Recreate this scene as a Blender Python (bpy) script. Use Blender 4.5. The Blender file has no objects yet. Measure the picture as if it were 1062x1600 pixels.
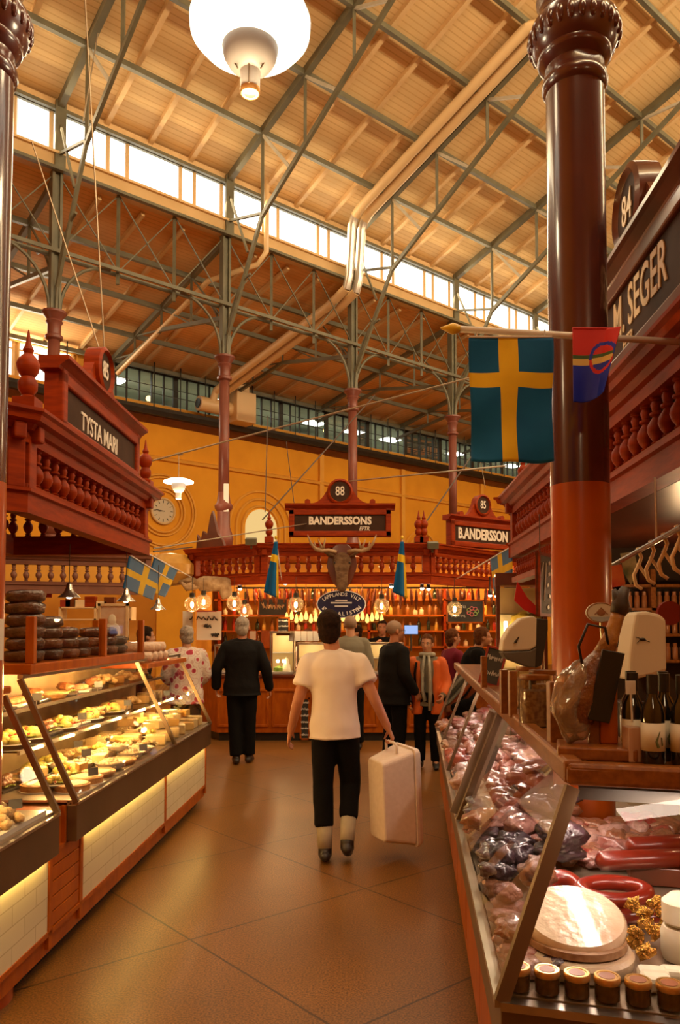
import bpy, math, random
from math import sin, cos, pi, radians as R
from mathutils import Vector, Matrix, noise
V = Vector
random.seed(7)
S = bpy.context.scene
COL = S.collection

# ------------------------------------------------------------------ camera, world, exposure, large lights
FP, TH, YH, EYE = 1215.0, R(2.45), 981.0, 1.65       # focal length in px, pitch, horizon row, eye height
CY = YH - FP*math.tan(TH)
cd = bpy.data.cameras.new('camera'); cam = bpy.data.objects.new('camera', cd); COL.objects.link(cam)
cam.location = (0, 0, EYE); cam.rotation_euler = (R(90)+TH, 0, 0)
cd.sensor_width = 36; cd.lens = FP/1600*36; cd.shift_y = (CY-800)/1600; cd.clip_start = .05; cd.clip_end = 200
S.camera = cam
vs = S.view_settings
S.display_settings.display_device = 'sRGB'
vs.view_transform = 'Standard'; vs.look = 'None'; vs.gamma = 1; vs.use_curve_mapping = False
vs.exposure = 0.0
S.cycles.use_denoising = True
S.cycles.max_bounces = 6; S.cycles.diffuse_bounces = 3; S.cycles.glossy_bounces = 3
S.cycles.transparent_max_bounces = 12; S.cycles.transmission_bounces = 4
S.cycles.sample_clamp_indirect = 4; S.cycles.sample_clamp_direct = 0
S.cycles.caustics_reflective = False; S.cycles.caustics_refractive = False
S.cycles.use_light_tree = True
w = bpy.data.worlds.new('sky'); S.world = w; w.use_nodes = True
bg = w.node_tree.nodes['Background']; bg.inputs[0].default_value = (1.0, .76, .44, 1); bg.inputs[1].default_value = .14

# hall frame: D runs along the arcade of iron columns, N points from it into the nave (towards the viewer)
ANG = R(49.69)
D2 = V((sin(ANG), cos(ANG))); N2 = V((D2.y, -D2.x))
P0 = V((-5.43, 14.55)); BAY = 3.77
ZCAP, ZBEAM, ZSILL, ZEAVE, SLOPE, RIDGE = 7.65, 8.80, 10.38, 11.68, .317, 8.6
WALL_T, WALL_Z = -6.13, 7.92
def H(u, t, z=0.0):
    p = P0 + D2*u + N2*t
    return V((p.x, p.y, z))
def U(px, py, Y):
    """the point at depth Y seen at that pixel of the photograph"""
    a = (px-531)/FP; b = (CY-py)/FP
    d = V((a, cos(TH)-b*sin(TH), sin(TH)+b*cos(TH)))
    k = Y/d.y
    return V((a*k, Y, EYE+d.z*k))

def area(name, loc, to, sx, sy, power, col=(1,.8,.5), spread=None, parent=None):
    l = bpy.data.lights.new(name, 'AREA'); l.shape = 'RECTANGLE'; l.size = sx; l.size_y = sy
    l.energy = power; l.color = col
    if spread: l.spread = spread
    o = bpy.data.objects.new(name, l); COL.objects.link(o); o.location = loc
    o.rotation_euler = (V(to)-V(loc)).to_track_quat('-Z', 'Y').to_euler()
    return o
def point(name, loc, power, col=(1,.62,.28), r=.05):
    l = bpy.data.lights.new(name, 'POINT'); l.energy = power; l.color = col; l.shadow_soft_size = r
    o = bpy.data.objects.new(name, l); COL.objects.link(o); o.location = loc
    return o
def spot(name, loc, to, power, col=(1,.7,.4), ang=80, r=.03):
    l = bpy.data.lights.new(name, 'SPOT'); l.energy = power; l.color = col; l.shadow_soft_size = r
    l.spot_size = R(ang); l.spot_blend = .6
    o = bpy.data.objects.new(name, l); COL.objects.link(o); o.location = loc
    o.rotation_euler = (V(to)-V(loc)).to_track_quat('-Z', 'Y').to_euler()
    return o
# daylight entering through the near and far clerestory bands (areas lie in the window bands)
for (u0, u1) in ((-8, 4), (4, 16), (16, 28)):
    um = (u0+u1)/2
    area('daylight_far_clerestory', H(um, .28, 11.25), H(um, 9, 7), u1-u0, .8, 240, (1, .76, .42))
    area('daylight_near_clerestory', H(um, 2*RIDGE-.3, 11.25), H(um, 0, 12.2), u1-u0, .9, 1080, (1, .78, .46))
# the ridge lantern
area('daylight_ridge_lantern', H(6, RIDGE+.2, 14.0), H(6, RIDGE-.6, 0), 26, 1.2, 600, (1, .72, .38))

# daylight from the big window at the left end of the far wall
area('daylight_aisle_window', H(.8, WALL_T+.12, 8.7), H(1.5, 0, 9.9), 3.2, .9, 130, (1, .82, .55))
# ------------------------------------------------------------------ helpers: materials
def nd(nt, t, **k):
    n = nt.nodes.new(t)
    for a, b in k.items(): setattr(n, a, b)
    return n
def c4(c): return (c[0], c[1], c[2], 1)
def mat(name, c, c2=None, rough=.5, metal=0, scale=6, bump=0, bscale=None, stretch=None, coat=0, detail=4, trans=0, spec=None, lo=.35, hi=.65, sheen=0):
    m = bpy.data.materials.new(name); m.use_nodes = True; nt = m.node_tree; b = nt.nodes['Principled BSDF']
    b.inputs['Base Color'].default_value = c4(c); b.inputs['Roughness'].default_value = rough; b.inputs['Metallic'].default_value = metal
    if coat: b.inputs['Coat Weight'].default_value = coat; b.inputs['Coat Roughness'].default_value = .08
    if spec is None and rough >= .75: spec = .12
    if spec is not None: b.inputs['Specular IOR Level'].default_value = spec
    if trans: b.inputs['Transmission Weight'].default_value = trans
    if sheen: b.inputs['Sheen Weight'].default_value = sheen
    tc = nd(nt, 'ShaderNodeTexCoord'); src = tc.outputs['Object']
    if stretch:
        mp = nd(nt, 'ShaderNodeMapping'); mp.inputs['Scale'].default_value = stretch
        nt.links.new(src, mp.inputs[0]); src = mp.outputs[0]
    if c2 is not None:
        n = nd(nt, 'ShaderNodeTexNoise'); n.inputs['Scale'].default_value = scale; n.inputs['Detail'].default_value = detail
        nt.links.new(src, n.inputs['Vector'])
        r = nd(nt, 'ShaderNodeValToRGB'); r.color_ramp.elements[0].position = lo; r.color_ramp.elements[1].position = hi
        r.color_ramp.elements[0].color = c4(c); r.color_ramp.elements[1].color = c4(c2)
        nt.links.new(n.outputs[0], r.inputs[0]); nt.links.new(r.outputs[0], b.inputs['Base Color'])
    if bump:
        n = nd(nt, 'ShaderNodeTexNoise'); n.inputs['Scale'].default_value = bscale or scale*3; n.inputs['Detail'].default_value = 3
        nt.links.new(src, n.inputs['Vector'])
        bp = nd(nt, 'ShaderNodeBump'); bp.inputs['Strength'].default_value = bump; bp.inputs['Distance'].default_value = .02
        nt.links.new(n.outputs[0], bp.inputs['Height']); nt.links.new(bp.outputs[0], b.inputs['Normal'])
    return m
def emis(name, c, s):
    m = bpy.data.materials.new(name); m.use_nodes = True; nt = m.node_tree; nt.nodes.clear()
    e = nd(nt, 'ShaderNodeEmission'); e.inputs[0].default_value = c4(c); e.inputs[1].default_value = s
    o = nd(nt, 'ShaderNodeOutputMaterial'); nt.links.new(e.outputs[0], o.inputs[0]); return m
def thin_glass(name, tint=(1,1,1), k=1.0, haze=0.0, hcol=(1,.9,.7), rough=.02):
    m = bpy.data.materials.new(name); m.use_nodes = True; nt = m.node_tree; nt.nodes.clear()
    t = nd(nt, 'ShaderNodeBsdfTransparent'); t.inputs[0].default_value = c4(tint)
    g = nd(nt, 'ShaderNodeBsdfGlossy'); g.inputs['Roughness'].default_value = rough
    f = nd(nt, 'ShaderNodeFresnel'); f.inputs[0].default_value = 1.45
    mu = nd(nt, 'ShaderNodeMath', operation='MULTIPLY'); mu.inputs[1].default_value = k
    nt.links.new(f.outputs[0], mu.inputs[0])
    mx = nd(nt, 'ShaderNodeMixShader'); nt.links.new(mu.outputs[0], mx.inputs[0]); nt.links.new(t.outputs[0], mx.inputs[1]); nt.links.new(g.outputs[0], mx.inputs[2])
    out = nd(nt, 'ShaderNodeOutputMaterial'); last = mx
    if haze:
        d = nd(nt, 'ShaderNodeBsdfDiffuse'); d.inputs[0].default_value = c4(hcol)
        m2 = nd(nt, 'ShaderNodeMixShader'); m2.inputs[0].default_value = haze
        nt.links.new(mx.outputs[0], m2.inputs[1]); nt.links.new(d.outputs[0], m2.inputs[2]); last = m2
    nt.links.new(last.outputs[0], out.inputs[0]); return m
def film_wrap(name, c, c2, scale=14):
    """food under crumpled cling film: mottled colour under a glossy wrinkled coat"""
    m = mat(name, c, c2, rough=.35, scale=scale, bump=.9, bscale=22, coat=.8)
    return m
def lined(name, c, c2, axis, pitch, width=.08, rough=.6, bump=.4, var=.05, spec=.3, off=0.0, axis2=None, pitch2=1, off2=0.0):
    """boards or joints: thin darker lines every `pitch` metres along the plan direction `axis`"""
    m = bpy.data.materials.new(name); m.use_nodes = True; nt = m.node_tree; b = nt.nodes['Principled BSDF']
    b.inputs['Roughness'].default_value = rough; b.inputs['Specular IOR Level'].default_value = spec
    g = nd(nt, 'ShaderNodeNewGeometry')
    def line(ax, pit, of):
        d = nd(nt, 'ShaderNodeVectorMath', operation='DOT_PRODUCT'); d.inputs[1].default_value = ax
        nt.links.new(g.outputs['Position'], d.inputs[0])
        a = nd(nt, 'ShaderNodeMath', operation='SUBTRACT'); a.inputs[1].default_value = of; nt.links.new(d.outputs['Value'], a.inputs[0])
        mm = nd(nt, 'ShaderNodeMath', operation='PINGPONG'); mm.inputs[1].default_value = pit/2; nt.links.new(a.outputs[0], mm.inputs[0])
        q = nd(nt, 'ShaderNodeMath', operation='LESS_THAN'); q.inputs[1].default_value = pit*width/2; nt.links.new(mm.outputs[0], q.inputs[0])
        return q.outputs[0]
    L = line(axis, pitch, off)
    if axis2 is not None:
        L2 = line(axis2, pitch2, off2)
        mxx = nd(nt, 'ShaderNodeMath', operation='MAXIMUM'); nt.links.new(L, mxx.inputs[0]); nt.links.new(L2, mxx.inputs[1]); L = mxx.outputs[0]
    n = nd(nt, 'ShaderNodeTexNoise'); n.inputs['Scale'].default_value = 1.3; n.inputs['Detail'].default_value = 5
    nt.links.new(g.outputs['Position'], n.inputs['Vector'])
    r = nd(nt, 'ShaderNodeValToRGB'); r.color_ramp.elements[0].position = .3; r.color_ramp.elements[1].position = .7
    r.color_ramp.elements[0].color = c4([x*(1-var*2) for x in c]); r.color_ramp.elements[1].color = c4([min(1, x*(1+var)) for x in c])
    nt.links.new(n.outputs[0], r.inputs[0])
    mx = nd(nt, 'ShaderNodeMix', data_type='RGBA'); nt.links.new(L, mx.inputs[0]); nt.links.new(r.outputs[0], mx.inputs[6]); mx.inputs[7].default_value = c4(c2)
    nt.links.new(mx.outputs[2], b.inputs['Base Color'])
    if bump:
        bp = nd(nt, 'ShaderNodeBump'); bp.invert = True; bp.inputs['Strength'].default_value = bump; bp.inputs['Distance'].default_value = .01
        nt.links.new(L, bp.inputs['Height']); nt.links.new(bp.outputs[0], b.inputs['Normal'])
    return m

# ------------------------------------------------------------------ helpers: meshes
def frame(o, x, y, z): return Matrix(((x[0], y[0], z[0], o[0]), (x[1], y[1], z[1], o[1]), (x[2], y[2], z[2], o[2]), (0, 0, 0, 1)))
class MB:
    def __init__(s): s.v = []; s.f = []; s.mi = []; s.cur = 0
    def add(s, vs_, fs, M=None):
        k = len(s.v)
        s.v += [tuple(M @ V(p)) for p in vs_] if M else [tuple(p) for p in vs_]
        s.f += [tuple(i+k for i in f) for f in fs]; s.mi += [s.cur]*len(fs); return s
    def box(s, c, d, rz=0, M=None, tap=1.0, rx=0, ry=0):
        x, y, z = d[0]/2, d[1]/2, d[2]/2
        vv = [(-x, -y, -z), (x, -y, -z), (x, y, -z), (-x, y, -z), (-x*tap, -y*tap, z), (x*tap, -y*tap, z), (x*tap, y*tap, z), (-x*tap, y*tap, z)]
        T = Matrix.Translation(c) @ Matrix.Rotation(rz, 4, 'Z') @ Matrix.Rotation(ry, 4, 'Y') @ Matrix.Rotation(rx, 4, 'X')
        return s.add(vv, [(0,3,2,1), (4,5,6,7), (0,1,5,4), (1,2,6,5), (2,3,7,6), (3,0,4,7)], M @ T if M else T)
    def bar(s, p, q, w, h=None, up=(0, 0, 1)):
        p, q = V(p), V(q); h = h or w; d = (q-p); L = d.length
        if L < 1e-6: return s
        d /= L; up = V(up)
        if abs(d.dot(up)) > .98: up = V((1, 0, 0)) if abs(d.x) < .9 else V((0, 1, 0))
        x = d.cross(up).normalized(); u = x.cross(d)
        vv = [p+x*a*w/2+u*b*h/2 for (a, b) in ((-1, -1), (1, -1), (1, 1), (-1, 1))] + [q+x*a*w/2+u*b*h/2 for (a, b) in ((-1, -1), (1, -1), (1, 1), (-1, 1))]
        return s.add(vv, [(0,1,2,3), (7,6,5,4), (0,4,5,1), (1,5,6,2), (2,6,7,3), (3,7,4,0)])
    def tube(s, pts, r, n=8, cap=True, flat=1.0, closed=False):
        pts = [V(p) for p in pts]; m = len(pts)
        if not isinstance(r, (list, tuple)): r = [r]*m
        vv = []; t0 = None
        for i, p in enumerate(pts):
            if closed: t = (pts[(i+1) % m]-pts[i-1]).normalized()
            else: t = (pts[min(i+1, m-1)]-pts[max(i-1, 0)]).normalized()
            if t0 is None:
                a = V((0, 0, 1)) if abs(t.z) < .9 else V((1, 0, 0)); x = t.cross(a).normalized()
            else:
                x = (x-t*x.dot(t)).normalized()
            y = t.cross(x); t0 = t
            for j in range(n):
                an = 2*pi*j/n; vv.append(p+x*cos(an)*r[i]+y*sin(an)*r[i]*flat)
        ff = []
        for i in range(m if closed else m-1):
            for j in range(n):
                a, b = i*n+j, i*n+(j+1) % n; k = ((i+1) % m)*n
                ff.append((a, b, k+(j+1) % n, k+j))
        if cap and not closed: ff += [tuple(range(n-1, -1, -1)), tuple(range((m-1)*n, m*n))]
        return s.add(vv, ff)
    def lathe(s, prof, c=(0, 0, 0), n=20, M=None, sq=(1, 1), a0=0, a1=2*pi, flute=None):
        full = abs(a1-a0-2*pi) < 1e-6; cols = n if full else n+1; vv = []
        for (r, z) in prof:
            for j in range(cols):
                an = a0+(a1-a0)*j/n; rr = r*(1+(flute[1]*cos(flute[0]*an) if flute else 0)); vv.append((c[0]+rr*cos(an)*sq[0], c[1]+rr*sin(an)*sq[1], c[2]+z))
        ff = []
        for i in range(len(prof)-1):
            for j in range(n if full else n):
                j2 = (j+1) % cols
                ff.append((i*cols+j, i*cols+j2, (i+1)*cols+j2, (i+1)*cols+j))
        if full:
            if prof[0][0] > 1e-5: ff.append(tuple(range(cols-1, -1, -1)))
            if prof[-1][0] > 1e-5: ff.append(tuple(range((len(prof)-1)*cols, len(prof)*cols)))
        return s.add(vv, ff, M)
    def ell(s, c, r, n=12, m=8, M=None, noise_=0, seed=0, p=1.0):
        vv = []; ff = []
        sg = lambda x: math.copysign(abs(x)**p, x)
        for i in range(m+1):
            th = -pi/2+pi*i/m
            for j in range(n):
                a = 2*pi*j/n; q = V((sg(cos(th))*sg(cos(a)), sg(cos(th))*sg(sin(a)), sg(sin(th))))
                if noise_: q *= 1+noise_*noise.noise(q*1.7+V((seed, seed*.37, seed*.71)))
                vv.append((c[0]+q.x*r[0], c[1]+q.y*r[1], c[2]+q.z*r[2]))
        for i in range(m):
            for j in range(n):
                ff.append((i*n+j, i*n+(j+1) % n, (i+1)*n+(j+1) % n, (i+1)*n+j))
        return s.add(vv, ff, M)
    def rings(s, rs, n=20):
        """rs: list of (center, xaxis, yaxis) ellipse half-axes; capped"""
        vv = []
        for (c, x, y) in rs:
            c, x, y = V(c), V(x), V(y)
            for j in range(n):
                a = 2*pi*j/n; vv.append(c+x*cos(a)+y*sin(a))
        ff = [(i*n+j, i*n+(j+1) % n, (i+1)*n+(j+1) % n, (i+1)*n+j) for i in range(len(rs)-1) for j in range(n)]
        ff += [tuple(range(n-1, -1, -1)), tuple(range((len(rs)-1)*n, len(rs)*n))]
        return s.add(vv, ff)
    def prism(s, poly, h0, h1, M=None):
        n = len(poly)
        vv = [(p[0], p[1], h0) for p in poly]+[(p[0], p[1], h1) for p in poly]
        ff = [tuple(range(n-1, -1, -1)), tuple(range(n, 2*n))]+[(i, (i+1) % n, n+(i+1) % n, n+i) for i in range(n)]
        return s.add(vv, ff, M)
    def sweep(s, prof, A, B, out, z0=0, ea=0, eb=0):
        """prof: closed list of (offset outward, z) extruded along plan segment A-B"""
        A, B, out = V(A[:2]), V(B[:2]), V(out[:2]); d = (B-A).normalized(); n = len(prof); vv = []
        for P, e in ((A, -1), (B, 1)):
            for (o, z) in prof:
                q = P+out*o+d*(e*max(0, o)*(ea if e < 0 else eb)); vv.append((q.x, q.y, z0+z))
        ff = [tuple(range(n)), tuple(range(2*n-1, n-1, -1))]+[(i, n+i, n+(i+1) % n, (i+1) % n) for i in range(n)]
        return s.add(vv, ff)
    def quad(s, a, b, c, d): return s.add([a, b, c, d], [(0, 1, 2, 3)])
    def build(s, name, m, parent=None, smooth=False, world=False, bev=0, loc=None, sub=0, fix=True, base=False):
        vs_ = s.v
        org = V((0, 0, 0))
        if parent is not None and world:
            inv = MW(parent).inverted(); vs_ = [tuple(inv @ V(p)) for p in vs_]
        elif parent is None and (world or base) and vs_:
            xs = [p[0] for p in vs_]; ys = [p[1] for p in vs_]; zs = [p[2] for p in vs_]
            org = V(((min(xs)+max(xs))/2, (min(ys)+max(ys))/2, min(zs))); vs_ = [(p[0]-org.x, p[1]-org.y, p[2]-org.z) for p in vs_]
        me = bpy.data.meshes.new(name); me.from_pydata(vs_, [], s.f)
        for q in (m if isinstance(m, (list, tuple)) else [m]): me.materials.append(q)
        if any(s.mi): me.polygons.foreach_set('material_index', s.mi)
        if smooth: me.polygons.foreach_set('use_smooth', [True]*len(me.polygons))
        if fix:
            import bmesh
            bm = bmesh.new(); bm.from_mesh(me); bmesh.ops.recalc_face_normals(bm, faces=bm.faces); bm.to_mesh(me); bm.free()
        if smooth == 'auto': me.set_sharp_from_angle(angle=R(40))
        o = bpy.data.objects.new(name, me); COL.objects.link(o)
        if parent is not None: o.parent = parent
        o.location = loc if loc is not None else org
        if bev:
            b = o.modifiers.new('bevel', 'BEVEL'); b.width = bev; b.segments = 2; b.limit_method = 'ANGLE'
        if sub:
            b = o.modifiers.new('subsurf', 'SUBSURF'); b.levels = sub; b.render_levels = sub
        return o
def MW(o):
    m = Matrix.LocRotScale(o.location, o.rotation_euler, o.scale)
    return MW(o.parent) @ m if o.parent else m
def tag(o, label=None, cat=None, group=None, kind=None):
    if label: o['label'] = label
    if cat: o['category'] = cat
    if group: o['group'] = group
    if kind: o['kind'] = kind
    return o
def thing(name, label, cat, loc=(0, 0, 0), rz=0, group=None, sc=1):
    o = bpy.data.objects.new(name, None); COL.objects.link(o); o.location = loc; o.rotation_euler = (0, 0, rz); o.scale = (sc, sc, sc)
    o.empty_display_size = .1
    return tag(o, label, cat, group)
def struct(o): o['kind'] = 'structure'; return o
def copy_tree(o, parent=None, loc=None, rz=None, label=None, group=None, cat=None, sc=None):
    c = o.copy(); COL.objects.link(c)
    c.parent = parent
    if loc is not None: c.location = loc
    if rz is not None: c.rotation_euler = (0, 0, rz) if not isinstance(rz, (tuple, list)) else rz
    if sc is not None: c.scale = (sc, sc, sc) if not isinstance(sc, (tuple, list)) else sc
    if label: c['label'] = label
    if group: c['group'] = group
    if cat: c['category'] = cat
    for ch in list(o.children):
        if ch.name not in TEMP: copy_tree(ch, c)
    return c
TEMP = set()
def text_mesh(body, size, xs=1.0, ext=.003, bold=0, shear=0, space=1.0):
    cu = bpy.data.curves.new('t', 'FONT'); cu.body = body; cu.size = size; cu.extrude = ext; cu.offset = bold; cu.shear = shear
    cu.align_x = 'CENTER'; cu.align_y = 'CENTER'; cu.space_character = space; cu.resolution_u = 3
    o = bpy.data.objects.new('t', cu); COL.objects.link(o)
    me = bpy.data.meshes.new_from_object(o.evaluated_get(bpy.context.evaluated_depsgraph_get()))
    bpy.data.objects.remove(o)
    vv = [(v.co.x*xs, v.co.y, v.co.z) for v in me.vertices]; ff = [tuple(p.vertices) for p in me.polygons]
    bpy.data.meshes.remove(me)
    return vv, ff
def letters(body, size, O, x, n, m, name='lettering', parent=None, **k):
    """body of text centred at O, reading along x, facing n (world)"""
    x, n = V(x).normalized(), V(n).normalized(); y = n.cross(x)
    vv, ff = text_mesh(body, size, **k)
    b = MB(); b.add(vv, ff, frame(O, x, y, n))
    return b.build(name, m, parent, world=True, fix=False)
def rot(v, ax, a): return Matrix.Rotation(a, 3, V(ax)) @ V(v)
# ------------------------------------------------------------------ materials
Nv = (N2.x, N2.y, 0); Dv = (D2.x, D2.y, 0)
M = {}
M['ceil'] = lined('painted_roof_boards', (.86, .60, .29), (.72, .46, .20), Nv, .11, .20, rough=.65, bump=.2, var=.05)
M['ceil_low'] = lined('painted_aisle_boards', (.84, .46, .17), (.70, .36, .12), Nv, .11, .20, rough=.7, bump=.35, var=.08)
M['rafter'] = mat('cream_rafter', (.86, .60, .31), (.78, .52, .25), rough=.6)
M['steel'] = mat('grey_green_steel', (.17, .155, .095), (.13, .12, .075), rough=.5, scale=4)
M['steel_hi'] = mat('pale_grey_steel', (.55, .50, .40), (.48, .43, .33), rough=.5)
M['cream'] = mat('cream_beam_paint', (.74, .50, .24), (.66, .43, .19), rough=.6, scale=2)
M['plaster'] = mat('ochre_plaster', (.82, .36, .030), (.74, .31, .025), rough=.75, scale=1.2, bump=.05)
M['plaster_trim'] = mat('ochre_trim', (.84, .40, .045), (.76, .35, .04), rough=.7, scale=2)
M['floor'] = lined('terrazzo_floor', (.20, .082, .017), (.06, .025, .007), Nv, 1.25, .010, rough=.33, bump=.15, var=.10, off=-2.46, axis2=Dv, pitch2=1.25, off2=2.107, spec=.4)
def _terrazzo(m):
    nt = m.node_tree; b = nt.nodes['Principled BSDF']; lk = b.inputs['Base Color'].links[0]; src = lk.from_socket
    g = nd(nt, 'ShaderNodeNewGeometry'); n = nd(nt, 'ShaderNodeTexNoise'); n.inputs['Scale'].default_value = 110; n.inputs['Detail'].default_value = 3
    nt.links.new(g.outputs['Position'], n.inputs['Vector'])
    r = nd(nt, 'ShaderNodeValToRGB'); r.color_ramp.elements[0].position = .38; r.color_ramp.elements[1].position = .62
    r.color_ramp.elements[0].color = (.50, .50, .50, 1); r.color_ramp.elements[1].color = (1.45, 1.45, 1.45, 1)
    nt.links.new(n.outputs[0], r.inputs[0])
    mx = nd(nt, 'ShaderNodeMix', data_type='RGBA', blend_type='MULTIPLY'); mx.inputs[0].default_value = 1
    nt.links.new(src, mx.inputs[6]); nt.links.new(r.outputs[0], mx.inputs[7]); nt.links.new(mx.outputs[2], b.inputs['Base Color'])
    ro = nd(nt, 'ShaderNodeMapRange'); ro.inputs[3].default_value = .24; ro.inputs[4].default_value = .42
    nt.links.new(n.outputs[0], ro.inputs[0]); nt.links.new(ro.outputs[0], b.inputs['Roughness'])
_terrazzo(M['floor'])
M['wood'] = mat('red_stained_wood', (.34, .038, .001), (.22, .022, .001), rough=.46, scale=5, stretch=(1, 1, 6), bump=.05, spec=.18)
M['wood_l'] = mat('orange_varnished_wood', (.46, .105, .004), (.34, .065, .003), rough=.38, scale=5, stretch=(3, 3, 1), bump=.04, coat=.05, spec=.25)
M['wood_d'] = mat('dark_mahogany', (.16, .032, .009), (.10, .02, .006), rough=.3, scale=4, bump=.04, coat=.4)
M['oak'] = mat('oiled_oak', (.30, .105, .020), (.19, .058, .010), rough=.33, scale=7, stretch=(6, 1, 6), bump=.05, coat=.15)
M['maroon'] = mat('maroon_gloss_paint', (.085, .018, .012), (.065, .013, .009), rough=.26, scale=3, coat=.55, bump=.02)
M['maroon_l'] = mat('red_brown_gloss_paint', (.44, .072, .003), (.38, .058, .002), rough=.30, scale=3, coat=.25)
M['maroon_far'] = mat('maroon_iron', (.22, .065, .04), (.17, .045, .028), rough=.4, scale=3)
M['panel'] = mat('dark_sign_panel', (.060, .028, .016), (.045, .020, .011), rough=.6, scale=6, spec=.12)
M['gold'] = mat('gilt_letters', (.86, .66, .40), rough=.4)
M['letter'] = mat('cream_letters', (.88, .78, .66), rough=.45)
M['black'] = mat('black_metal', (.012, .010, .009), rough=.4)
M['dark'] = mat('dark_frame', (.035, .025, .015), (.02, .015, .01), rough=.5)
M['wire'] = mat('steel_wire', (.35, .27, .18), rough=.4, metal=.6)
M['dwire'] = mat('dark_wire', (.06, .035, .02), rough=.5)
M['pipe'] = mat('cream_pipe', (.80, .55, .28), rough=.35, spec=.6)
M['pipe_s'] = mat('galvanised_pipe', (.62, .58, .52), rough=.28, metal=.7)
M['white'] = mat('white_enamel', (.80, .76, .70), rough=.3)
M['chrome'] = mat('brushed_steel', (.62, .56, .48), (.5, .45, .38), rough=.28, metal=1, scale=8)
M['fascia'] = mat('bronze_steel_fascia', (.20, .135, .075), (.16, .105, .055), rough=.34, metal=.75, scale=3)
M['glass'] = thin_glass('pane_glass', k=.8)
M['case_glass'] = thin_glass('display_glass', k=.6)
M['daylit'] = emis('daylit_frosted_glass', (1, .93, .78), 3.2)
M['tube'] = emis('fluorescent_panel', (.95, 1, .9), 14)
M['bulb'] = emis('lamp_filament', (1, .72, .36), 22)
M['spotface'] = emis('spotlight_face', (1, .86, .6), 18)
M['shade_lit'] = emis('lit_opal_glass', (1, .90, .68), 2.6)
M['blue'] = mat('blue_flag_cloth', (.006, .115, .30), (.004, .09, .25), rough=.75, scale=5, sheen=.2)
M['yellow'] = mat('yellow_flag_cloth', (.82, .52, .03), (.74, .44, .02), rough=.75, scale=5)
M['paper'] = mat('white_paper', (.80, .74, .66), rough=.7)
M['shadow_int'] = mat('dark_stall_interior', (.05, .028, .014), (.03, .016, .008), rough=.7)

# ------------------------------------------------------------------ the hall
def hbox(mb, u0, u1, t0, t1, z0, z1):
    p = [H(u0, t0), H(u1, t0), H(u1, t1), H(u0, t1)]
    return mb.prism([(q.x, q.y) for q in p], z0, z1)
fl = MB(); hbox(fl, -26, 34, -7, 24, -.2, 0); struct(fl.build('floor', M['floor'], world=False))
def roof_z(t): return ZEAVE+.06+SLOPE*(t if t <= RIDGE else 2*RIDGE-t)
def low_z(t): return ZSILL+.02+.185*t        # t negative over the side aisle
U0, U1 = -14.0, 33.0
# nave roof: two slopes meeting at the ridge, boards on top of rafters
cl = MB()
for (ta, tb) in ((-.3, RIDGE-.75), (RIDGE+.75, 2*RIDGE+.3)):
    a, b, c, d = H(U0, ta, roof_z(ta)), H(U1, ta, roof_z(ta)), H(U1, tb, roof_z(tb)), H(U0, tb, roof_z(tb))
    up = V((0, 0, .12)); cl.add([a, b, c, d, a+up, b+up, c+up, d+up], [(0,1,2,3), (7,6,5,4), (0,4,5,1), (1,5,6,2), (2,6,7,3), (3,7,4,0)])
ceil = struct(cl.build('ceiling', M['ceil'], fix=True))
# rafters every quarter bay, and purlins, children of the ceiling
def rafter(u, ta, tb, fz, w, h, parent, m, name):
    mb = MB(); mb.bar(H(u, ta, fz(ta)-h/2), H(u, tb, fz(tb)-h/2), w, h); return mb.build(name, m, parent, smooth=False)
for k in range(-6, 23):
    if k % 4 == 0: continue
    rafter(BAY*k/4, 0, RIDGE-.75, roof_z, .10, .11, ceil, M['rafter'], 'rafter')
for k in range(-2, 23):
    if k % 4 and k > 8: rafter(BAY*k/4, RIDGE+.75, 2*RIDGE, roof_z, .075, .11, ceil, M['rafter'], 'rafter')
PT = [1.45*i for i in range(0, 6)]
for i, t in enumerate(PT):
    for tt in (t, 2*RIDGE-t):
        mb = MB(); z = roof_z(tt)-.17
        mb.bar(H(-7, tt, z), H(24, tt, z), .09, .11); mb.build('purlin', M['steel'], ceil)
# glazed lantern over the ridge
ln = MB()
for tt in (RIDGE-.75, RIDGE+.75): ln.bar(H(U0, tt, roof_z(RIDGE-.75)+.15), H(U1, tt, roof_z(RIDGE-.75)+.15), .12, .35)
ln.build('lantern_curb', M['steel'], ceil)
lg = MB(); z = roof_z(RIDGE-.75)+.3
for k in range(-2, 7):
    lg.quad(H(BAY*k+.06, RIDGE-.7, z), H(BAY*(k+1)-.06, RIDGE-.7, z), H(BAY*(k+1)-.06, RIDGE+.7, z), H(BAY*k+.06, RIDGE+.7, z))
struct(lg.build('window_9', M['daylit']))

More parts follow.
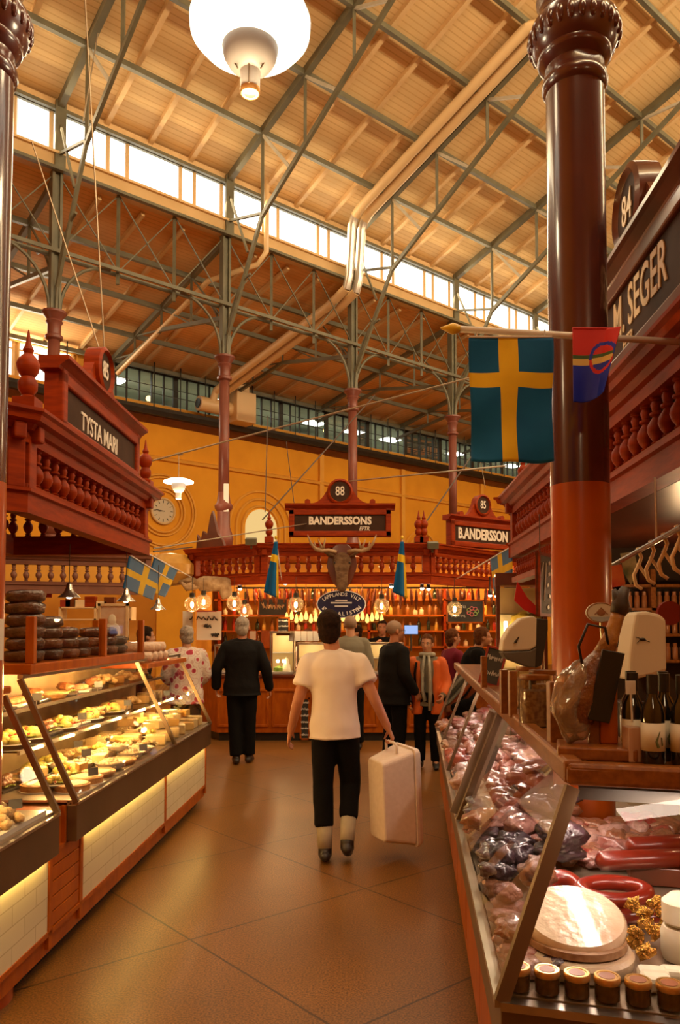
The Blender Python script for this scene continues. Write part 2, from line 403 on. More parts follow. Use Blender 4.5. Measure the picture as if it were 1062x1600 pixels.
# clerestory wall: cream beam below, glazed band above, on both sides of the nave
def clerestory(t, name, wname, ks):
    s = 1 if t < RIDGE else -1
    mb = MB(); hbox(mb, U0, U1, t-.14, t+.14, ZSILL, ZSILL+.26); hbox(mb, U0, U1, t-.20, t+.20, ZSILL+.26, ZSILL+.31)
    w_ = struct(mb.build(name, M['cream']))
    m2 = MB(); hbox(m2, U0, U1, t-.10, t+.10, ZEAVE-.10, ZEAVE+.05); m2.build('eaves_plate', M['rafter'], w_)
    m3 = MB(); m3.bar(H(U0, t+.16*s, ZSILL-.02), H(U1, t+.16*s, ZSILL-.02), .10, .06); m3.bar(H(U0, t+.13*s, ZEAVE-.14), H(U1, t+.13*s, ZEAVE-.14), .07, .07); m3.build('girder_flange', M['steel'], w_)
    cuts = [.07, .26, .31, .45, .47, .53, .71, .74, .93]
    for k in ks:
        f = MB()
        for c in (.03, .27, .38, .70, .79, .97): f.bar(H(BAY*(k+c), t, ZSILL+.31), H(BAY*(k+c), t, ZEAVE-.1), .06, .07)
        f.bar(H(BAY*k, t, ZSILL+.33), H(BAY*(k+1), t, ZSILL+.33), .06, .06); f.bar(H(BAY*k, t, ZEAVE-.13), H(BAY*(k+1), t, ZEAVE-.13), .05, .05)
        fo = struct(f.build(wname % (k+3), M['cream'], fix=True))
        g = MB(); g.quad(H(BAY*k, t-.02*s, ZSILL+.31), H(BAY*(k+1), t-.02*s, ZSILL+.31), H(BAY*(k+1), t-.02*s, ZEAVE-.1), H(BAY*k, t-.02*s, ZEAVE-.1))
        g.build('pane', M['daylit'], fo)
clerestory(0, 'wall_clerestory', 'window_1%d', range(-2, 7))
clerestory(2*RIDGE, 'wall_clerestory_near', 'window_2%d', range(-2, 7))

# scissor trusses across the nave, one per column
def truss(k, full=True):
    u = BAY*k; nth = {0: 'above the second iron column', 1: 'above the third iron column, left of the big lamp', 2: 'beside the cream conduits', 3: 'left of the big near column', 4: 'behind the big near column', -1: 'at the upper left corner'}
    t_ = thing('roof_truss', 'grey-green steel roof truss '+nth.get(k, 'at the far right end of the nave, number %d along' % k), 'roof truss', H(u, 0, ZCAP+.05), group='nave roof trusses')
    for side in (0, 1):
        T = (lambda t: t) if side == 0 else (lambda t: 2*RIDGE-t)
        a = MB(); a.bar(H(u, T(0), roof_z(0)-.16), H(u, T(RIDGE-.1), roof_z(RIDGE-.1)-.16), .12, .16); a.build('top_chord', M['steel'], t_, world=True)
        b = MB()
        lc = lambda t: 10.28+.56*(t-1.45) if t > 1.45 else 7.9+(2.38/1.45)*t
        b.bar(H(u, T(.12), lc(.12)), H(u, T(1.45), lc(1.45)), .06, .09); b.bar(H(u, T(1.40), lc(1.42)), H(u, T(RIDGE-.3), lc(RIDGE-.3)), .065, .10)
        b.build('bottom_chord', M['steel'], t_, world=True)
        for i in range(1, 5):
            p = MB(); tt = 1.45*i; p.bar(H(u, T(tt), roof_z(tt)-.2), H(u, T(tt), lc(tt)), .06, .06); p.build('post', M['steel'], t_, world=True)
            q = MB(); q.bar(H(u, T(tt), roof_z(tt)-.22), H(u, T(tt+.95), lc(tt+.95)+.03), .045, .06); q.build('strut', M['steel_hi'], t_, world=True)
        e = MB(); e.bar(H(u, T(.1), ZSILL+.3), H(u, T(1.45), 10.30), .05, .05); e.bar(H(u, T(.05), ZEAVE-.2), H(u, T(.9), 10.30-.62+.0), .04, .04); e.build('knee_brace', M['steel'], t_, world=True)
for k in range(-1, 6): truss(k)

# ------------------------------------------------------------------ iron columns of the arcade
def capital_prof(z, r):
    return [(r, z-.55), (r*1.35, z-.52), (r*1.4, z-.47), (r*1.05, z-.44), (r*1.05, z-.25), (r*1.35, z-.20), (r*1.15, z-.16), (r*1.6, z-.08), (r*1.9, z-.04), (r*1.9, z)]
def iron_column(k, t=0.0, label=None):
    u = BAY*k; b = H(u, t); c = thing('iron_column', label, 'column', b, group='iron columns of the arcade')
    a = MB(); a.lathe([(.24, 0), (.24, .3), (.17, .36), (.15, .45), (.14, 3.4), (.20, 3.46), (.22, 3.6), (.19, 3.72), (.145, 3.85), (.14, 4.2), (.19, 4.26), (.20, 4.33), (.15, 4.4), (.125, 4.62)], n=20); a.build('lower_shaft', M['maroon_far'], c, smooth='auto')
    s_ = MB(); s_.lathe([(.120, 4.6), (.112, 7.12)], n=20); s_.build('shaft', M['maroon_far'], c, smooth=True)
    q = MB(); q.lathe(capital_prof(ZCAP, .118), n=20); q.build('capital', M['maroon_far'], c, smooth='auto')
    # built-up post above the capital
    p = MB()
    for sx in (-1, 1):
        p.bar(H(u+.075*sx, t, ZCAP), H(u+.075*sx, t, ZSILL), .05, .16, up=(N2.x, N2.y, 0))
    p.bar(H(u, t, ZCAP), H(u, t, ZSILL), .10, .06, up=(N2.x, N2.y, 0)); p.bar(H(u, t+.17, ZSILL), H(u, t+.17, ZEAVE), .20, .05, up=(N2.x, N2.y, 0)); p.build('post', M['steel'], c, world=True)
    for sx in (-1, 1):
        br = MB(); pts = []
        for i in range(9):
            f = i/8; a_ = f*pi/2; pts.append(H(u+sx*(.10+1.0*(1-cos(a_))), t, ZCAP+.02+1.12*sin(a_)))
        br.tube(pts, .034, n=6); br.build('bracket', M['steel'], c, world=True)
    for sx in (-1, 1):
        br = MB(); pts = []
        for i in range(9):
            f = i/8; a_ = f*pi/2; pts.append(H(u, t+sx*(.10+.9*(1-cos(a_))), ZCAP+.02+1.5*sin(a_)))
        br.tube(pts, .030, n=6); br.build('bracket', M['steel'], c, world=True)
    return c
cn = {0: 'slim maroon iron column above the TYSTA MARI sign', 1: 'slim maroon iron column with a white box, left of centre', 2: 'slim maroon iron column rising behind the BANDERSSONS sign',
      3: 'slim maroon iron column rising behind the B.ANDERSSON sign', -1: 'slim maroon iron column hidden at the left frame edge', 4: 'slim iron column behind the big near column'}
for k in range(0, 5): iron_column(k, 0, cn[k])
# white box strapped to the third column
bx = MB(); q = U(353, 778, 16.9); bx.box((q.x, q.y, q.z), (.11, .09, .62), rz=.2); tag(bx.build('column_box', M['white'], base=True, bev=.01), 'narrow white box fixed to the slim column left of centre', 'box')
# longitudinal lattice girder below the clerestory
for k in range(-1, 6):
    g = thing('lattice_girder', 'grey lattice girder of bay %s along the arcade' % ['left of the TYSTA MARI sign', 'between the first two visible columns', 'left of the twin conduits', 'right of the twin conduits', 'behind the large blue and yellow flag', 'behind the big near column', 'at the far right end'][k+1], 'girder', H(BAY*k, 0, ZBEAM), group='arcade lattice girders')
    a = MB(); u0, u1 = BAY*k, BAY*(k+1)
    for dt in (-.12, .12): a.bar(H(u0, dt, ZBEAM), H(u1, dt, ZBEAM), .04, .075)
    a.build('lower_rail', M['steel'], g, world=True)
    for f in (1/3, 2/3):
        p = MB(); p.bar(H(u0+BAY*f, 0, ZBEAM-.25), H(u0+BAY*f, 0, ZSILL), .06, .06); p.build('post', M['steel'], g, world=True)
    for (fa, fb) in ((0, 1/3), (1/3, 2/3), (2/3, 1)):
        for (za, zb) in ((ZBEAM, ZSILL), (ZSILL, ZBEAM)):
            p = MB(); p.bar(H(u0+BAY*fa, (za-zb)*.01, za), H(u0+BAY*fb, (za-zb)*.01, zb), .022, .022); p.build('diagonal', M['steel'], g, world=True)

# ------------------------------------------------------------------ side aisle beyond the columns
sa = MB(); a, b, c, d = H(U0, -.1, low_z(0)), H(U1, -.1, low_z(0)), H(U1, WALL_T-.05, low_z(WALL_T-.05)), H(U0, WALL_T-.05, low_z(WALL_T-.05)); up = V((0, 0, .12))
sa.add([a, b, c, d, a+up, b+up, c+up, d+up], [(0,1,2,3), (7,6,5,4), (0,4,5,1), (1,5,6,2), (2,6,7,3), (3,7,4,0)])
aisle = struct(sa.build('ceiling_aisle', M['ceil_low']))
for k in range(-6, 22):
    if k % 4: rafter(BAY*k/4, -.2, WALL_T, low_z, .075, .10, aisle, M['rafter'] if 0 else M['cream'], 'rafter')
for t in (-1.5, -3.0, -4.5, -5.9):
    mb = MB(); mb.bar(H(-8, t, low_z(t)-.15), H(20, t, low_z(t)-.15), .09, .11); mb.build('purlin', M['steel'], aisle)
for k in range(-1, 6):
    u = BAY*k
    g = thing('aisle_truss', 'grey steel truss over the side aisle, bay position %s' % ['far left', 'left', 'left of centre', 'centre', 'right of centre', 'behind near column', 'far right'][k+1], 'roof truss', H(u, WALL_T, 8.2), group='side aisle trusses')
    a = MB(); a.bar(H(u, -.1, low_z(0)-.15), H(u, WALL_T, low_z(WALL_T)-.15), .10, .14); a.build('top_chord', M['steel'], g, world=True)
    a = MB(); a.bar(H(u, -.1, 8.55), H(u, -3.0, 9.15), .07, .09); a.bar(H(u, -3.0, 9.15), H(u, WALL_T, 8.75), .07, .09); a.build('bottom_chord', M['steel'], g, world=True)
    for t in (-1.5, -3.0, -4.5):
        zb = 8.55+.2*(-t) if t >= -3 else 9.15-.128*(-t-3)
        p = MB(); p.bar(H(u, t, zb), H(u, t, low_z(t)-.15), .05, .05); p.build('post', M['steel'], g, world=True)
    for (ta, za, tb, zb) in ((-.1, 8.55, -1.5, low_z(-1.5)-.15), (-1.5, 8.85, -3, low_z(-3)-.15), (-3, 9.15, -4.5, low_z(-4.5)-.15), (-4.5, 8.95, -5.9, low_z(-5.9)-.15)):
        p = MB(); p.bar(H(u, ta, za), H(u, tb, zb), .035, .035); p.build('diagonal', M['steel'], g, world=True)

# far wall with gallery
wl = MB(); hbox(wl, U0, U1, WALL_T-.3, WALL_T, 0, WALL_Z-.12)
wall = struct(wl.build('wall_far', M['plaster']))
tr = MB(); tr.sweep([(0, 0), (.10, .02), (.13, .09), (.05, .14), (0, .16)], H(U0, WALL_T).xy, H(U1, WALL_T).xy, N2, z0=6.55); struct(tr.build('trim_1', M['plaster_trim']))
UW0 = 3.95       # where the gallery windows begin
tr = MB(); tr.sweep([(-.3, -.12), (.34, -.12), (.40, .0), (.40, .10), (-.3, .10)], H(UW0-8, WALL_T).xy, H(U1, WALL_T).xy, N2, z0=WALL_Z); ledge = struct(tr.build('trim_2', M['dark']))
tr = MB(); tr.sweep([(.0, -.30), (.22, -.14), (.22, -.12), (0, -.12)], H(UW0-8, WALL_T).xy, H(U1, WALL_T).xy, N2, z0=WALL_Z); struct(tr.build('trim_3', M['wood_d']))
tr = MB(); tr.sweep([(-.25, 0), (.02, 0), (.02, .20), (-.25, .20)], H(U0, WALL_T).xy, H(U1, WALL_T).xy, N2, z0=WALL_Z+.10); struct(tr.build('trim_4', M['plaster_trim']))
for i, px in enumerate((500, 628, 752)):
    # pilaster strips on the wall, found along the wall line
    a_ = (px-531)/FP
    den = (N2.x*a_+N2.y); Yd = (N2.dot(P0)+WALL_T)/den; P = V((a_*Yd, Yd)); u = (P-P0).dot(D2)
    mb = MB(); hbox(mb, u-.09, u+.09, WALL_T, WALL_T+.10, 2.5, WALL_Z-.3); struct(mb.build('trim_%d' % (5+i), M['plaster_trim']))
def wall_uv(px, py):
    a_ = (px-531)/FP; Yd = (N2.dot(P0)+WALL_T)/(N2.x*a_+N2.y)
    for _ in range(4):
        q = U(px, py, Yd); 
    return (V((q.x, q.y))-P0).dot(D2), q.z
# arched niches, ringed with mouldings
def arch(px, py, r, inner, mrings, num, lit=None):
    u, z = wall_uv(px, py)
    mb = MB()
    for rr in mrings:
        pts = [H(u+rr*cos(a), WALL_T+.02, z+rr*sin(a)) for a in [pi*i/24 for i in range(25)]]
        pts = [H(u+rr, WALL_T+.02, z-1.2)]+pts+[H(u-rr, WALL_T+.02, z-1.2)]
        mb.tube(pts, .045, n=6)
    struct(mb.build('trim_%d' % num, M['plaster_trim']))
    if lit:
        g = MB(); pts = [H(u+inner*cos(a), WALL_T+.03, z+inner*sin(a)) for a in [pi*i/20 for i in range(21)]]+[H(u-inner, WALL_T+.03, z-.9), H(u+inner, WALL_T+.03, z-.9)]
        g.add(pts, [tuple(range(len(pts)))]); struct(g.build('window_3%d' % num, M['glow_win']))
M['glow_win'] = emis('warm_lit_window', (1, .66, .25), .9)
arch(407, 826, 1, .62, (.72, .95, 1.2), 21, lit=True)
arch(657, 868, 1, .55, (.7, .92), 22, lit=True)
# round clock on the wall, ringed
u, z = wall_uv(253, 799)
ck = thing('wall_clock', 'round cream clock high on the ochre wall, ringed by mouldings', 'clock', H(u, WALL_T, z-.4))
Mc = frame(H(u, WALL_T+.01, z), (D2.x, D2.y, 0), (0, 0, 1), (N2.x, N2.y, 0))
M['clock'] = mat('clock_face', (.62, .50, .34), rough=.5)
b = MB(); b.lathe([(0, .05), (.34, .05), (.34, 0)], n=40, M=Mc); b.build('clock_face', M['clock'], ck, world=True)
b = MB(); b.tube([Mc @ V((.37*cos(a), .37*sin(a), .05)) for a in [2*pi*i/40 for i in range(40)]], .035, n=8, closed=True); b.build('clock_rim', M['cream'], ck, world=True, smooth=True)
for i in range(12):
    a = 2*pi*i/12; b = MB(); b.bar(Mc @ V((.24*cos(a), .24*sin(a), .06)), Mc @ V((.31*cos(a), .31*sin(a), .06)), .03, .01); b.build('hour_mark', M['dark'], ck, world=True)
for (a, L) in ((R(188), .16), (R(175), .24)):
    b = MB(); b.bar(Mc @ V((.04*cos(a+pi), .04*sin(a+pi), .07)), Mc @ V((L*cos(a), L*sin(a), .07)), .03, .01); b.build('clock_hand', M['dark'], ck, world=True)
mb = MB()
for rr in (.62, .72, 1.0, 1.08): mb.tube([Mc @ V((rr*cos(a), rr*sin(a), .02)) for a in [2*pi*i/48 for i in range(48)]], .035, n=6, closed=True)
struct(mb.build('trim_23', M['plaster_trim']))

# gallery offices behind glazing
z0, z1 = WALL_Z+.10, 9.22
rm = MB(); hbox(rm, UW0, U1, WALL_T-3.2, WALL_T-3.05, z0-.1, z1); hbox(rm, UW0, U1, WALL_T-3.05, WALL_T-.30, z0-.15, z0-.02); hbox(rm, UW0-.12, UW0, WALL_T-3.2, WALL_T, z0-.1, z1)
M['office'] = mat('office_wall', (.42, .42, .33), (.30, .32, .26), rough=.8, scale=.9)
struct(rm.build('wall_gallery_office', M['office']))
rc = MB(); hbox(rc, UW0, U1, WALL_T-3.2, WALL_T-.05, z1, z1+.08); struct(rc.build('ceiling_gallery', M['office']))
M['office_dark'] = mat('gallery_mullion', (.03, .028, .02), rough=.5)
nwin = 10; uw = UW0
for i in range(13):
    wlen = 1.95
    f = MB(); u0 = uw+i*wlen; u1 = u0+wlen
    for j in range(5):
        uu = u0+wlen*j/5; f.bar(H(uu, WALL_T-.08, z0), H(uu, WALL_T-.08, z1), .045 if j else .16, .06, up=(N2.x, N2.y, 0))
    f.bar(H(u0, WALL_T-.08, z0+.04), H(u1, WALL_T-.08, z0+.04), .06, .08); f.bar(H(u0, WALL_T-.08, z1-.04), H(u1, WALL_T-.08, z1-.04), .06, .08)
    fo = struct(f.build('window_4%d' % i, M['office_dark']))
    g = MB(); g.quad(H(u0, WALL_T-.10, z0), H(u1, WALL_T-.10, z0), H(u1, WALL_T-.10, z1), H(u0, WALL_T-.10, z1)); g.build('pane', M['glass'], fo)
    if i % 2 == 0 or i in (5,):
        for du in (.6, ):
            p = H(u0+du, WALL_T-1.5, z1-.03); l = thing('fluorescent_light', 'fluorescent ceiling panel in gallery office bay %s' % ['at its left end', 'second from left', 'beside the ventilator', 'past the second column', 'past the third column', 'centre right', 'right of the third column', 'seen left of the flag', 'behind the flag', 'right of the flag', 'far right', 'farthest right', 'last'][i], 'ceiling light', p, group='gallery office lights')
            b = MB(); hbox(b, u0+du-.35, u0+du+.35, WALL_T-1.75, WALL_T-1.25, z1-.06, z1-.03); b.build('diffuser', M['tube'], l, world=True)
            b = MB(); hbox(b, u0+du-.4, u0+du+.4, WALL_T-1.8, WALL_T-1.2, z1-.03, z1); b.build('housing', M['white'], l, world=True)
    if i in (1, 4, 7, 9):
        b = MB(); hbox(b, u0+.5, u0+1.5, WALL_T-2.9, WALL_T-2.3, z0-.02, z0+[0, .75, 0, 0, .9, 0, 0, .6, 0, .8][i]); tag(b.build('office_cabinet', M['dark'], base=True), 'dark cabinet behind the gallery glass, %s' % {1: 'left of the ventilator', 4: 'between second and third column', 7: 'just left of the flag', 9: 'right behind the flag'}[i], 'cabinet', 'gallery cabinets')
for (px, py) in ((265, 612), (415, 640), (547, 665)):
    u, z = wall_uv(px, py); p = H(u, WALL_T-1.4, z); l = thing('desk_lamp', 'warm glowing lamp seen through the gallery glass, %s' % {265: 'left of the ventilator', 415: 'right of the slim column', 547: 'beside the middle column'}[px], 'lamp', p, group='gallery lamps')
    b = MB(); b.ell((0, 0, .1), (.09, .09, .09)); b.build('shade', M['bulb2'] if 'bulb2' in M else M.setdefault('bulb2', emis('warm_shade', (1, .6, .2), 4)), l, smooth=True)
    b = MB(); b.tube([(0, 0, z0-z), (0, 0, .05)], .02); b.build('stand', M['dark'], l)
# railing in front of the gallery: thin uprights
for i in range(30):
    u = UW0-1.5+i*.85; b = MB(); b.bar(H(u, WALL_T+.33, WALL_Z-.05), H(u, WALL_T+.33, WALL_Z+1.55), .028, .028)
    tag(b.build('railing_post', M['office_dark'], world=True), 'thin dark upright along the gallery ledge', 'railing post', 'gallery railing uprights')
for zz in (.72, .50):
    b = MB(); b.bar(H(UW0-1.6, WALL_T+.33, WALL_Z+zz), H(UW0+24, WALL_T+.33, WALL_Z+zz), .018, .018)
    tag(b.build('handrail', M['dark'], world=True), 'thin %s rail running along the gallery ledge' % ('upper' if zz > .6 else 'lower'), 'railing', None)
for i in range(6):
    um = UW0+1.5+i*4.2; area('gallery_office_light', H(um, WALL_T-1.2, z1-.08), H(um, WALL_T-1.6, z0), 3.6, .5, 34, (.95, 1, .82))
# big bright window left of the gallery, in the end of the wall
wend = MB(); hbox(wend, U0, UW0-.12, WALL_T-.3, WALL_T, WALL_Z+.10, WALL_Z+.28); hbox(wend, U0, UW0-.12, WALL_T-.3, WALL_T, 9.14, 9.4); hbox(wend, 2.85, UW0-.05, WALL_T-.3, WALL_T, WALL_Z, 9.4); struct(wend.build('wall_far_upper', M['plaster_trim']))
f = MB(); g = MB()
for (a, b_) in ((-3.0, -.2), (-.1, 1.2), (1.3, 2.75)):
    g.quad(H(a, WALL_T-.1, WALL_Z+.28), H(b_, WALL_T-.1, WALL_Z+.28), H(b_, WALL_T-.1, 9.14), H(a, WALL_T-.1, 9.14))
    for uu in (a, b_): f.bar(H(uu, WALL_T-.08, WALL_Z+.2), H(uu, WALL_T-.08, 9.2), .07, .08)
    f.bar(H(a, WALL_T-.08, 8.95), H(b_, WALL_T-.08, 8.95), .03, .03)
fo = struct(f.build('window_50', M['cream'])); g.build('pane', M['daylit'], fo)

# enclosing walls of the hall outside the picture, so that light bounces as indoors
wl = MB(); hbox(wl, U0, U1, 22.5, 22.8, 0, 12); struct(wl.build('wall_near', M['plaster']))
wl = MB(); hbox(wl, U1, U1+.3, -6.4, 22.8, 0, 15); struct(wl.build('wall_right', M['plaster']))
wl = MB(); hbox(wl, U0-.3, U0, -6.4, 22.8, 0, 15); struct(wl.build('wall_left', M['plaster']))
sn = MB(); a, b, c, d = H(U0, 2*RIDGE, ZSILL), H(U1, 2*RIDGE, ZSILL), H(U1, 22.8, 9.4), H(U0, 22.8, 9.4); up = V((0, 0, .12))
sn.add([a, b, c, d, a+up, b+up, c+up, d+up], [(0,1,2,3), (7,6,5,4), (0,4,5,1), (1,5,6,2), (2,6,7,3), (3,7,4,0)]); struct(sn.build('ceiling_near_aisle', M['ceil_low']))

# ------------------------------------------------------------------ conduits and ventilator
def pipe(pts, r, m, name, label, cat='pipe', group=None):
    b = MB(); b.tube(pts, r, n=12); return tag(b.build(name, m, world=True, smooth='auto'), label, cat, group)
for i, dx in enumerate((0, .31)):
    uc = 6.98+dx
    pts = [H(uc, .55, 10.10), H(uc, .55, 12.15-.0)]
    up_ = [H(uc, .55, ZEAVE+.30), H(uc, RIDGE-2.6, roof_z(RIDGE-2.6)-.34)]
    n_ = ('left', 'right')[i]
    pipe([H(uc, .40, 9.95), H(uc, .52, 10.25), H(uc, .62, 11.45), H(uc, .74, 11.66)], .105, M['pipe_s'], 'silver_riser_pipe', n_+' one of two silver riser pipes crossing the clerestory window', 'pipe', 'twin silver risers')
    pipe([H(uc, .74, 11.66), H(uc, .95, roof_z(.95)-.25), H(uc, 5.8, roof_z(5.8)-.25), H(uc+.9, 6.6, roof_z(6.6)-.25)], .115, M['pipe'], 'roof_conduit', n_+' one of two cream conduits climbing the nave roof', 'pipe', 'twin roof conduits')
    pipe([H(uc, .42, 9.98), H(uc, -.3, 9.75), H(uc-.2, WALL_T+.8, 8.75), H(uc-.25, WALL_T+.6, 8.3)], .11, M['pipe'], 'aisle_conduit', n_+' one of two cream conduits dropping through the side aisle', 'pipe', 'twin aisle conduits')
pipe([H(BAY*1.0+.9, .3, 12.0), H(BAY*1.0+.9, .3, 10.2), H(BAY+.8, .1, 9.95), H(BAY+.1, -.9, 9.7), H(BAY-.1, WALL_T+.8, 8.6)], .06, M['pipe'], 'vent_pipe', 'single thin cream vent pipe beside the third column head')
u, z = wall_uv(335, 628)
v = thing('ventilator', 'cream ventilation unit with round outlet on the gallery ledge', 'ventilator', H(u, WALL_T+.3, WALL_Z+.1))
b = MB(); b.tube([H(u-.9, WALL_T+.55, WALL_Z+.42), H(u+.3, WALL_T+.55, WALL_Z+.42)], .22, n=20); b.build('duct', M['pipe'], v, world=True, smooth='auto')
b = MB(); b.tube([H(u-.93, WALL_T+.55, WALL_Z+.42), H(u-.91, WALL_T+.55, WALL_Z+.42)], .14, n=20); b.build('outlet', M['black'], v, world=True)
b = MB(); hbox(b, u+.2, u+.9, WALL_T+.1, WALL_T+.95, WALL_Z+.02, WALL_Z+.95); hbox(b, u+.35, u+.75, WALL_T+.3, WALL_T+.8, WALL_Z+.95, 9.2); b.build('fan_housing', M['pipe'], v, world=True, bev=.02)
# ------------------------------------------------------------------ near columns (in front of the stalls)
def near_column(X, Y, label):
    c = thing('hall_column', label, 'column', (X, Y, 0))
    b = MB(); b.lathe([(.20, 0), (.20, .2), (.15, .26), (.137, .34), (.134, 2.31)], n=40); b.build('painted_lower_shaft', M['maroon_l'], c, smooth='auto')
    b = MB(); b.lathe([(.134, 2.31), (.134, 4.20)], n=40); b.build('shaft', M['maroon'], c, smooth='auto')
    b = MB(); b.lathe([(.134, 4.19), (.148, 4.205), (.153, 4.23), (.148, 4.255), (.137, 4.27), (.137, 4.31), (.165, 4.34), (.172, 4.355), (.17, 4.37), (.185, 4.39), (.205, 4.43), (.21, 4.48), (.20, 4.52), (.18, 4.55), (.165, 4.57), (.16, 4.62), (.175, 4.66), (.165, 4.72), (.145, 4.78), (.138, 4.95), (.155, 5.0), (.12, 5.05)], n=40); cc = b.build('collar', M['maroon'], c, smooth='auto')
    b = MB()
    for i in range(26):
        a = 2*pi*i/26; b.ell((.20*cos(a), .20*sin(a), 4.46), (.020, .020, .045), n=8, m=6)
    b.build('leaf_ring', M['maroon'], cc, smooth=True)
    b = MB(); b.lathe([(.118, 5.05), (.11, 7.12)], n=24); b.build('upper_shaft', M['maroon'], c, smooth='auto')
    b = MB(); b.lathe(capital_prof(ZCAP, .112), n=24); b.build('capital', M['maroon'], c, smooth='auto')
    b = MB(); b.box((0, 0, 9.3), (.2, .2, 3.2), rz=-ANG); b.build('post', M['steel'], c)
    return c
near_column(1.118, 3.6, 'big glossy maroon column on the right, ring collar at its top')
near_column(-1.655, 3.5, 'glossy maroon column cut by the left frame edge')

# ------------------------------------------------------------------ turned woodwork
def baluster_mb(h, r=.048, n=10):
    p = [(.62, 0), (.62, .05), (.45, .07), (.62, .10), (.38, .13), (.80, .24), (1.0, .36), (.92, .46), (.5, .58), (.42, .62), (.72, .65), (.72, .69), (.42, .72), (.62, .86), (.45, .93), (.66, .95), (.66, 1.0)]
    b = MB(); b.lathe([(q*r, z*h) for (q, z) in p], n=n); return b
def finial(parent, x, y, z, h=.42, m=None):
    s = h/.42
    b = MB(); b.box((x, y, z+.04*s), (.12*s, .12*s, .08*s)); b.lathe([(a*s, c*s) for (a, c) in [(.05, .08), (.03, .10), (.05, .13), (.052, .17), (.035, .20), (.055, .23), (.062, .27), (.05, .30), (.022, .33), (.03, .35), (.016, .38), (.004, .46)]], c=(x, y, z), n=14)
    return b.build('finial', m or M['wood'], parent, world=True, smooth='auto')
CORN = [(-.05, 0), (.05, 0), (.05, .025), (.075, .035), (.095, .07), (.135, .085), (.145, .12), (.165, .135), (.165, .155), (-.05, .155)]
def run(root, A, B, out, z0=2.35, spacing=.15, ea=0, eb=0, post=(1, 1), m=None, hs=1.0, brackets=True, lo=None):
    """one straight piece of balustraded canopy between plan points A and B"""
    m = m or M['wood']; A, B, out = V(A), V(B), V(out).normalized(); L = (B-A).length; d = (B-A)/L
    zb = z0+.15*hs; zt = z0+.47*hs
    b = MB(); b.sweep([(-.06, 0), (.055, 0), (.055, .12*hs), (.075, .13*hs), (.075, .15*hs), (-.06, .15*hs)], A, B, out, z0=z0, ea=ea, eb=eb); b.build('beam', m, root, world=True)
    b = MB(); b.sweep([(-.045, 0), (.045, 0), (.05, .03*hs), (-.045, .03*hs)], A, B, out, z0=zb, ea=ea, eb=eb); b.sweep([(-.05, 0), (.05, 0), (.055, .04*hs), (-.05, .04*hs)], A, B, out, z0=zt-.04*hs, ea=ea, eb=eb); b.build('rail', m, root, world=True)
    b = MB(); b.sweep([(o, z*hs) for (o, z) in CORN], A, B, out, z0=zt, ea=ea, eb=eb); b.build('cornice', m, root, world=True)
    n = max(1, int(L/spacing)); h = zt-.04*hs-zb-.03*hs
    global _bal
    key = (round(h, 3), m.name)
    for i in range(n):
        f = (i+.5)/n
        if (i == 0 and post[0]) or (i == n-1 and post[1]): continue
        p = A+d*L*f
        if key not in BAL:
            o = baluster_mb(h).build('baluster', m, None, smooth='auto'); BAL[key] = o.data
            bpy.data.objects.remove(o)
        o = bpy.data.objects.new('baluster', BAL[key]); COL.objects.link(o); o.parent = root
        q = MW(root).inverted() @ V((p.x, p.y, zb+.03*hs)); o.location = q
    for e, f in ((0, .0), (1, 1.0)):
        if post[e]:
            p = A+d*(.05 if e == 0 else L-.05)
            b = MB(); b.box((p.x, p.y, (zb+zt)/2), (.11, .11, zt-zb), rz=math.atan2(d.y, d.x)); b.build('corner_post', m, root, world=True, bev=.008)
            if brackets:
                b = MB(); q = p+out*.06; b.box((q.x, q.y, zt+.02), (.08, .10, .10), rz=math.atan2(d.y, d.x)); b.build('bracket', m, root, world=True, bev=.012)
BAL = {}
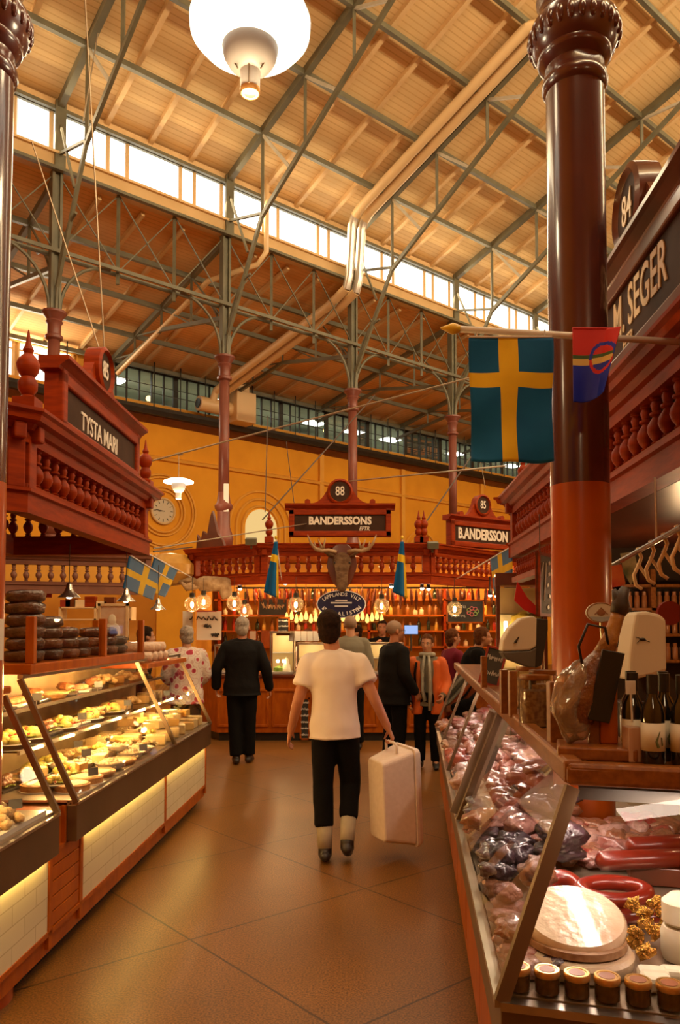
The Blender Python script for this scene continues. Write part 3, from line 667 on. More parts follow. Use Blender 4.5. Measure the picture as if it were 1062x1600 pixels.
def sign(root, C, out, W, z0, z1, txt, num, tsize, tcol, m=None, xs=.72, sub=None, ncol=None, toff=(0, 0), bold=.004, dr=.17, dz=.20, nw=None, pan=None):
    m = m or M['wood']; out = V((out[0], out[1], 0)).normalized(); x = V((0, 0, 1)).cross(out); C = V((C[0], C[1], 0))
    P = lambda a, z, o=0: C+x*a+out*o+V((0, 0, z)); H_ = z1-z0
    b = MB(); b.bar(P(-W/2, (z0+z1)/2), P(W/2, (z0+z1)/2), .10, H_); sb = b.build('sign_board', m, root, world=True)
    fw = .085
    b = MB()
    for (a, c) in ((z0+fw/2, 1), (z1-fw/2-.02, 1)): b.bar(P(-W/2+.0, a, .06), P(W/2, a, .06), .05, fw)
    for a in (-W/2+fw/2, W/2-fw/2): b.bar(P(a, z0, .06), P(a, z1, .06), fw, .05, up=out)
    b.build('frame_moulding', m, sb, world=True, bev=.012)
    b = MB(); b.bar(P(-W/2+fw, (z0+z1)/2-.01, .052), P(W/2-fw, (z0+z1)/2-.01, .052), .012, H_-2*fw); b.build('name_panel', pan or M['panel'], sb, world=True)
    b = MB(); b.sweep([(-.07, 0), (.07, 0), (.08, .02), (.12, .05), (.14, .06), (.14, .085), (-.07, .085)], P(-W/2-.06, 0).xy, P(W/2+.06, 0).xy, out.xy, z0=z1-.02); b.build('crown_moulding', m, sb, world=True)
    letters(txt, tsize, P(toff[0], (z0+z1)/2-.01+toff[1], .062), x, out, tcol, parent=sb, xs=xs, bold=bold)
    if sub: letters(sub[0], sub[1], P(sub[2], (z0+z1)/2+sub[3], .062), x, out, tcol, parent=sb, xs=xs, bold=.001, shear=.3)
    # scrolled pediment with number disc
    zc = z1+.06+dz; Mx = frame(P(0, zc, .0), x, (0, 0, 1), out)
    pts = []
    for i in range(13):
        f = i/12; a = dr*1.05*(1-f)+W*.30*f; pts.append((a, -dz+.02+ (dz*.95)*(1-f)**2.6))
    poly = [(p[0], p[1]) for p in pts]; poly = poly+[(poly[-1][0]+.05, -dz), (-poly[-1][0]-.05, -dz)]+[(-p[0], p[1]) for p in reversed(pts)]
    b = MB(); b.prism(poly, -.04, .04, M=Mx)
    for s in (-1, 1): b.tube([Mx @ V((s*(W*.30+.03), -dz+.04, -.045)), Mx @ V((s*(W*.30+.03), -dz+.04, .045))], .045, n=12)
    b.build('scroll_pediment', m, sb, world=True)
    b = MB(); b.lathe([(0, -.05), (dr*.98, -.05), (dr, .02), (dr, .07), (dr*.86, .085), (dr*.80, .06), (dr*.78, .055), (0, .055)], n=32, M=Mx); dsk = b.build('number_disc', m, sb, world=True, smooth='auto')
    b = MB(); b.lathe([(0, .058), (dr*.77, .058), (dr*.77, .05)], n=32, M=Mx); b.build('disc_panel', pan or M['panel'], sb, world=True)
    letters(num, dr*1.0, Mx @ V((0, 0, .064)), x, out, ncol or tcol, name='number', parent=sb, xs=.72, bold=.002)
    return sb

# left stall: TYSTA MARI
cL = thing('stall_canopy', 'red wooden balustraded canopy of the left stall under the TYSTA MARI sign', 'stall canopy', (-2.4, 6, 2.35))
LA, LB = (-1.95, 4.72), (-1.90, 7.45); lo_ = V((1, -.02))
run(cL, LA, LB, lo_, ea=.4, eb=1)
run(cL, (-3.0, 3.65), LA, V((.71, -.70)), ea=0, eb=.4)
run(cL, LB, (-4.6, 7.6), V((.05, 1)), ea=1, eb=0)
run(cL, (-3.05, 7.1), (-3.1, 4.9), V((-1, 0)), post=(0, 0), z0=2.32, brackets=False)
b = MB(); b.prism([(-1.98, 4.8), (-1.93, 7.4), (-4.6, 7.55), (-4.6, 3.7), (-3.0, 3.7)], 2.90, 2.94); b.build('canopy_board', M['wood'], cL, world=True)
b = MB(); b.prism([(-3.25, 7.3), (-3.3, 4.6), (-3.33, 4.6), (-3.28, 7.3)], 2.2, 2.9); b.build('dark_backing', M['wood_d'], cL, world=True)  # added dark panel, supplies the darkness behind the inner balusters
finial(cL, -1.93, 4.75, 2.97, .48); finial(cL, -1.86, 7.38, 2.97, .44)
sign(cL, (-1.93, 6.12), (1, -.02), 1.86, 2.98, 3.41, 'TYSTA MARI', '85', .19, M['letter'], xs=.82, toff=(-.10, -.035), bold=.0015, dr=.19, dz=.22)
# right stall: M. SEGER
cR = thing('stall_canopy', 'red wooden balustraded canopy of the right stall under the M. SEGER sign', 'stall canopy', (2.0, 5, 2.35))
ro_ = V((-1, .055)).normalized(); RA, RB = (1.48, 2.35), (1.76, 7.75)
run(cR, RA, RB, ro_, ea=.4, eb=1, spacing=.15)
run(cR, RB, (4.2, 8.6), V((-.3, 1)), ea=1)
run(cR, (2.6, 1.3), RA, V((-.7, -.7)), eb=.4)
b = MB(); b.prism([(1.52, 2.4), (1.80, 7.7), (4.2, 8.5), (4.2, 1.4), (2.6, 1.4)], 2.90, 2.94); b.build('canopy_board', M['wood_d'], cR, world=True)
# second, lower row of small spindles on the far half
sp = baluster_mb(.15, .022)
b = MB(); A, B = V((1.63, 5.2)), V((1.76, 7.72)); b.sweep([(-.05, 0), (.05, 0), (.05, .05), (-.05, .05)], A, B, ro_, z0=2.10); b.build('lower_rail', M['wood'], cR, world=True)
o0 = None
for i in range(26):
    p = A+(B-A)*(i+.5)/26; q = MW(cR).inverted() @ V((p.x, p.y, 2.17))
    if o0 is None: o0 = sp.build('spindle', M['wood'], cR, loc=q, smooth='auto')
    else: o = o0.copy(); COL.objects.link(o); o.location = q
finial(cR, 1.80, 7.6, 2.97, .36)
b = MB(); b.prism([(1.58, 2.5), (1.82, 7.6), (4.2, 8.4), (4.2, 1.5), (2.65, 1.5)], 2.36, 2.385); b.build('soffit', M['wood_d'], cR, world=True)
sign(cR, (1.565, 3.98), (-1, .055), 2.1, 3.03, 3.56, 'M. SEGER', '84', .30, M['gold'], xs=.66, toff=(.14, .03), sub=('EFTR.', .11, -.02, -.15), bold=.004, dr=.225, dz=.22, m=M['wood_d'])
# centre stall: BANDERSSONS
cC = thing('stall_canopy', 'octagonal red wooden canopy of the centre stall under the BANDERSSONS sign', 'stall canopy', (0, 13.5, 2.35))
C1, C2, C0, C3 = (-1.22, 12.05), (1.38, 12.05), (-2.45, 13.0), (3.4, 14.2)
run(cC, C1, C2, (0, -1), ea=.35, eb=.35, spacing=.155, post=(1, 1), z0=2.33)
run(cC, C0, C1, V((-.95, -1.23)), ea=.5, eb=.35, spacing=.155, z0=2.33)
run(cC, C2, C3, V((.73, -.69)), ea=.35, spacing=.155, z0=2.33)
run(cC, (-2.6, 16.5), C0, V((-1, 0)), eb=.5, spacing=.155, z0=2.33)
b = MB(); b.prism([C1, C2, C3, (3.4, 17), (-2.5, 17), C0], 2.92, 2.95); b.build('canopy_board', M['wood'], cC, world=True)
for (x, y) in ((-1.10, 12.02), (1.22, 12.02), (1.30, 12.02)): finial(cC, x, y, 2.97, .46)
sign(cC, (.0, 12.02), (0, -1), 1.58, 3.06, 3.50, 'BANDERSSONS', '88', .165, M['letter'], xs=.86, toff=(0, .03), sub=('EFTR.', .085, .38, -.10), bold=.007, dr=.20, dz=.20)
# pierced crest ornament at the left corner of the centre canopy
b = MB(); Mx = frame((-2.10, 12.80, 2.97), V((.79, -.61, 0)), (0, 0, 1), V((-.61, -.79, 0)))
b.prism([(-.38, 0), (-.36, .25), (-.28, .12), (-.22, .30), (-.12, .22), (-.05, .50), (.0, .62), (.05, .48), (.14, .22), (.24, .12), (.30, .0)], -.03, .03, M=Mx); b.build('carved_crest', M['wood_d'], cC, world=True, bev=.01)
# second sign B.ANDERSSON on the right wing
q = V((2.12, 12.66)); dd = (V(C3)-V(C2)).normalized()
sign(cC, (2.36, 12.98), V((.56, -.83)), 1.46, 2.98, 3.42, 'B.ANDERSSON', '85', .24, M['letter'], xs=.72, toff=(.0, -.0), bold=.009, dr=.18, dz=.22)
# stall far left behind: yellow wall, balustrade, chocolate sign
cB = thing('stall_canopy', 'mauve-brown balustraded canopy of the chocolate stall far left behind', 'stall canopy', (-4.5, 11.5, 2.2))
M['mauve'] = mat('mauve_brown_wood', (.22, .085, .05), (.17, .06, .035), rough=.5, scale=4)
run(cB, (-6.2, 11.0), (-2.95, 12.1), V((.32, -.95)), z0=2.16, m=M['mauve'], spacing=.17)
b = MB(); b.prism([(-6.1, 11.8), (-3.0, 12.8), (-3.0, 12.9), (-6.1, 11.9)], 2.3, 2.9); b.build('back_board', M['plaster_trim'], cB, world=True)
b = MB(); b.prism([(-6.4, 12.9), (-3.3, 13.9), (-3.3, 14.0), (-6.4, 13.0)], 0, 2.6); tag(b.build('stall_partition', M['plaster_trim'], base=True), 'ochre partition wall behind the left stall, under the mauve balustrade', 'partition')
M['redsign'] = mat('red_sign', (.42, .02, .01), rough=.5)
t = thing('shop_sign', 'red sign with gold CHOKLAD lettering on the ochre wall far left', 'sign', U(45, 925, 11.6))
a_, b_ = U(14, 922, 11.7), U(81, 925, 11.7); x = (b_-a_).normalized()
b = MB(); b.bar(a_+V((-.5, 0, 0)), b_, .02, .17); b.build('board', M['redsign'], t, world=True)
letters('BERG CHOKLAD', .095, (a_+b_)/2+V((-.05, -.02, 0)), x, (x.y, -x.x, 0), M['gold'], parent=t, xs=.85)
# ------------------------------------------------------------------ left counter
def LX(Y): return -1.355+.040*(Y-3.81)          # plan line of the left ledge
def RX(Y): return .385+.0955*(Y-1.90)           # plan line of the right ledge
M['deck'] = mat('steel_deck', (.55, .45, .32), (.45, .36, .25), rough=.3, metal=.7)
M['tiles'] = None
def tile_mat():
    m = bpy.data.materials.new('cream_wall_tiles'); m.use_nodes = True; nt = m.node_tree; b = nt.nodes['Principled BSDF']
    tc = nd(nt, 'ShaderNodeTexCoord'); sp = nd(nt, 'ShaderNodeSeparateXYZ'); cb = nd(nt, 'ShaderNodeCombineXYZ')
    nt.links.new(tc.outputs['Object'], sp.inputs[0]); nt.links.new(sp.outputs['Y'], cb.inputs['X']); nt.links.new(sp.outputs['Z'], cb.inputs['Y'])
    br = nd(nt, 'ShaderNodeTexBrick'); nt.links.new(cb.outputs[0], br.inputs['Vector'])
    br.inputs['Scale'].default_value = 1; br.inputs['Brick Width'].default_value = .24; br.inputs['Row Height'].default_value = .088; br.inputs['Mortar Size'].default_value = .003
    br.inputs['Color1'].default_value = (.72, .66, .46, 1); br.inputs['Color2'].default_value = (.68, .62, .43, 1); br.inputs['Mortar'].default_value = (.52, .46, .30, 1)
    nt.links.new(br.outputs['Color'], b.inputs['Base Color']); b.inputs['Roughness'].default_value = .25
    return m
M['tiles'] = tile_mat()
cnt = thing('counter', 'long left shop counter in orange wood with lit tile panels, carrying glass food cases', 'counter', (-1.75, 5, 0))
def lwall(mb, y0, y1, off0, off1, z0, z1):     # slab following the ledge line; off = inward distance
    return mb.prism([(LX(y0)-off0, y0), (LX(y1)-off0, y1), (LX(y1)-off1, y1), (LX(y0)-off1, y0)], z0, z1)
b = MB(); lwall(b, 2.3, 7.40, .07, .80, .07, .745); b.build('base', M['wood_l'], cnt, world=True)
b = MB(); lwall(b, 2.3, 7.36, .13, .78, .0, .075); b.build('plinth', M['black'], cnt, world=True)  # black strip carries the shade of the toe recess in its colour
for (ya, yb) in ((2.3, 3.81), (4.27, 5.93), (5.99, 7.36)):
    b = MB(); lwall(b, ya, yb, .055, .075, .185, .545); b.build('tile_panel', M['tiles'], cnt, world=True)
b = MB()
for y in (3.84, 4.24, 5.96, 7.38): lwall(b, y-.02, y+.02, .05, .08, .10, .56)
lwall(b, 2.3, 7.4, .05, .08, .16, .185)
b.build('stile', M['wood_l'], cnt, world=True)
# boards of the panel between the tile fields
for i in range(5):
    b = MB(); lwall(b, 3.865, 4.215, .055, .072, .19+i*.073, .258+i*.073); b.build('plank', M['wood_l'], cnt, world=True, bev=.004)
for (ya, yb, n_) in ((2.3, 3.80, 'near'), (4.02, 7.36, 'far')):
    b = MB(); lwall(b, ya, yb, -.002, .05, .56, .745); b.build('fascia', M['fascia'], cnt, world=True, bev=.004)
    b = MB(); lwall(b, ya, yb, -.008, .03, .745, .757); lwall(b, ya, yb, .035, .05, .745, .765); b.build('chrome_edge', M['chrome'], cnt, world=True)
b = MB(); lwall(b, 3.80, 4.02, .05, .42, .54, .56); lwall(b, 3.80, 3.82, .05, .42, .54, .745); lwall(b, 4.0, 4.02, .05, .42, .54, .745); b.build('recess_shelf', M['wood_l'], cnt, world=True)
# warm strip light under the fascia
M['strip'] = emis('warm_led_strip', (1, .62, .16), 34)
for (ya, yb) in ((2.3, 3.78), (4.28, 5.9), (6.0, 7.34)):
    ym = (ya+yb)/2
    b = MB(); lwall(b, ya, yb, .022, .034, .552, .558); b.build('light_strip', M['strip'], cnt, world=True)
for i in (0,):
    pass
def slant_case(name, label, ya, yb, LXf, s, hz0, hz1, back, posts, rail_m, wood=True, depth=.72):
    """glass case on a ledge line; s=+1 left counter (glass leans to -x), -1 right counter"""
    c = thing(name, label, 'display case', (LXf((ya+yb)/2)-s*depth/2, (ya+yb)/2, hz0))
    P = lambda y, f, o=0: V((LXf(y)-s*(back*f+o), y, hz0+(hz1-hz0)*f))
    b = MB(); b.prism([(LXf(ya)-s*.02, ya), (LXf(yb)-s*.02, yb), (LXf(yb)-s*depth, yb), (LXf(ya)-s*depth, ya)], hz0-.0, hz0+.012); b.build('deck', M['deck'], c, world=True)
    for y in posts: b = MB(); b.bar(P(y, 0), P(y, 1), .028, .022, up=(0, 1, 0)); b.build('glazing_bar', M['fascia'], c, world=True)
    for y0_, y1_ in zip(posts[:-1], posts[1:]):
        g = MB(); g.quad(P(y0_, .02), P(y1_, .02), P(y1_, .98), P(y0_, .98)); g.build('glass_pane', M['case_glass'], c, world=True, fix=False)
    for y in (posts[0], posts[-1]):
        g = MB(); g.quad(P(y, .02), P(y, .98), P(y, 1)+V((-s*(depth-back), 0, 0)), P(y, 0)+V((-s*depth, 0, .02))); g.build('end_glass', M['case_glass'], c, world=True, fix=False)
    b = MB(); b.prism([(LXf(ya)-s*(depth-.015), ya), (LXf(yb)-s*(depth-.015), yb), (LXf(yb)-s*depth, yb), (LXf(ya)-s*depth, ya)], hz0, hz1); b.build('back_panel', M['casewall'], c, world=True)
    return c, P
M['casewall'] = mat('case_back_panel', (.40, .27, .11), (.30, .19, .07), rough=.5)
caseL, PL = slant_case('food_display_case', 'long slanted-glass deli case on the left counter, full of warm-lit food', 4.02, 7.34, LX, 1, .757, 1.385, .30, [4.02, 6.02, 7.33], M['wood_l'])
b = MB(); 
for f, z, dy in ((.0, 0, 0),): pass
b.bar(PL(4.02, 1)+V((0, 0, .012)), PL(7.34, 1)+V((0, 0, .012)), .03, .02); b.build('top_bar', M['chrome'], caseL, world=True)
for (zz, o0, o1) in ((1.0, .32, .62), (1.19, .44, .70)):
    b = MB(); b.prism([(LX(4.06)-o0, 4.06), (LX(7.3)-o0, 7.3), (LX(7.3)-o1, 7.3), (LX(4.06)-o1, 4.06)], zz, zz+.008); b.build('glass_shelf', M['shelfglass'] if 'shelfglass' in M else M.setdefault('shelfglass', thin_glass('shelf_glass', (.95, .9, .8), k=1.5)), caseL, world=True)
    b = MB(); b.bar((LX(4.06)-o0, 4.06, zz), (LX(7.3)-o0, 7.3, zz), .016, .02); b.build('shelf_edge', M['chrome'], caseL, world=True)
caseN, PN = slant_case('food_display_case', 'near slanted-glass case at the lower left with pale pastries', 2.5, 3.80, LX, 1, .757, 1.32, .27, [2.5, 3.78], M['wood_l'])
b = MB(); b.bar(PN(2.5, 1)+V((-.05, 0, .03)), PN(3.80, 1)+V((-.05, 0, .03)), .16, .035); b.build('wooden_top', M['wood_l'], caseN, world=True, bev=.006)
for ya in (2.8, 3.25, 3.6): point('case_lamp', (LX(ya)-.25, ya, 1.22), 10, (1, .62, .22), .025)
for ya in (4.25, 4.7, 5.15, 5.6, 6.2, 6.65, 7.1):
    point('case_lamp', (LX(ya)-.34, ya, 1.35), 12, (1, .62, .22), .025)
    point('case_lamp', (LX(ya)-.30, ya+.1, .985), 5.0, (1, .62, .22), .02)
# wooden-framed glass cabinet on top
t = thing('loaf_cabinet', 'wood-framed glass cabinet of wrapped loaves standing on the left deli case', 'cabinet', (LX(5.1)-.5, 5.1, 1.40))
b = MB(); o0, o1 = .27, .66
lwall(b, 4.08, 6.12, o0, o1, 1.405, 1.46); b.build('base_board', M['wood_l'], t, world=True, bev=.006)
for y in (4.12, 5.22, 6.08):
    for o in (o0+.02, o1-.02): b = MB(); b.box((LX(y)-o, y, 1.585), (.045, .045, .25)); b.build('corner_post', M['wood_l'], t, world=True, bev=.004)
for (ya, yb) in ((4.14, 5.2), (5.24, 6.06)):
    g = MB(); g.quad((LX(ya)-o0-.02, ya, 1.46), (LX(yb)-o0-.02, yb, 1.46), (LX(yb)-o0-.02, yb, 1.70), (LX(ya)-o0-.02, ya, 1.70)); g.build('glass_pane', M['case_glass'], t, world=True, fix=False)
g = MB(); g.quad((LX(4.12)-o0-.04, 4.12, 1.46), (LX(4.12)-o1+.04, 4.12, 1.46), (LX(4.12)-o1+.04, 4.12, 1.70), (LX(4.12)-o0-.04, 4.12, 1.70)); g.build('glass_pane', M['case_glass'], t, world=True, fix=False)
b = MB(); lwall(b, 6.12, 7.38, .24, .62, 1.33, 1.37); tag(b.build('counter_shelf', M['wood_l'], base=True, bev=.006), 'orange wooden shelf beyond the loaf cabinet carrying wrapped rolls', 'shelf')

# ------------------------------------------------------------------ right counter
CR = V((.385, 1.90)); G = V((.9636, -.267)); GN = V((-.267, -.9636))     # corner, direction and outward normal of the near face
cr = thing('counter', 'right meat counter with bronze fascia and red-orange wooden base, corner towards the viewer', 'counter', (1.1, 4, 0))
far = V((RX(7.24), 7.24)); NE = CR+G*1.55
def poly_in(o, on):      # body outline set back by o on the aisle face and on on the near face
    c = CR + V((o, o*.0)) + V((0, on)); return [(CR.x+o, CR.y+on+.27*o), (RX(7.24)+o, 7.24-o*.5), (RX(7.24)+.95, 7.24-o*.5), (NE.x+.05, 4.0), (NE.x, NE.y+on)]
b = MB(); b.prism(poly_in(.05, .05), .07, .60); b.build('base', M['wood_l'], cr, world=True)
b = MB(); b.prism(poly_in(.10, .12), 0, .07); b.build('plinth', M['black'], cr, world=True)
b = MB(); b.prism(poly_in(0, 0), .58, .745); b.build('fascia', M['fascia'], cr, world=True, bev=.004)
b = MB(); b.bar((CR.x, CR.y, .752), (far.x, far.y, .752), .03, .02); b.bar((CR.x, CR.y, .752), (NE.x, NE.y, .752), .035, .02); b.build('chrome_edge', M['chrome'], cr, world=True)
b = MB()
for i in range(7):
    y = 2.3+i*.8; b.prism([(RX(y)+.045, y), (RX(y+.77)+.045, y+.77), (RX(y+.77)+.05, y+.77), (RX(y)+.05, y)], .12, .56)
b.build('base_boards', M['wood_l'], cr, world=True)
cs = thing('food_display_case', 'slanted-glass meat case on the right counter, sausages and wrapped meats inside', 'display case', (1.0, 4, .76))
def PR(y, f): return V((RX(y)+.195*f, y+ (.02 if y < 2 else 0)*f, .757+.49*f))
T0 = V((.588, 1.99, 1.247)); B0 = V((CR.x, CR.y, .757))
def PQ(a, f): q = CR+G*a; return V((q.x, q.y, .757)).lerp(V((q.x, q.y, .757))+(T0-B0), f)
b = MB(); b.prism([(CR.x+.02, CR.y+.02), (far.x+.02, far.y), (far.x+.62, far.y), (NE.x-.02, 3.9), (NE.x-.02, NE.y+.02)], .757, .765); b.build('deck', M['deck'], cs, world=True)
for (p_, q_, w_, h_, u_) in [(B0, T0, .026, .034, (1, 0, 0)), (PR(3.66, 0), PR(3.66, 1), .03, .03, (0, 1, 0)), (PR(3.82, 0), PR(3.82, 1), .03, .03, (0, 1, 0)), (PQ(1.5, 0), PQ(1.5, 1), .03, .03, (0, 0, 1))]+[(PR(y, 0), PR(y, 1), .018, .018, (0, 1, 0)) for y in (4.9, 6.0, 7.22)]:
    b = MB(); b.bar(p_, q_, w_, h_, up=u_); b.build('glazing_bar', M['fascia'], cs, world=True)
b = MB(); b.bar(PR(3.74, 0)+V((.012, 0, 0)), PR(3.74, 1)+V((.012, 0, 0)), .11, .008, up=(0, 1, 0)); b.build('mullion_infill', M['deck'], cs, world=True)
ys = [1.92, 3.66, 4.9, 6.0, 7.22]
for a, c in zip(ys[:-1], ys[1:]):
    a2 = 3.82 if a == 3.66 else a
    p0, p1 = (B0, T0) if a < 2 else (PR(a2, 0), PR(a2, 1))
    g = MB(); g.quad(p0, PR(c, 0), PR(c, 1), p1); g.build('glass_pane', M['case_glass'], cs, world=True, fix=False)
g = MB(); g.quad(PQ(0, 0), PQ(1.5, 0), PQ(1.5, 1), PQ(0, 1)); g.build('glass_pane', M['case_glass'], cs, world=True, fix=False)
b = MB(); b.prism([(far.x+.62, far.y), (far.x+.64, far.y), (1.46, 3.5), (1.44, 3.5)], .76, 1.24); b.prism([(1.44, 3.5), (1.46, 3.52), (NE.x, 3.3), (NE.x, 3.27)], .76, 1.24); b.build('back_panel', M['casewall'], cs, world=True)
# oak rail and top board
top = [(.565, 1.955), (RX(7.4)+.175, 7.4), (RX(7.4)+.50, 7.4), (.98, 3.35), (1.10, 2.95), (2.02, 2.8), (2.02, 1.59)]
k_ = T0.xy+G*1.5
top[-1] = (k_.x, k_.y-.02); top[-2] = (k_.x, k_.y+1.1)
b = MB(); b.prism(top, 1.262, 1.305); tag(b.build('oak_countertop', M['oak'], base=True, bev=.008), 'oiled oak countertop running along the right meat case', 'countertop')
b = MB(); b.bar((RX(1.95)+.195, 1.96, 1.29), (RX(7.4)+.195, 7.4, 1.29), .05, .06); b.bar((T0.x-.015, T0.y-.01, 1.285), (k_.x, k_.y-.01, 1.285), .05, .055)
tag(b.build('oak_rail', M['oak'], base=True, bev=.010), 'raised oak rail edging the right countertop', 'rail')
M['case_white'] = mat('case_lamp_housing', (.10, .08, .06), rough=.5)
b = MB(); b.bar(PQ(.03, 1)+V((0, .05, -.02)), PQ(1.48, 1)+V((0, .05, -.02)), .05, .03); b.build('lamp_housing', M['case_white'], cs, world=True)
area('meat_lamp', (1.15, 1.98, 1.225), (1.1, 2.15, .8), 1.0, .05, 6, (1, .78, .62))
for y, p in ((2.7, 6.5), (4.4, 8), (5.6, 7), (6.7, 6)):
    area('meat_lamp', (RX(y)+.29, y, 1.24), (RX(y)+.2, y, .8), 1.0, .05, p, (1, .76, .62))
# ------------------------------------------------------------------ centre stall: counter, shelving, lamps
ct = thing('counter', 'panelled red-brown counter of the centre stall', 'counter', (-.6, 11.8, 0))
pl = [(-1.98, 11.75), (-1.80, 11.45), (1.9, 11.45), (3.0, 12.6), (2.6, 13.0), (1.7, 12.1), (-1.5, 12.1), (-2.0, 12.9), (-2.5, 12.6)]
def off(poly, d): return poly
b = MB(); b.prism(pl, .12, .93); b.build('base', M['wood_l'], ct, world=True)
b = MB(); b.prism([(p[0]*.985, p[1]+.05) for p in pl], 0, .13); b.build('plinth', M['black'], ct, world=True)
b = MB(); b.prism([(p[0]*1.01, p[1]-.03) for p in pl], .93, .965); b.build('top', M['wood_d'], ct, world=True)
for i in range(9):
    x = -1.62+i*.40; b = MB()
    b.box((x, 11.44, .74), (.34, .02, .04)); b.box((x, 11.44, .22), (.34, .02, .04)); b.box((x-.16, 11.44, .48), (.035, .02, .5)); b.box((x+.16, 11.44, .48), (.035, .02, .5)); b.build('panel_moulding', M['wood_l'], ct, world=True, bev=.006)
# back wall of the stall and its shelving
b = MB(); b.prism([(-2.5, 15.2), (3.6, 15.2), (3.6, 15.3), (-2.5, 15.3)], 0, 2.9); b.prism([(-2.5, 13.2), (-2.45, 13.2), (-2.45, 15.2), (-2.5, 15.2)], 1.2, 2.4)
tag(b.build('stall_back_wall', M['plaster_trim'], base=True), 'back wall of the centre stall behind the bottle shelves, amber glow in its colour', 'wall panel')  # amber glow behind the shelves is put into the wall colour
sh = thing('wall_shelving', 'wooden shelving of bottles along the back of the centre stall', 'shelving', (0.5, 14.9, 1.0))
SZ = [1.30, 1.60, 1.90, 2.20]
for z in SZ:
    b = MB(); b.box((.55, 14.98, z-.015), (5.9, .34, .03)); b.build('shelf', M['wood_l'], sh, world=True)
for x in (-2.3, -.9, .55, 2.0, 3.4):
    b = MB(); b.box((x, 14.98, 1.75), (.05, .34, 1.3)); b.build('upright', M['wood'], sh, world=True)
def bottle_mb(h=.27, r=.036, n=10):
    b = MB(); b.lathe([(r*.9, 0), (r, .01), (r, h*.60), (r*.8, h*.68), (r*.36, h*.78), (r*.34, h*.93), (r*.42, h*.94), (r*.42, h), (0, h)], n=n); return b
BM = [mat('amber_glass_bottle', (.30, .10, .015), rough=.15, spec=.8), mat('dark_green_bottle', (.02, .03, .012), rough=.12, spec=.8), mat('red_label_bottle', (.38, .03, .012), rough=.2), mat('golden_oil_bottle', (.62, .34, .05), rough=.12, spec=.8), mat('pale_jar', (.66, .50, .28), rough=.3)]
BN = ['amber bottle', 'dark green bottle', 'red bottle', 'golden oil bottle', 'pale jar']
rowN = ['lowest', 'second', 'third', 'topmost']
protoB = {}
for si, z in enumerate(SZ):
    x = -2.2
    while x < 3.35:
        k = random.choice([0, 0, 1, 2, 3, 4]); hs = random.uniform(.75, 1.0)
        if any(abs(x-u) < .06 for u in (-2.3, -.9, .55, 2.0, 3.4)): x += .06; continue
        bay = ['left end', 'left middle', 'centre', 'right'][sum(x > q for q in (-.9, .55, 2.0))]
        lab = '%s on the %s shelf behind the centre stall, %s bay' % (BN[k], rowN[si], bay); grp = 'bottles on the %s back shelf' % rowN[si]
        if k not in protoB:
            protoB[k] = bottle_mb(.27 if k < 4 else .16, .036 if k < 4 else .045).build('bottle' if k < 4 else 'jar', BM[k], smooth='auto', loc=(x, 14.93, z)); o = tag(protoB[k], lab, 'bottle' if k < 4 else 'jar', grp)
        else:
            o = protoB[k].copy(); COL.objects.link(o); o.location = (x, 14.93, z); tag(o, lab, None, grp)
        o.scale = (1, 1, hs)
        x += random.uniform(.115, .19)
# row of warm back-lit glasses: strip lights over the shelves
for x in (-1.6, -.2, 1.3, 2.7):
    area('shelf_lamp', (x, 14.5, 2.42), (x, 15.0, 1.6), 1.1, .08, 13, (1, .60, .24))
for x, y in ((-1.2, 13.2), (.2, 13.2), (1.6, 13.4), (2.6, 14)):
    point('stall_fill_light', (x, y, 2.62), 26, (1, .60, .26), .08)  # lights added without a lamp body, to brighten inside the canopy
# globe pendant lamps
def globe(px, py, Y, label):
    q = U(px, py, Y); t = thing('globe_lamp', label, 'pendant lamp', q, group='clear globe lamps of the centre stall')
    b = MB(); b.ell((0, 0, 0), (.115, .115, .115), n=24, m=16); b.build('glass_globe', M['globe'], t, smooth=True)
    b = MB(); b.lathe([(.0, .17), (.035, .165), (.04, .11), (.03, .09), (0, .09)], n=14); b.build('lamp_holder', M['dark'], t, smooth='auto')
    b = MB(); b.ell((0, 0, -.01), (.026, .026, .048), n=12, m=8); b.build('filament_bulb', M['bulb'], t, smooth=True)
    b = MB(); b.tube([(0, 0, .16), (0, 0, max(.2, 2.40-q.z))], .005, n=6); b.build('cord', M['dwire'], t)
    point('globe_light', (q.x, q.y, q.z-.16), 5.5, (1, .62, .28), .04)
M['globe'] = thin_glass('clear_globe_glass', (1, .93, .8), k=.5, haze=.10, hcol=(1, .8, .5))
for a in ((300, 944, 11.4, 'leftmost clear globe lamp, one of a close pair'), (318, 940, 11.7, 'second clear globe lamp from the left, touching the leftmost in view'), (366, 942, 11.5, 'clear globe lamp above the grey-haired man in the black jacket'),
          (382, 953, 12.6, 'clear globe lamp half hidden behind the one above the grey-haired man'), (462, 944, 11.5, 'clear globe lamp left of the oval sign'), (596, 946, 11.5, 'clear globe lamp right of the oval sign'), (710, 951, 11.8, 'rightmost clear globe lamp in front of the chalk drawing')): globe(*a)
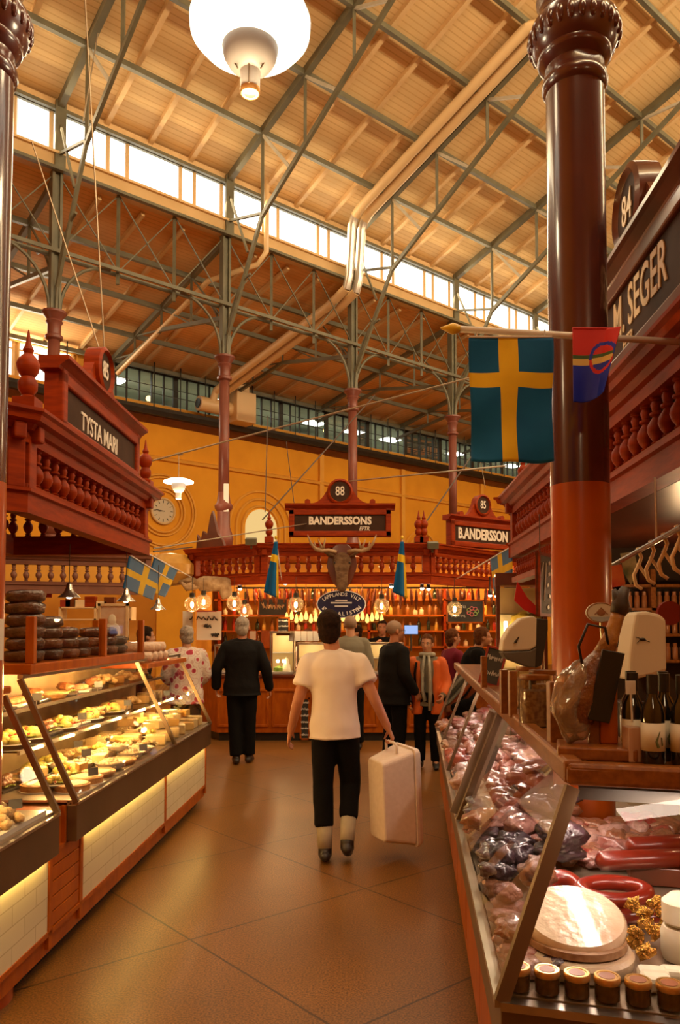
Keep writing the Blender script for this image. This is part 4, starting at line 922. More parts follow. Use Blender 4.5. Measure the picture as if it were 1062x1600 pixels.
# twin spotlights under the canopy
def spot2(px, py, Y, label):
    q = U(px, py, Y); t = thing('spotlight', label, 'spotlight', q, group='small canopy spotlights')
    b = MB(); b.lathe([(.03, -.03), (.034, 0), (.03, .05), (.012, .08), (.012, 2.48-q.z)], n=12); b.build('housing', M['black'], t, smooth='auto')
    b = MB(); b.ell((0, -.012, -.028), (.030, .022, .022), n=12, m=8); b.build('lens', M['spotface'], t, smooth=True)
for a in ((446, 909, 12.3, 'left of the twin spotlights beside the left narrow flag'), (458, 908, 12.3, 'right of the twin spotlights beside the left narrow flag'), (611, 914, 12.2, 'single spotlight left of the right narrow flag'), (659, 917, 12.3, 'left of the twin spotlights right of the right narrow flag'), (669, 918, 12.3, 'right of the twin spotlights right of the right narrow flag'), (765, 928, 12.6, 'left of the twin spotlights at the right end of the centre stall'), (775, 929, 12.6, 'right of the twin spotlights at the right end of the centre stall'), (375, 918, 12.8, 'spotlight behind the left part of the canopy')): spot2(*a)
for (px, Y) in ((372, 13.1), (452, 12.4), (612, 12.3), (664, 12.4), (770, 12.9)):
    q = U(px, 915, Y); spot('canopy_spot', (q.x, q.y, 2.26), (q.x*.9, q.y-.4, 1.0), 75, (1, .66, .32), 85)
# hanging bunches above the counter (dark ribbed sheaf ends under the canopy)
M['brass'] = mat('brass_pan', (.62, .32, .10), rough=.3, metal=.8)
M['sausage_d'] = mat('dried_sausage', (.20, .05, .02), (.32, .10, .03), rough=.5, scale=20)
o = None
for i in range(44):
    x = -1.6+i*.105+random.uniform(-.02, .02); L = random.uniform(.22, .36); y = 13.4+random.uniform(-.15, .15)
    b = MB(); b.tube([(0, 0, 0), (0, 0, -.05), (.01, 0, -L*.6), (.02, 0, -L)], [.006, .02, .028, .012], n=8)
    if o is None: o = p_ = b.build('hanging_sausage', M['sausage_d'], smooth=True, loc=(x, y, 2.33))
    else: p_ = o.copy(); COL.objects.link(p_); p_.location = (x, y, 2.33); p_.scale = (1.1, 1.1, L/.29)
    tag(p_, 'dark dried sausage hanging under the centre canopy, in the %s stretch of the row' % ['left', 'middle left', 'middle right', 'right'][min(3, i//11)], 'sausage', 'sausages under the centre canopy')
    p_.rotation_euler = (0, random.uniform(-.2, .2), random.uniform(0, 6))
b = MB(); b.bar((-1.8, 13.4, 2.34), (3.1, 13.4, 2.34), .03); tag(b.build('hanging_rail', M['black'], base=True), 'dark rail under the centre canopy from which sausages hang', 'rail')
# white display boxes, glass counter case etc. on the counter
def gcase(x, y, w_, d_, h_, label, mfill, seed):
    t = thing('glass_case', label, 'display case', (x, y, .965))
    b = MB()
    for sx in (-1, 1):
        for sy in (-1, 1): b.box((sx*w_/2, sy*d_/2, h_/2), (.02, .02, h_))
    b.box((0, 0, h_), (w_+.03, d_+.03, .03)); b.build('frame', M['chrome'], t)
    g = MB(); g.quad((-w_/2, -d_/2, 0), (w_/2, -d_/2, 0), (w_/2, -d_/2, h_), (-w_/2, -d_/2, h_)); g.build('glass_pane', M['case_glass'], t, fix=False)
    b = MB(); b.box((0, d_/2-.01, h_/2), (w_, .01, h_)); b.build('back_panel', mfill, t)
    rnd = random.Random(seed); b = MB()
    b.box((0, 0, .02), (w_-.02, d_-.04, .03)); b.box((0, .05, h_*.5), (w_-.04, d_-.14, .01)); b.build('shelf', M['white'], t)
    return t
M['lit_cream'] = mat('cream_case_lining', (.85, .66, .35), rough=.5)
gcase(-.86, 11.75, .34, .40, .62, 'tall lit glass case with food, right of the man in the black jacket', M['lit_cream'], 1)
gcase(-1.62, 11.85, .5, .40, .42, 'low glass case at the left end of the centre counter', M['lit_cream'], 2)
gcase(-.42, 11.80, .42, .40, .45, 'glass case with white boxes on it, left of the man in the white t-shirt', M['lit_cream'], 3)
gcase(.66, 11.80, .55, .40, .45, 'glass case seen between the white t-shirt and the bald man', M['lit_cream'], 4)
for x, y, z in ((-.86, 11.6, 1.5), (-.42, 11.62, 1.36), (.66, 11.62, 1.36), (-1.62, 11.7, 1.32)): point('case_bulb', (x, y+.1, z), 3.4, (1, .72, .36), .02)
b = MB(); b.ell((0, 0, 0), (.025, .025, .025)); 
for i, (px, py, Y) in enumerate(((443, 1033, 11.62), (434, 1033, 11.62), (592, 1079, 11.5), (643, 1035, 11.9))):
    o = b.build('case_bulb', M['bulb'], smooth=True, loc=U(px, py, Y)); tag(o, ['right bright bulb in the tall glass case of the centre counter', 'left bright bulb in the tall glass case of the centre counter', 'orange bulb glowing between the white t-shirt and the bald man', 'small candle-like bulb behind the woman in orange'][i], 'light bulb')
M['greenfood'] = mat('green_olives', (.15, .30, .03), (.30, .40, .06), rough=.4, scale=20)
M['cakefood'] = mat('layered_cake', (.72, .48, .22), (.45, .22, .08), rough=.6, scale=18)
M['whitecream'] = mat('cream_topping', (.85, .74, .52), rough=.5)
for i, (x, y, z, m, nm, lb) in enumerate(((-.92, 11.68, .985, 'greenfood', 'olive_bowl', 'small green heap in the tall glass case'), (-.80, 11.68, .985, 'whitecream', 'meringue_cone', 'white cone-shaped cake in the tall glass case'), (-.45, 11.72, .985, 'cakefood', 'layer_cake', 'golden cake in the case below the white boxes'), (.6, 11.72, .985, 'cakefood', 'layer_cake', 'golden cake in the case between white t-shirt and bald man'))):
    b = MB()
    if nm == 'meringue_cone': b.lathe([(.075, 0), (.07, .05), (.06, .06), (.055, .11), (.04, .13), (.035, .18), (.015, .22), (0, .24)], n=14)
    else: b.lathe([(.07, 0), (.08, .03), (.07, .07), (.04, .09), (0, .10)], n=14)
    tag(b.build(nm, M[m], smooth='auto', loc=(x, y, z)), lb, 'food')
b0 = None
for i in range(5):
    q = U(456+i*9.5, 1022, 11.75)
    if b0 is None: bb = MB(); bb.box((0, 0, .075), (.085, .07, .15)); b0 = o = bb.build('white_carton', M['paper'], loc=(q.x, 11.7, 1.45), bev=.003)
    else: o = b0.copy(); COL.objects.link(o); o.location = (q.x, 11.7, 1.45)
    tag(o, '%s of five white cartons on a glass case, centre counter' % ['leftmost', 'second from left', 'middle', 'fourth from left', 'rightmost'][i], 'carton', 'white cartons on the centre counter')
# hanging lit glasses: two warm glowing candelabra rows either side of the oval sign
M['lampglow'] = emis('yellow_lamp_glass', (1, .58, .12), 2.4)
for (cx, Y, lb) in ((478, 12.9, 'left'), (566, 12.9, 'right')):
    q = U(cx, 968, Y); t = thing('chandelier', 'glowing yellow glass chandelier %s of the oval sign' % lb, 'chandelier', q)
    b = MB(); b.tube([(-.34, 0, -.04), (.34, 0, -.04)], .015); b.tube([(0, 0, -.04), (0, 0, 2.45-q.z)], .008); b.build('frame', M['brass'], t)
    for i in range(9):
        b = MB(); x = -.32+i*.08; b.lathe([(.02, 0), (.035, .03), (.03, .08), (.008, .15)], c=(x, 0, -.03+.03*math.sin(i*2.1)), n=10); b.build('glass_shade', M['lampglow'], t, smooth='auto')
# boards, posters, screens inside the stall
M['slate'] = mat('chalkboard_slate', (.03, .028, .024), (.05, .045, .04), rough=.7)
M['chalk'] = mat('chalk_white', (.75, .72, .66), rough=.9)
def board(px0, py0, px1, py1, Y, label, name='chalkboard', fm=None, rz=0, depthboard=.02, fr=.025, face=None):
    a, c = U(px0, py1, Y), U(px1, py0, Y); t = thing(name, label, 'chalkboard' if name == 'chalkboard' else 'poster', ((a.x+c.x)/2, Y, a.z), rz)
    w_, h_ = c.x-a.x, c.z-a.z
    b = MB(); b.box((0, 0, h_/2), (w_, depthboard, h_)); b.build('board', face or M['slate'], t)
    b = MB(); b.box((0, -.005, .0+fr/2), (w_, depthboard+.012, fr)); b.box((0, -.005, h_-fr/2), (w_, depthboard+.012, fr)); b.box((-w_/2+fr/2, -.005, h_/2), (fr, depthboard+.012, h_)); b.box((w_/2-fr/2, -.005, h_/2), (fr, depthboard+.012, h_)); b.build('frame', fm or M['wood_l'], t)
    return t, w_, h_
def scrawl(t, w_, h_, lines, seed, m, y=-.02, amp=.3, x0=.12, x1=.88, r=.004):
    rnd = random.Random(seed)
    for li in range(lines):
        zc = h_*(1-(li+.8)/(lines+.6)); pts = []; n = 46; amp_ = amp*.55
        for i in range(n): pts.append((-w_/2+w_*(x0+(x1-x0)*i/(n-1))+rnd.uniform(-.02, .02)*w_, y, zc+h_/(lines+1)*amp_*(math.sin(i*1.9+rnd.uniform(-1, 1))+(.9 if rnd.random() < .15 else 0))))
        b = MB(); b.tube(pts, r*.75, n=4); b.build('chalk_writing', m, t)
t, w_, h_ = board(432, 964, 453, 993, 11.6, 'small hanging chalkboard with white writing, left of the white t-shirt man'); scrawl(t, w_, h_, 3, 3, M['chalk'], r=.005)
t, w_, h_ = board(697, 937, 756, 974, 12.9, 'wide chalkboard with pink and green drawing behind the rightmost globe lamp'); scrawl(t, w_, h_, 2, 5, M['chalk'], x1=.5)
M['chalk_pink'] = mat('pink_chalk', (.70, .20, .22), rough=.9); M['chalk_green'] = mat('green_chalk', (.30, .45, .15), rough=.9)
for i in range(7):
    b = MB(); a = i*.9; cx, cz = .12+.07*cos(a), h_/2+.05*sin(a); b.tube([(cx+.03*cos(s), -.02, cz+.03*sin(s)) for s in [2*pi*j/10 for j in range(10)]], .008, n=4, closed=True); b.build('chalk_flower', M['chalk_pink'] if i % 3 else M['chalk_green'], t)
t, w_, h_ = board(403, 934, 450, 963, 14.4, 'long dark chalk sign with brown script on the back wall of the centre stall'); scrawl(t, w_, h_, 1, 8, M['rafter'], amp=.5, r=.008)
t, w_, h_ = board(388, 984, 402, 1002, 14.2, 'small cream card on the back wall beside the grey-haired man', name='poster', face=M['paper'])
t, w_, h_ = board(408, 985, 438, 1010, 14.3, 'orange-brown menu poster behind the counter left of the hanging chalkboard', name='poster', face=M['wood_l'])
M['screen'] = emis('blue_screen', (.40, .55, .95), 1.0)
q = U(642, 984, 12.8); t = thing('monitor', 'small glowing blue screen above the bald man', 'monitor', q)
b = MB(); b.box((0, 0, 0), (.24, .02, .16)); b.build('casing', M['dark'], t); b = MB(); b.box((0, -.012, 0), (.22, .004, .14)); b.build('screen', M['screen'], t); b = MB(); b.tube([(0, .02, 0), (0, .02, -.35)], .015); b.build('stand', M['dark'], t)
t = thing('serving_papers', 'stack of white script posters behind the floral blouse', 'poster', U(318, 985, 13.3))
b = MB(); a, c = U(285, 1000, 13.3), U(346, 955, 13.3); b.quad(a-t.location, V((c.x, c.y, a.z))-t.location, c-t.location, V((a.x, a.y, c.z))-t.location); b.v = b.v+[(p[0], p[1]+.01, p[2]) for p in b.v]; b.f += [(7, 6, 5, 4)]; b.mi += [0]; b.build('sheet', M['paper'], t)
rq = random.Random(6)
for (py, xa, xb) in ((966, 296, 340), (978, 318, 330), (992, 330, 342)):
    b = MB(); b.tube([U(xa+(xb-xa)*i/16, py+3.2*math.sin(i*2.1+rq.uniform(-1, 1)), 13.26) for i in range(17)], .012, n=5); b.build('script_writing', M['dark'], t, world=True)
b = MB(); pts = [U(292, 955, 13.27), U(338, 955, 13.27)]; b.bar(pts[0], pts[1], .01, .02); b.build('red_rule', M['redsign'], t, world=True)
# yellow drum with printed front (round object under the left flags)
q = U(265, 890, 12.9)
b = MB(); b.lathe([(0, -.28), (.26, -.24), (.40, -.08), (.40, .08), (.26, .24), (0, .28)], n=24); M['cheese'] = mat('yellow_cheese_rind', (.62, .33, .06), (.5, .25, .04), rough=.4); tag(b.build('hanging_cheese', M['cheese'], smooth='auto', loc=q), 'big round ochre cheese hanging left of the centre canopy, above the flag pole', 'cheese')
# blackboard menu stand left of the counter (dark frame with leaves by the t-shirt man)
t, w_, h_ = board(468, 1090, 484, 1156, 11.3, 'dark upright menu board against the centre counter, left of the white t-shirt'); scrawl(t, w_, h_, 6, 21, M['chalk'], r=.004)
# copper pot row and hams inside the canopy
M['fur'] = mat('brown_fur', (.30, .16, .07), (.50, .34, .18), rough=.9, scale=9, bump=.6)
M['fur_pale'] = mat('pale_fur', (.55, .38, .22), (.34, .20, .10), rough=.9, scale=9, bump=.6)
q = U(332, 912, 12.4)
b = MB(); b.ell((0, 0, 0), (.27, .16, .13), noise_=.4, seed=3, n=18, m=12); b.ell((.2, -.02, -.1), (.10, .10, .16), noise_=.3, seed=5); b.tube([(-.2, 0, 0), (-.42, 0, -.06), (-.5, 0, .02)], [.08, .06, .02]); tag(b.build('stuffed_boar_trophy', M['fur_pale'], smooth=True, loc=q), 'pale brown stuffed animal hide hanging below the left part of the centre canopy', 'trophy')
q = U(282, 908, 12.8)
b = MB(); b.ell((0, 0, 0), (.36, .12, .06), noise_=.4, seed=8, n=18, m=10); tag(b.build('stuffed_bird', M['fur'], smooth=True, loc=q), 'dark brown stuffed bird shape under the white flag pole', 'trophy')
for i, (px, lb) in enumerate(((405, 'left of the left narrow flag'), (495, 'between the left narrow flag and the moose head'), (640, 'just right of the right narrow flag'), (688, 'at the right corner of the centre canopy'))):
    q = U(px, 866, 12.02)
# loudspeaker-like grey floodlights on the cornice
for (px, py, lb) in ((392, 846, 'left'), (676, 852, 'right')):
    q = U(px, py, 11.85); t = thing('floodlight', 'small grey floodlight on the cornice, %s of the BANDERSSONS sign' % lb, 'floodlight', q)
    b = MB(); b.box((0, 0, 0), (.17, .12, .10), rx=.3); b.build('housing', M['steel'], t, bev=.01)
    b = MB(); b.box((0, .05, -.07), (.03, .03, .08)); b.build('mount', M['steel'], t)
# ------------------------------------------------------------------ moose head and oval sign
q = U(534, 884, 11.85)
t = thing('moose_head', 'mounted dark brown moose head with antlers on the centre canopy', 'hunting trophy', (q.x, 11.92, q.z-.3))
b = MB(); b.prism([(.23*cos(a)*(1-.25*max(0, -sin(a))), .36*sin(a)) for a in [2*pi*i/32 for i in range(32)]], -.03, .03, M=frame((0, .0, .30), (1, 0, 0), (0, 0, 1), (0, -1, 0))); b.build('shield', M['wood_d'], t, bev=.01)
M['moose'] = mat('moose_fur', (.085, .040, .018), (.16, .085, .04), rough=.8, scale=12, bump=.5)
b = MB(); b.rings([((0, -.02, .34), (.15, 0, 0), (0, .02, .17)), ((0, -.12, .36), (.145, 0, 0), (0, .03, .15)), ((0, -.24, .36), (.14, 0, 0), (0, .05, .135)), ((0, -.34, .27), (.11, 0, 0), (0, .07, .10)), ((0, -.44, .13), (.085, 0, 0), (0, .08, .07)), ((0, -.50, .02), (.09, 0, 0), (0, .08, .07)), ((0, -.53, -.06), (.08, 0, 0), (0, .07, .05)), ((0, -.52, -.12), (.04, 0, 0), (0, .04, .02))], n=18); b.build('head', M['moose'], t, smooth=True, sub=1)
for s in (-1, 1):
    b = MB(); b.rings([((s*.12, -.14, .44), (.02, 0, .02), (0, .02, 0)), ((s*.2, -.15, .48), (.01, 0, .04), (0, .02, 0)), ((s*.27, -.15, .50), (.005, 0, .01), (0, .01, 0))], n=8); b.build('ear', M['moose'], t, smooth=True)
    b = MB(); b.ell((s*.115, -.30, .33), (.016, .016, .016), n=8, m=6); b.build('eye', M['black'], t, smooth=True)
    M['antler'] = M.get('antler') or mat('bone_antler', (.42, .26, .13), (.30, .17, .08), rough=.5, scale=9)
    b = MB(); b.tube([(s*.08, -.15, .50), (s*.20, -.15, .53), (s*.30, -.15, .52), (s*.40, -.16, .55), (s*.47, -.18, .63), (s*.52, -.2, .76)], [.03, .03, .032, .03, .022, .006], n=8)
    for (x, z, x2, z2) in ((.29, .54, .25, .71), (.29, .54, .36, .70), (.40, .56, .42, .66)): b.tube([(s*x, -.15, z), (s*(x+x2)/2, -.17, (z+z2)/2-.01), (s*x2, -.18, z2)], [.024, .018, .005], n=8)
    b.ell((s*.33, -.15, .54), (.08, .02, .035), n=10, m=6)
    b.build('antler', M['antler'], t, smooth=True)
q = U(533, 944, 11.75)
t = thing('oval_sign', 'oval navy blue sign with silver VILT SPECIALISTEN lettering below the moose head', 'sign', q)
M['navy'] = mat('navy_enamel', (.010, .012, .05), rough=.25); M['silver'] = mat('silver_letters', (.62, .60, .62), rough=.4, metal=.2)
Mo = frame((0, 0, 0), (1, 0, 0), (0, 0, 1), (0, -1, 0))
b = MB(); b.lathe([(0, -.012), (.37, -.012), (.37, .012), (0, .012)], n=40, M=Mo, sq=(1, .56)); b.build('plate', M['navy'], t, smooth='auto')
b = MB(); b.tube([Mo @ V((.365*cos(a), .205*sin(a), .012)) for a in [2*pi*i/48 for i in range(48)]], .008, n=6, closed=True); b.build('rim', M['silver'], t, smooth=True)
def arc_text(s_, rx, ry, a0, a1, size, flip, par):
    for i, ch in enumerate(s_):
        if ch == ' ': continue
        a = a0+(a1-a0)*i/(len(s_)-1); x, y = rx*cos(a), ry*sin(a); n_ = V((cos(a)/rx, sin(a)/ry)).normalized()
        if flip: n_ = -n_
        xx = V((n_.y, -n_.x)); O = V((x, -.016, y)); vv, ff = text_mesh(ch, size, ext=.002, bold=.002)
        b = MB(); b.add(vv, ff, frame(O, (xx.x, 0, xx.y), (n_.x, 0, n_.y), (0, -1, 0))); b.build('letter', M['silver'], par, fix=False)
arc_text('LAPPLANDS VILT', .295, .148, R(152), R(28), .075, False, t)
arc_text('SPECIALISTEN', .295, .148, R(205), R(335), .078, True, t)
for i, (w_, z) in enumerate(((.18, .055), (.32, .02), (.20, -.03))):
    b = MB(); b.box((0, -.016, z), (w_, .004, .022)); b.build('emblem_line', M['silver'], t)
# ------------------------------------------------------------------ hanging hall lamps
M['cup'] = mat('grey_enamel_cup', (.42, .36, .31), rough=.4)
def hall_lamp(q, label, power):
    t = thing('pendant_lamp', label, 'pendant lamp', q, group='hall pendant lamps')
    b = MB(); b.lathe([(.04, .24), (.12, .235), (.20, .21), (.27, .155), (.296, .09), (.292, .04), (.25, -.01), (.18, -.035), (.13, -.04)], n=48); b.build('opal_bowl', M['shade_lit'], t, smooth='auto')
    b = MB(); b.lathe([(0, -.02), (.128, -.02), (.138, -.03), (.136, -.05), (.128, -.085), (.105, -.125), (.07, -.15), (.05, -.16)], n=36); b.build('reflector_cup', M['cup'], t, smooth='auto')
    b = MB(); b.lathe([(.05, -.155), (.048, -.25), (.044, -.27), (.03, -.275), (.028, -.262), (0, -.262)], n=28); b.build('socket_tube', M['white'], t, smooth='auto')
    b = MB(); b.lathe([(.046, -.245), (.050, -.247), (.050, -.262), (.044, -.272)], n=28); b.build('brass_ring', M['brass'], t, smooth='auto')
    b = MB()
    for s in (-1, 0, 1): b.tube([(s*.13, -.02, -.03), (s*.055+(.0 if s else .0), -.04, -.17)], .004, n=6)
    b.tube([(0, -.13, -.04), (0, -.052, -.16), (0, -.052, -.25)], .004, n=6); b.build('wire_stays', M['wire'], t)
    b = MB(); b.tube([(0, 0, .24), (0, 0, 1.2)], .006, n=6); b.build('cord', M['dwire'], t)
    point('lamp_light', (q[0], q[1], q[2]-.36), power, (1, .80, .50), .12)
    point('lamp_uplight', (q[0], q[1], q[2]+.5), power*.8, (1, .80, .50), .15)
    return t
q = U(391, 57, 3.7); hall_lamp((q.x, q.y, q.z-.02), 'big glowing opal bowl lamp hanging at the top of the view', 22)
q = U(279, 752, 15.6)
t = thing('pendant_lamp', 'small distant lamp with flat glowing dish and white base, before the ochre wall', 'pendant lamp', q, group='hall pendant lamps')
b = MB(); b.lathe([(.05, .06), (.2, .04), (.30, .0), (.30, -.03), (.2, -.04), (.1, -.05)], n=32); b.build('opal_bowl', M['shade_lit'], t, smooth='auto')
b = MB(); b.lathe([(.14, -.05), (.14, -.12), (.10, -.20), (.06, -.24), (.055, -.36), (0, -.37)], n=24); b.build('reflector_cup', M['white'], t, smooth='auto')
b = MB(); b.tube([(0, 0, .05), (0, 0, .55)], .008); b.lathe([(.02, .53), (.09, .55), (.02, .59)], n=16); b.build('cord', M['wire'], t)
point('lamp_light', (q.x, q.y, q.z-.5), 60, (1, .75, .42), .12)
# bare lights for unseen hall pendants, some added to brighten the far wall
for (x, y, z) in ((4.5, 9.5, 4.5), (-4.5, 2.5, 4.5), (3.2, -1.5, 4.5), (-.5, -3.5, 4.5), (7.5, 4, 4.5), (-8.5, 11.5, 4.6), (6.5, 20.5, 4.8), (1.0, 17.6, 4.8), (12.5, 25, 4.8)):
    point('added_hall_light', (x, y, z), 55, (1, .76, .44), .25)
# silver cone lamps over the left stall
M['silver_cone'] = mat('spun_steel', (.62, .54, .44), rough=.25, metal=.9)
def cone(px, py, Y, label):
    q = U(px, py, Y); t = thing('cone_lamp', label, 'pendant lamp', q, group='silver cone lamps over the left stall')
    b = MB(); b.lathe([(.088, -.045), (.075, -.03), (.045, -.005), (.028, .03), (.022, .06), (.012, .075), (0, .08)], n=28); b.build('lamp_shade', M['silver_cone'], t, smooth='auto')
    b = MB(); b.tube([(0, 0, .07), (0, 0, 2.32-q.z)], .003, n=6); b.build('cord', M['dwire'], t)
    b = MB(); b.ell((0, 0, -.03), (.03, .03, .025), n=10, m=6); b.build('bulb', M['spotface'], t, smooth=True)
    spot('cone_light', (q.x, q.y, q.z-.06), (q.x, q.y, 0), 14, (1, .70, .38), 110)
cone(108, 925, 6.2, 'silver cone lamp in front of the red chocolate sign'); cone(197, 932, 6.9, 'silver cone lamp above the framed picture'); cone(247, 946, 8.3, 'small silver cone lamp under the left flags')

# ------------------------------------------------------------------ flags
def cloth(name, cols, rows, colour, P, parent, mats, thick=.002):
    """grid cloth: P(u,v) -> point; colour(u,v) -> material index; real thickness via solidify"""
    b = MB(); nu, nv = len(cols)-1, len(rows)-1
    vv = [P(u, v) for v in rows for u in cols]; b.v = [tuple(p) for p in vv]
    for j in range(nv):
        for i in range(nu):
            b.f.append((j*(nu+1)+i, j*(nu+1)+i+1, (j+1)*(nu+1)+i+1, (j+1)*(nu+1)+i)); b.mi.append(colour((cols[i]+cols[i+1])/2, (rows[j]+rows[j+1])/2))
    o = b.build(name, mats, parent, smooth=True, fix=False); s = o.modifiers.new('thickness', 'SOLIDIFY'); s.thickness = thick; return o
def grid(cuts, n): 
    out = []
    for a, c in zip(cuts[:-1], cuts[1:]):
        k = max(1, round((c-a)*n)); out += [a+(c-a)*i/k for i in range(k)]
    return out+[cuts[-1]]
SW = lambda a, c: (lambda u, v: 1 if (a[0] < u < a[1] or c[0] < v < c[1]) else 0)
FM = [M['blue'], M['yellow']]
# big flag and Sami pennant on a white pole fixed to the right canopy
pa, pb = U(714, 514, 3.2), U(1075, 522, 3.2); pb = V((1.52, 3.25, pb.z-.02))
t = thing('flag_pole', 'white flag pole with yellow spear tip reaching across from the right canopy', 'flag pole', pb)
b = MB(); b.tube([pa, pb], .014, n=12); b.build('pole', M['white'], t, world=True, smooth=True)
d = (pa-pb).normalized(); M['tip'] = mat('yellow_pole_tip', (.80, .50, .03), rough=.35)
b = MB(); b.tube([pa-d*.01, pa+d*.01, pa+d*.02, pa+d*.035, pa+d*.07], [.016, .022, .024, .018, .003], n=12); b.build('spear_tip', M['tip'], t, world=True, smooth=True)
f0, f1 = U(733, 528, 3.2), U(862, 527, 3.2); W_, Hh = f1.x-f0.x, (f0-U(733, 724, 3.2)).z
t = thing('swedish_flag', 'large blue flag with yellow cross hanging from the white pole on the right', 'flag', f0)
PF = lambda u, v: V((W_*u+.006*sin(v*5+1)*(1 if u > .5 else -.6)+.004*v, .016*sin(u*7+v*3)*v+.010*sin(v*9+u*4)*(.3+v), -Hh*(v+.010*sin(u*9)*v - .02*(u-.5)**2*4*v*1.0)))
cloth('cloth', grid([0, .36, .57, 1], 26), grid([0, .28, .40, 1], 34), SW((.36, .57), (.28, .40)), PF, t, FM)
M['hem'] = mat('flag_hem_white', (.72, .66, .58), rough=.7)
b = MB(); b.tube([(0, 0, .004), (W_, 0, .004)], .005, n=8); b.tube([(.03, 0, 0), (.03, 0, .035)], .003, n=6); b.tube([(W_-.03, 0, 0), (W_-.03, 0, .035)], .003, n=6); b.build('hoist_tape', M['hem'], t)
M['sred'] = mat('red_flag_cloth', (.62, .02, .015), rough=.6); M['sgreen'] = mat('green_flag_cloth', (.05, .12, .03), rough=.6); M['sblue'] = mat('royal_blue_flag_cloth', (.010, .030, .50), rough=.5); M['syel'] = mat('pale_yellow_flag_cloth', (.75, .55, .16), rough=.6)
g0, g1 = U(894, 514, 3.2), U(966, 514, 3.2); W2, H2 = g1.x-g0.x, (g0-U(894, 628, 3.2)).z
t = thing('sami_flag', 'red, green, yellow and blue pennant with a ring, hanging before the maroon column', 'flag', g0)
NX = W2*1.25
def P2(u, v):
    fold = max(0, u-.72)
    x = W2*u*(1-.42*v*u) ; y = .02*sin(u*5)*v - (.05*fold*2 if fold else 0)
    return V((x, y, -H2*v*(1-.10*u*u)-.0))
def c2_(u, v):
    r = math.hypot((u-.72)*1.0, (v-.42)*1.45)
    if .26 < r < .335: return 0 if v > .42 else 2
    if v < .36: return 0
    if v < .41: return 1
    if v < .50: return 3
    return 2
M['sami'] = [M['sred'], M['sgreen'], M['sblue'], M['syel']]
cloth('cloth', grid([0, 1], 48), grid([0, .36, .41, .5, 1], 60), c2_, P2, t, M['sami'])
b = MB(); b.tube([(0, 0, .002), (W2, 0, .002)], .005, n=8); b.build('hoist_tape', M['sred'], t)
# generic small hanging flag: pole from base to tip, cloth along the outer part, hanging down
def small_flag(base, tip, s0, s1, drop, label, spread=1.0, lean=0, name='swedish_flag', cc=(.34, .52), rc=(.38, .58), tipcol=True, squeeze=1.0, polelabel=None, pr=.009):
    d = (tip-base); L = d.length; d = d/L
    t = thing('flag_pole', polelabel or 'white pole of the '+label.replace('blue and yellow ', ''), 'flag pole', base)
    b = MB(); b.tube([base, tip], pr, n=8); b.build('pole', M['white'], t, world=True, smooth=True)
    if tipcol: b = MB(); b.tube([tip, tip+d*.02, tip+d*.05], [.010, .016, .003], n=8); b.build('spear_tip', M['tip'], t, world=True, smooth=True)
    f = thing(name, label, 'flag', base+d*(L*s1))
    A, B = base+d*(L*s0)-f.location, base+d*(L*s1)-f.location; dr = V(drop)
    def PP(u, v):
        p = A.lerp(B, u); sq = squeeze+(1-squeeze)*(1-v); m = A.lerp(B, .5); p = m+(p-m)*(1-(1-squeeze)*v)
        return p+dr*v+V((.0, .012*sin(u*8+v*2), 0))*v
    cloth('cloth', grid([0, cc[0], cc[1], 1], 16), grid([0, rc[0], rc[1], 1], 20), SW(cc, rc), PP, f, FM)
    return f
# two narrow flags on the centre canopy, poles leaning towards the viewer
for (px, lb, tx) in ((432, 'left', 444), (628, 'right', 640)):
    tip = U(px+(-1 if px < 500 else 0), 842, 11.2); base = U(tx-4 if px < 500 else tx-6, 906, 11.95)
    t = thing('flag_pole', 'thin pole of the narrow flag %s of the moose head' % lb, 'flag pole', base)
    b = MB(); b.tube([base, tip], .008, n=8); b.build('pole', M['white'], t, world=True, smooth=True); d = (tip-base).normalized()
    b = MB(); b.ell(tip+V((0, 0, .02)), (.022, .022, .03), n=10, m=8); b.build('ball_tip', M['tip'], t, world=True, smooth=True)
    f = thing('swedish_flag', 'narrow folded blue and yellow flag hanging %s of the moose head' % lb, 'flag', tip)
    Hf = .76
    def PN_(u, v, lb=lb):
        w0 = .05+.17*v; sx = -1 if lb == 'left' else -1
        return V((-.055*v*(1.2 if lb == 'left' else .6)+w0*(u-.5), .03*sin(u*9)*v+.0, -.04-Hf*v+(.10*(u)*v if 0 else -.10*(u-.3)*v)))
    def cN(u, v): return 1 if (.24 < v < .38) or (v > .38 and u > .80-.35*(1-v)*0) else 0
    cloth('cloth', grid([0, .8, 1], 12), grid([0, .24, .38, 1], 20), cN, PN_, f, FM)
# pair of flags at the left on poles reaching from the centre canopy
small_flag(U(299, 902, 11.9), U(229, 864, 9.4), .35, .86, (-.15, 0, -.40), 'tilted blue and yellow flag nearer the centre canopy, right of its twin', squeeze=.8, cc=(.36, .54))
small_flag(U(264, 905, 10.6), U(200, 866, 8.0), .25, .98, (-.08, .0, -.34), 'tilted blue and yellow flag just below the corner of the left canopy', squeeze=.9, polelabel='white pole behind the left canopy corner carrying a flag', cc=(.38, .56))
small_flag(U(712, 905, 12.2), U(801, 853, 8.6), .68, .99, (.03, 0, -.42), 'small blue and yellow flag against the far end of the right canopy', squeeze=.85, cc=(.36, .56))

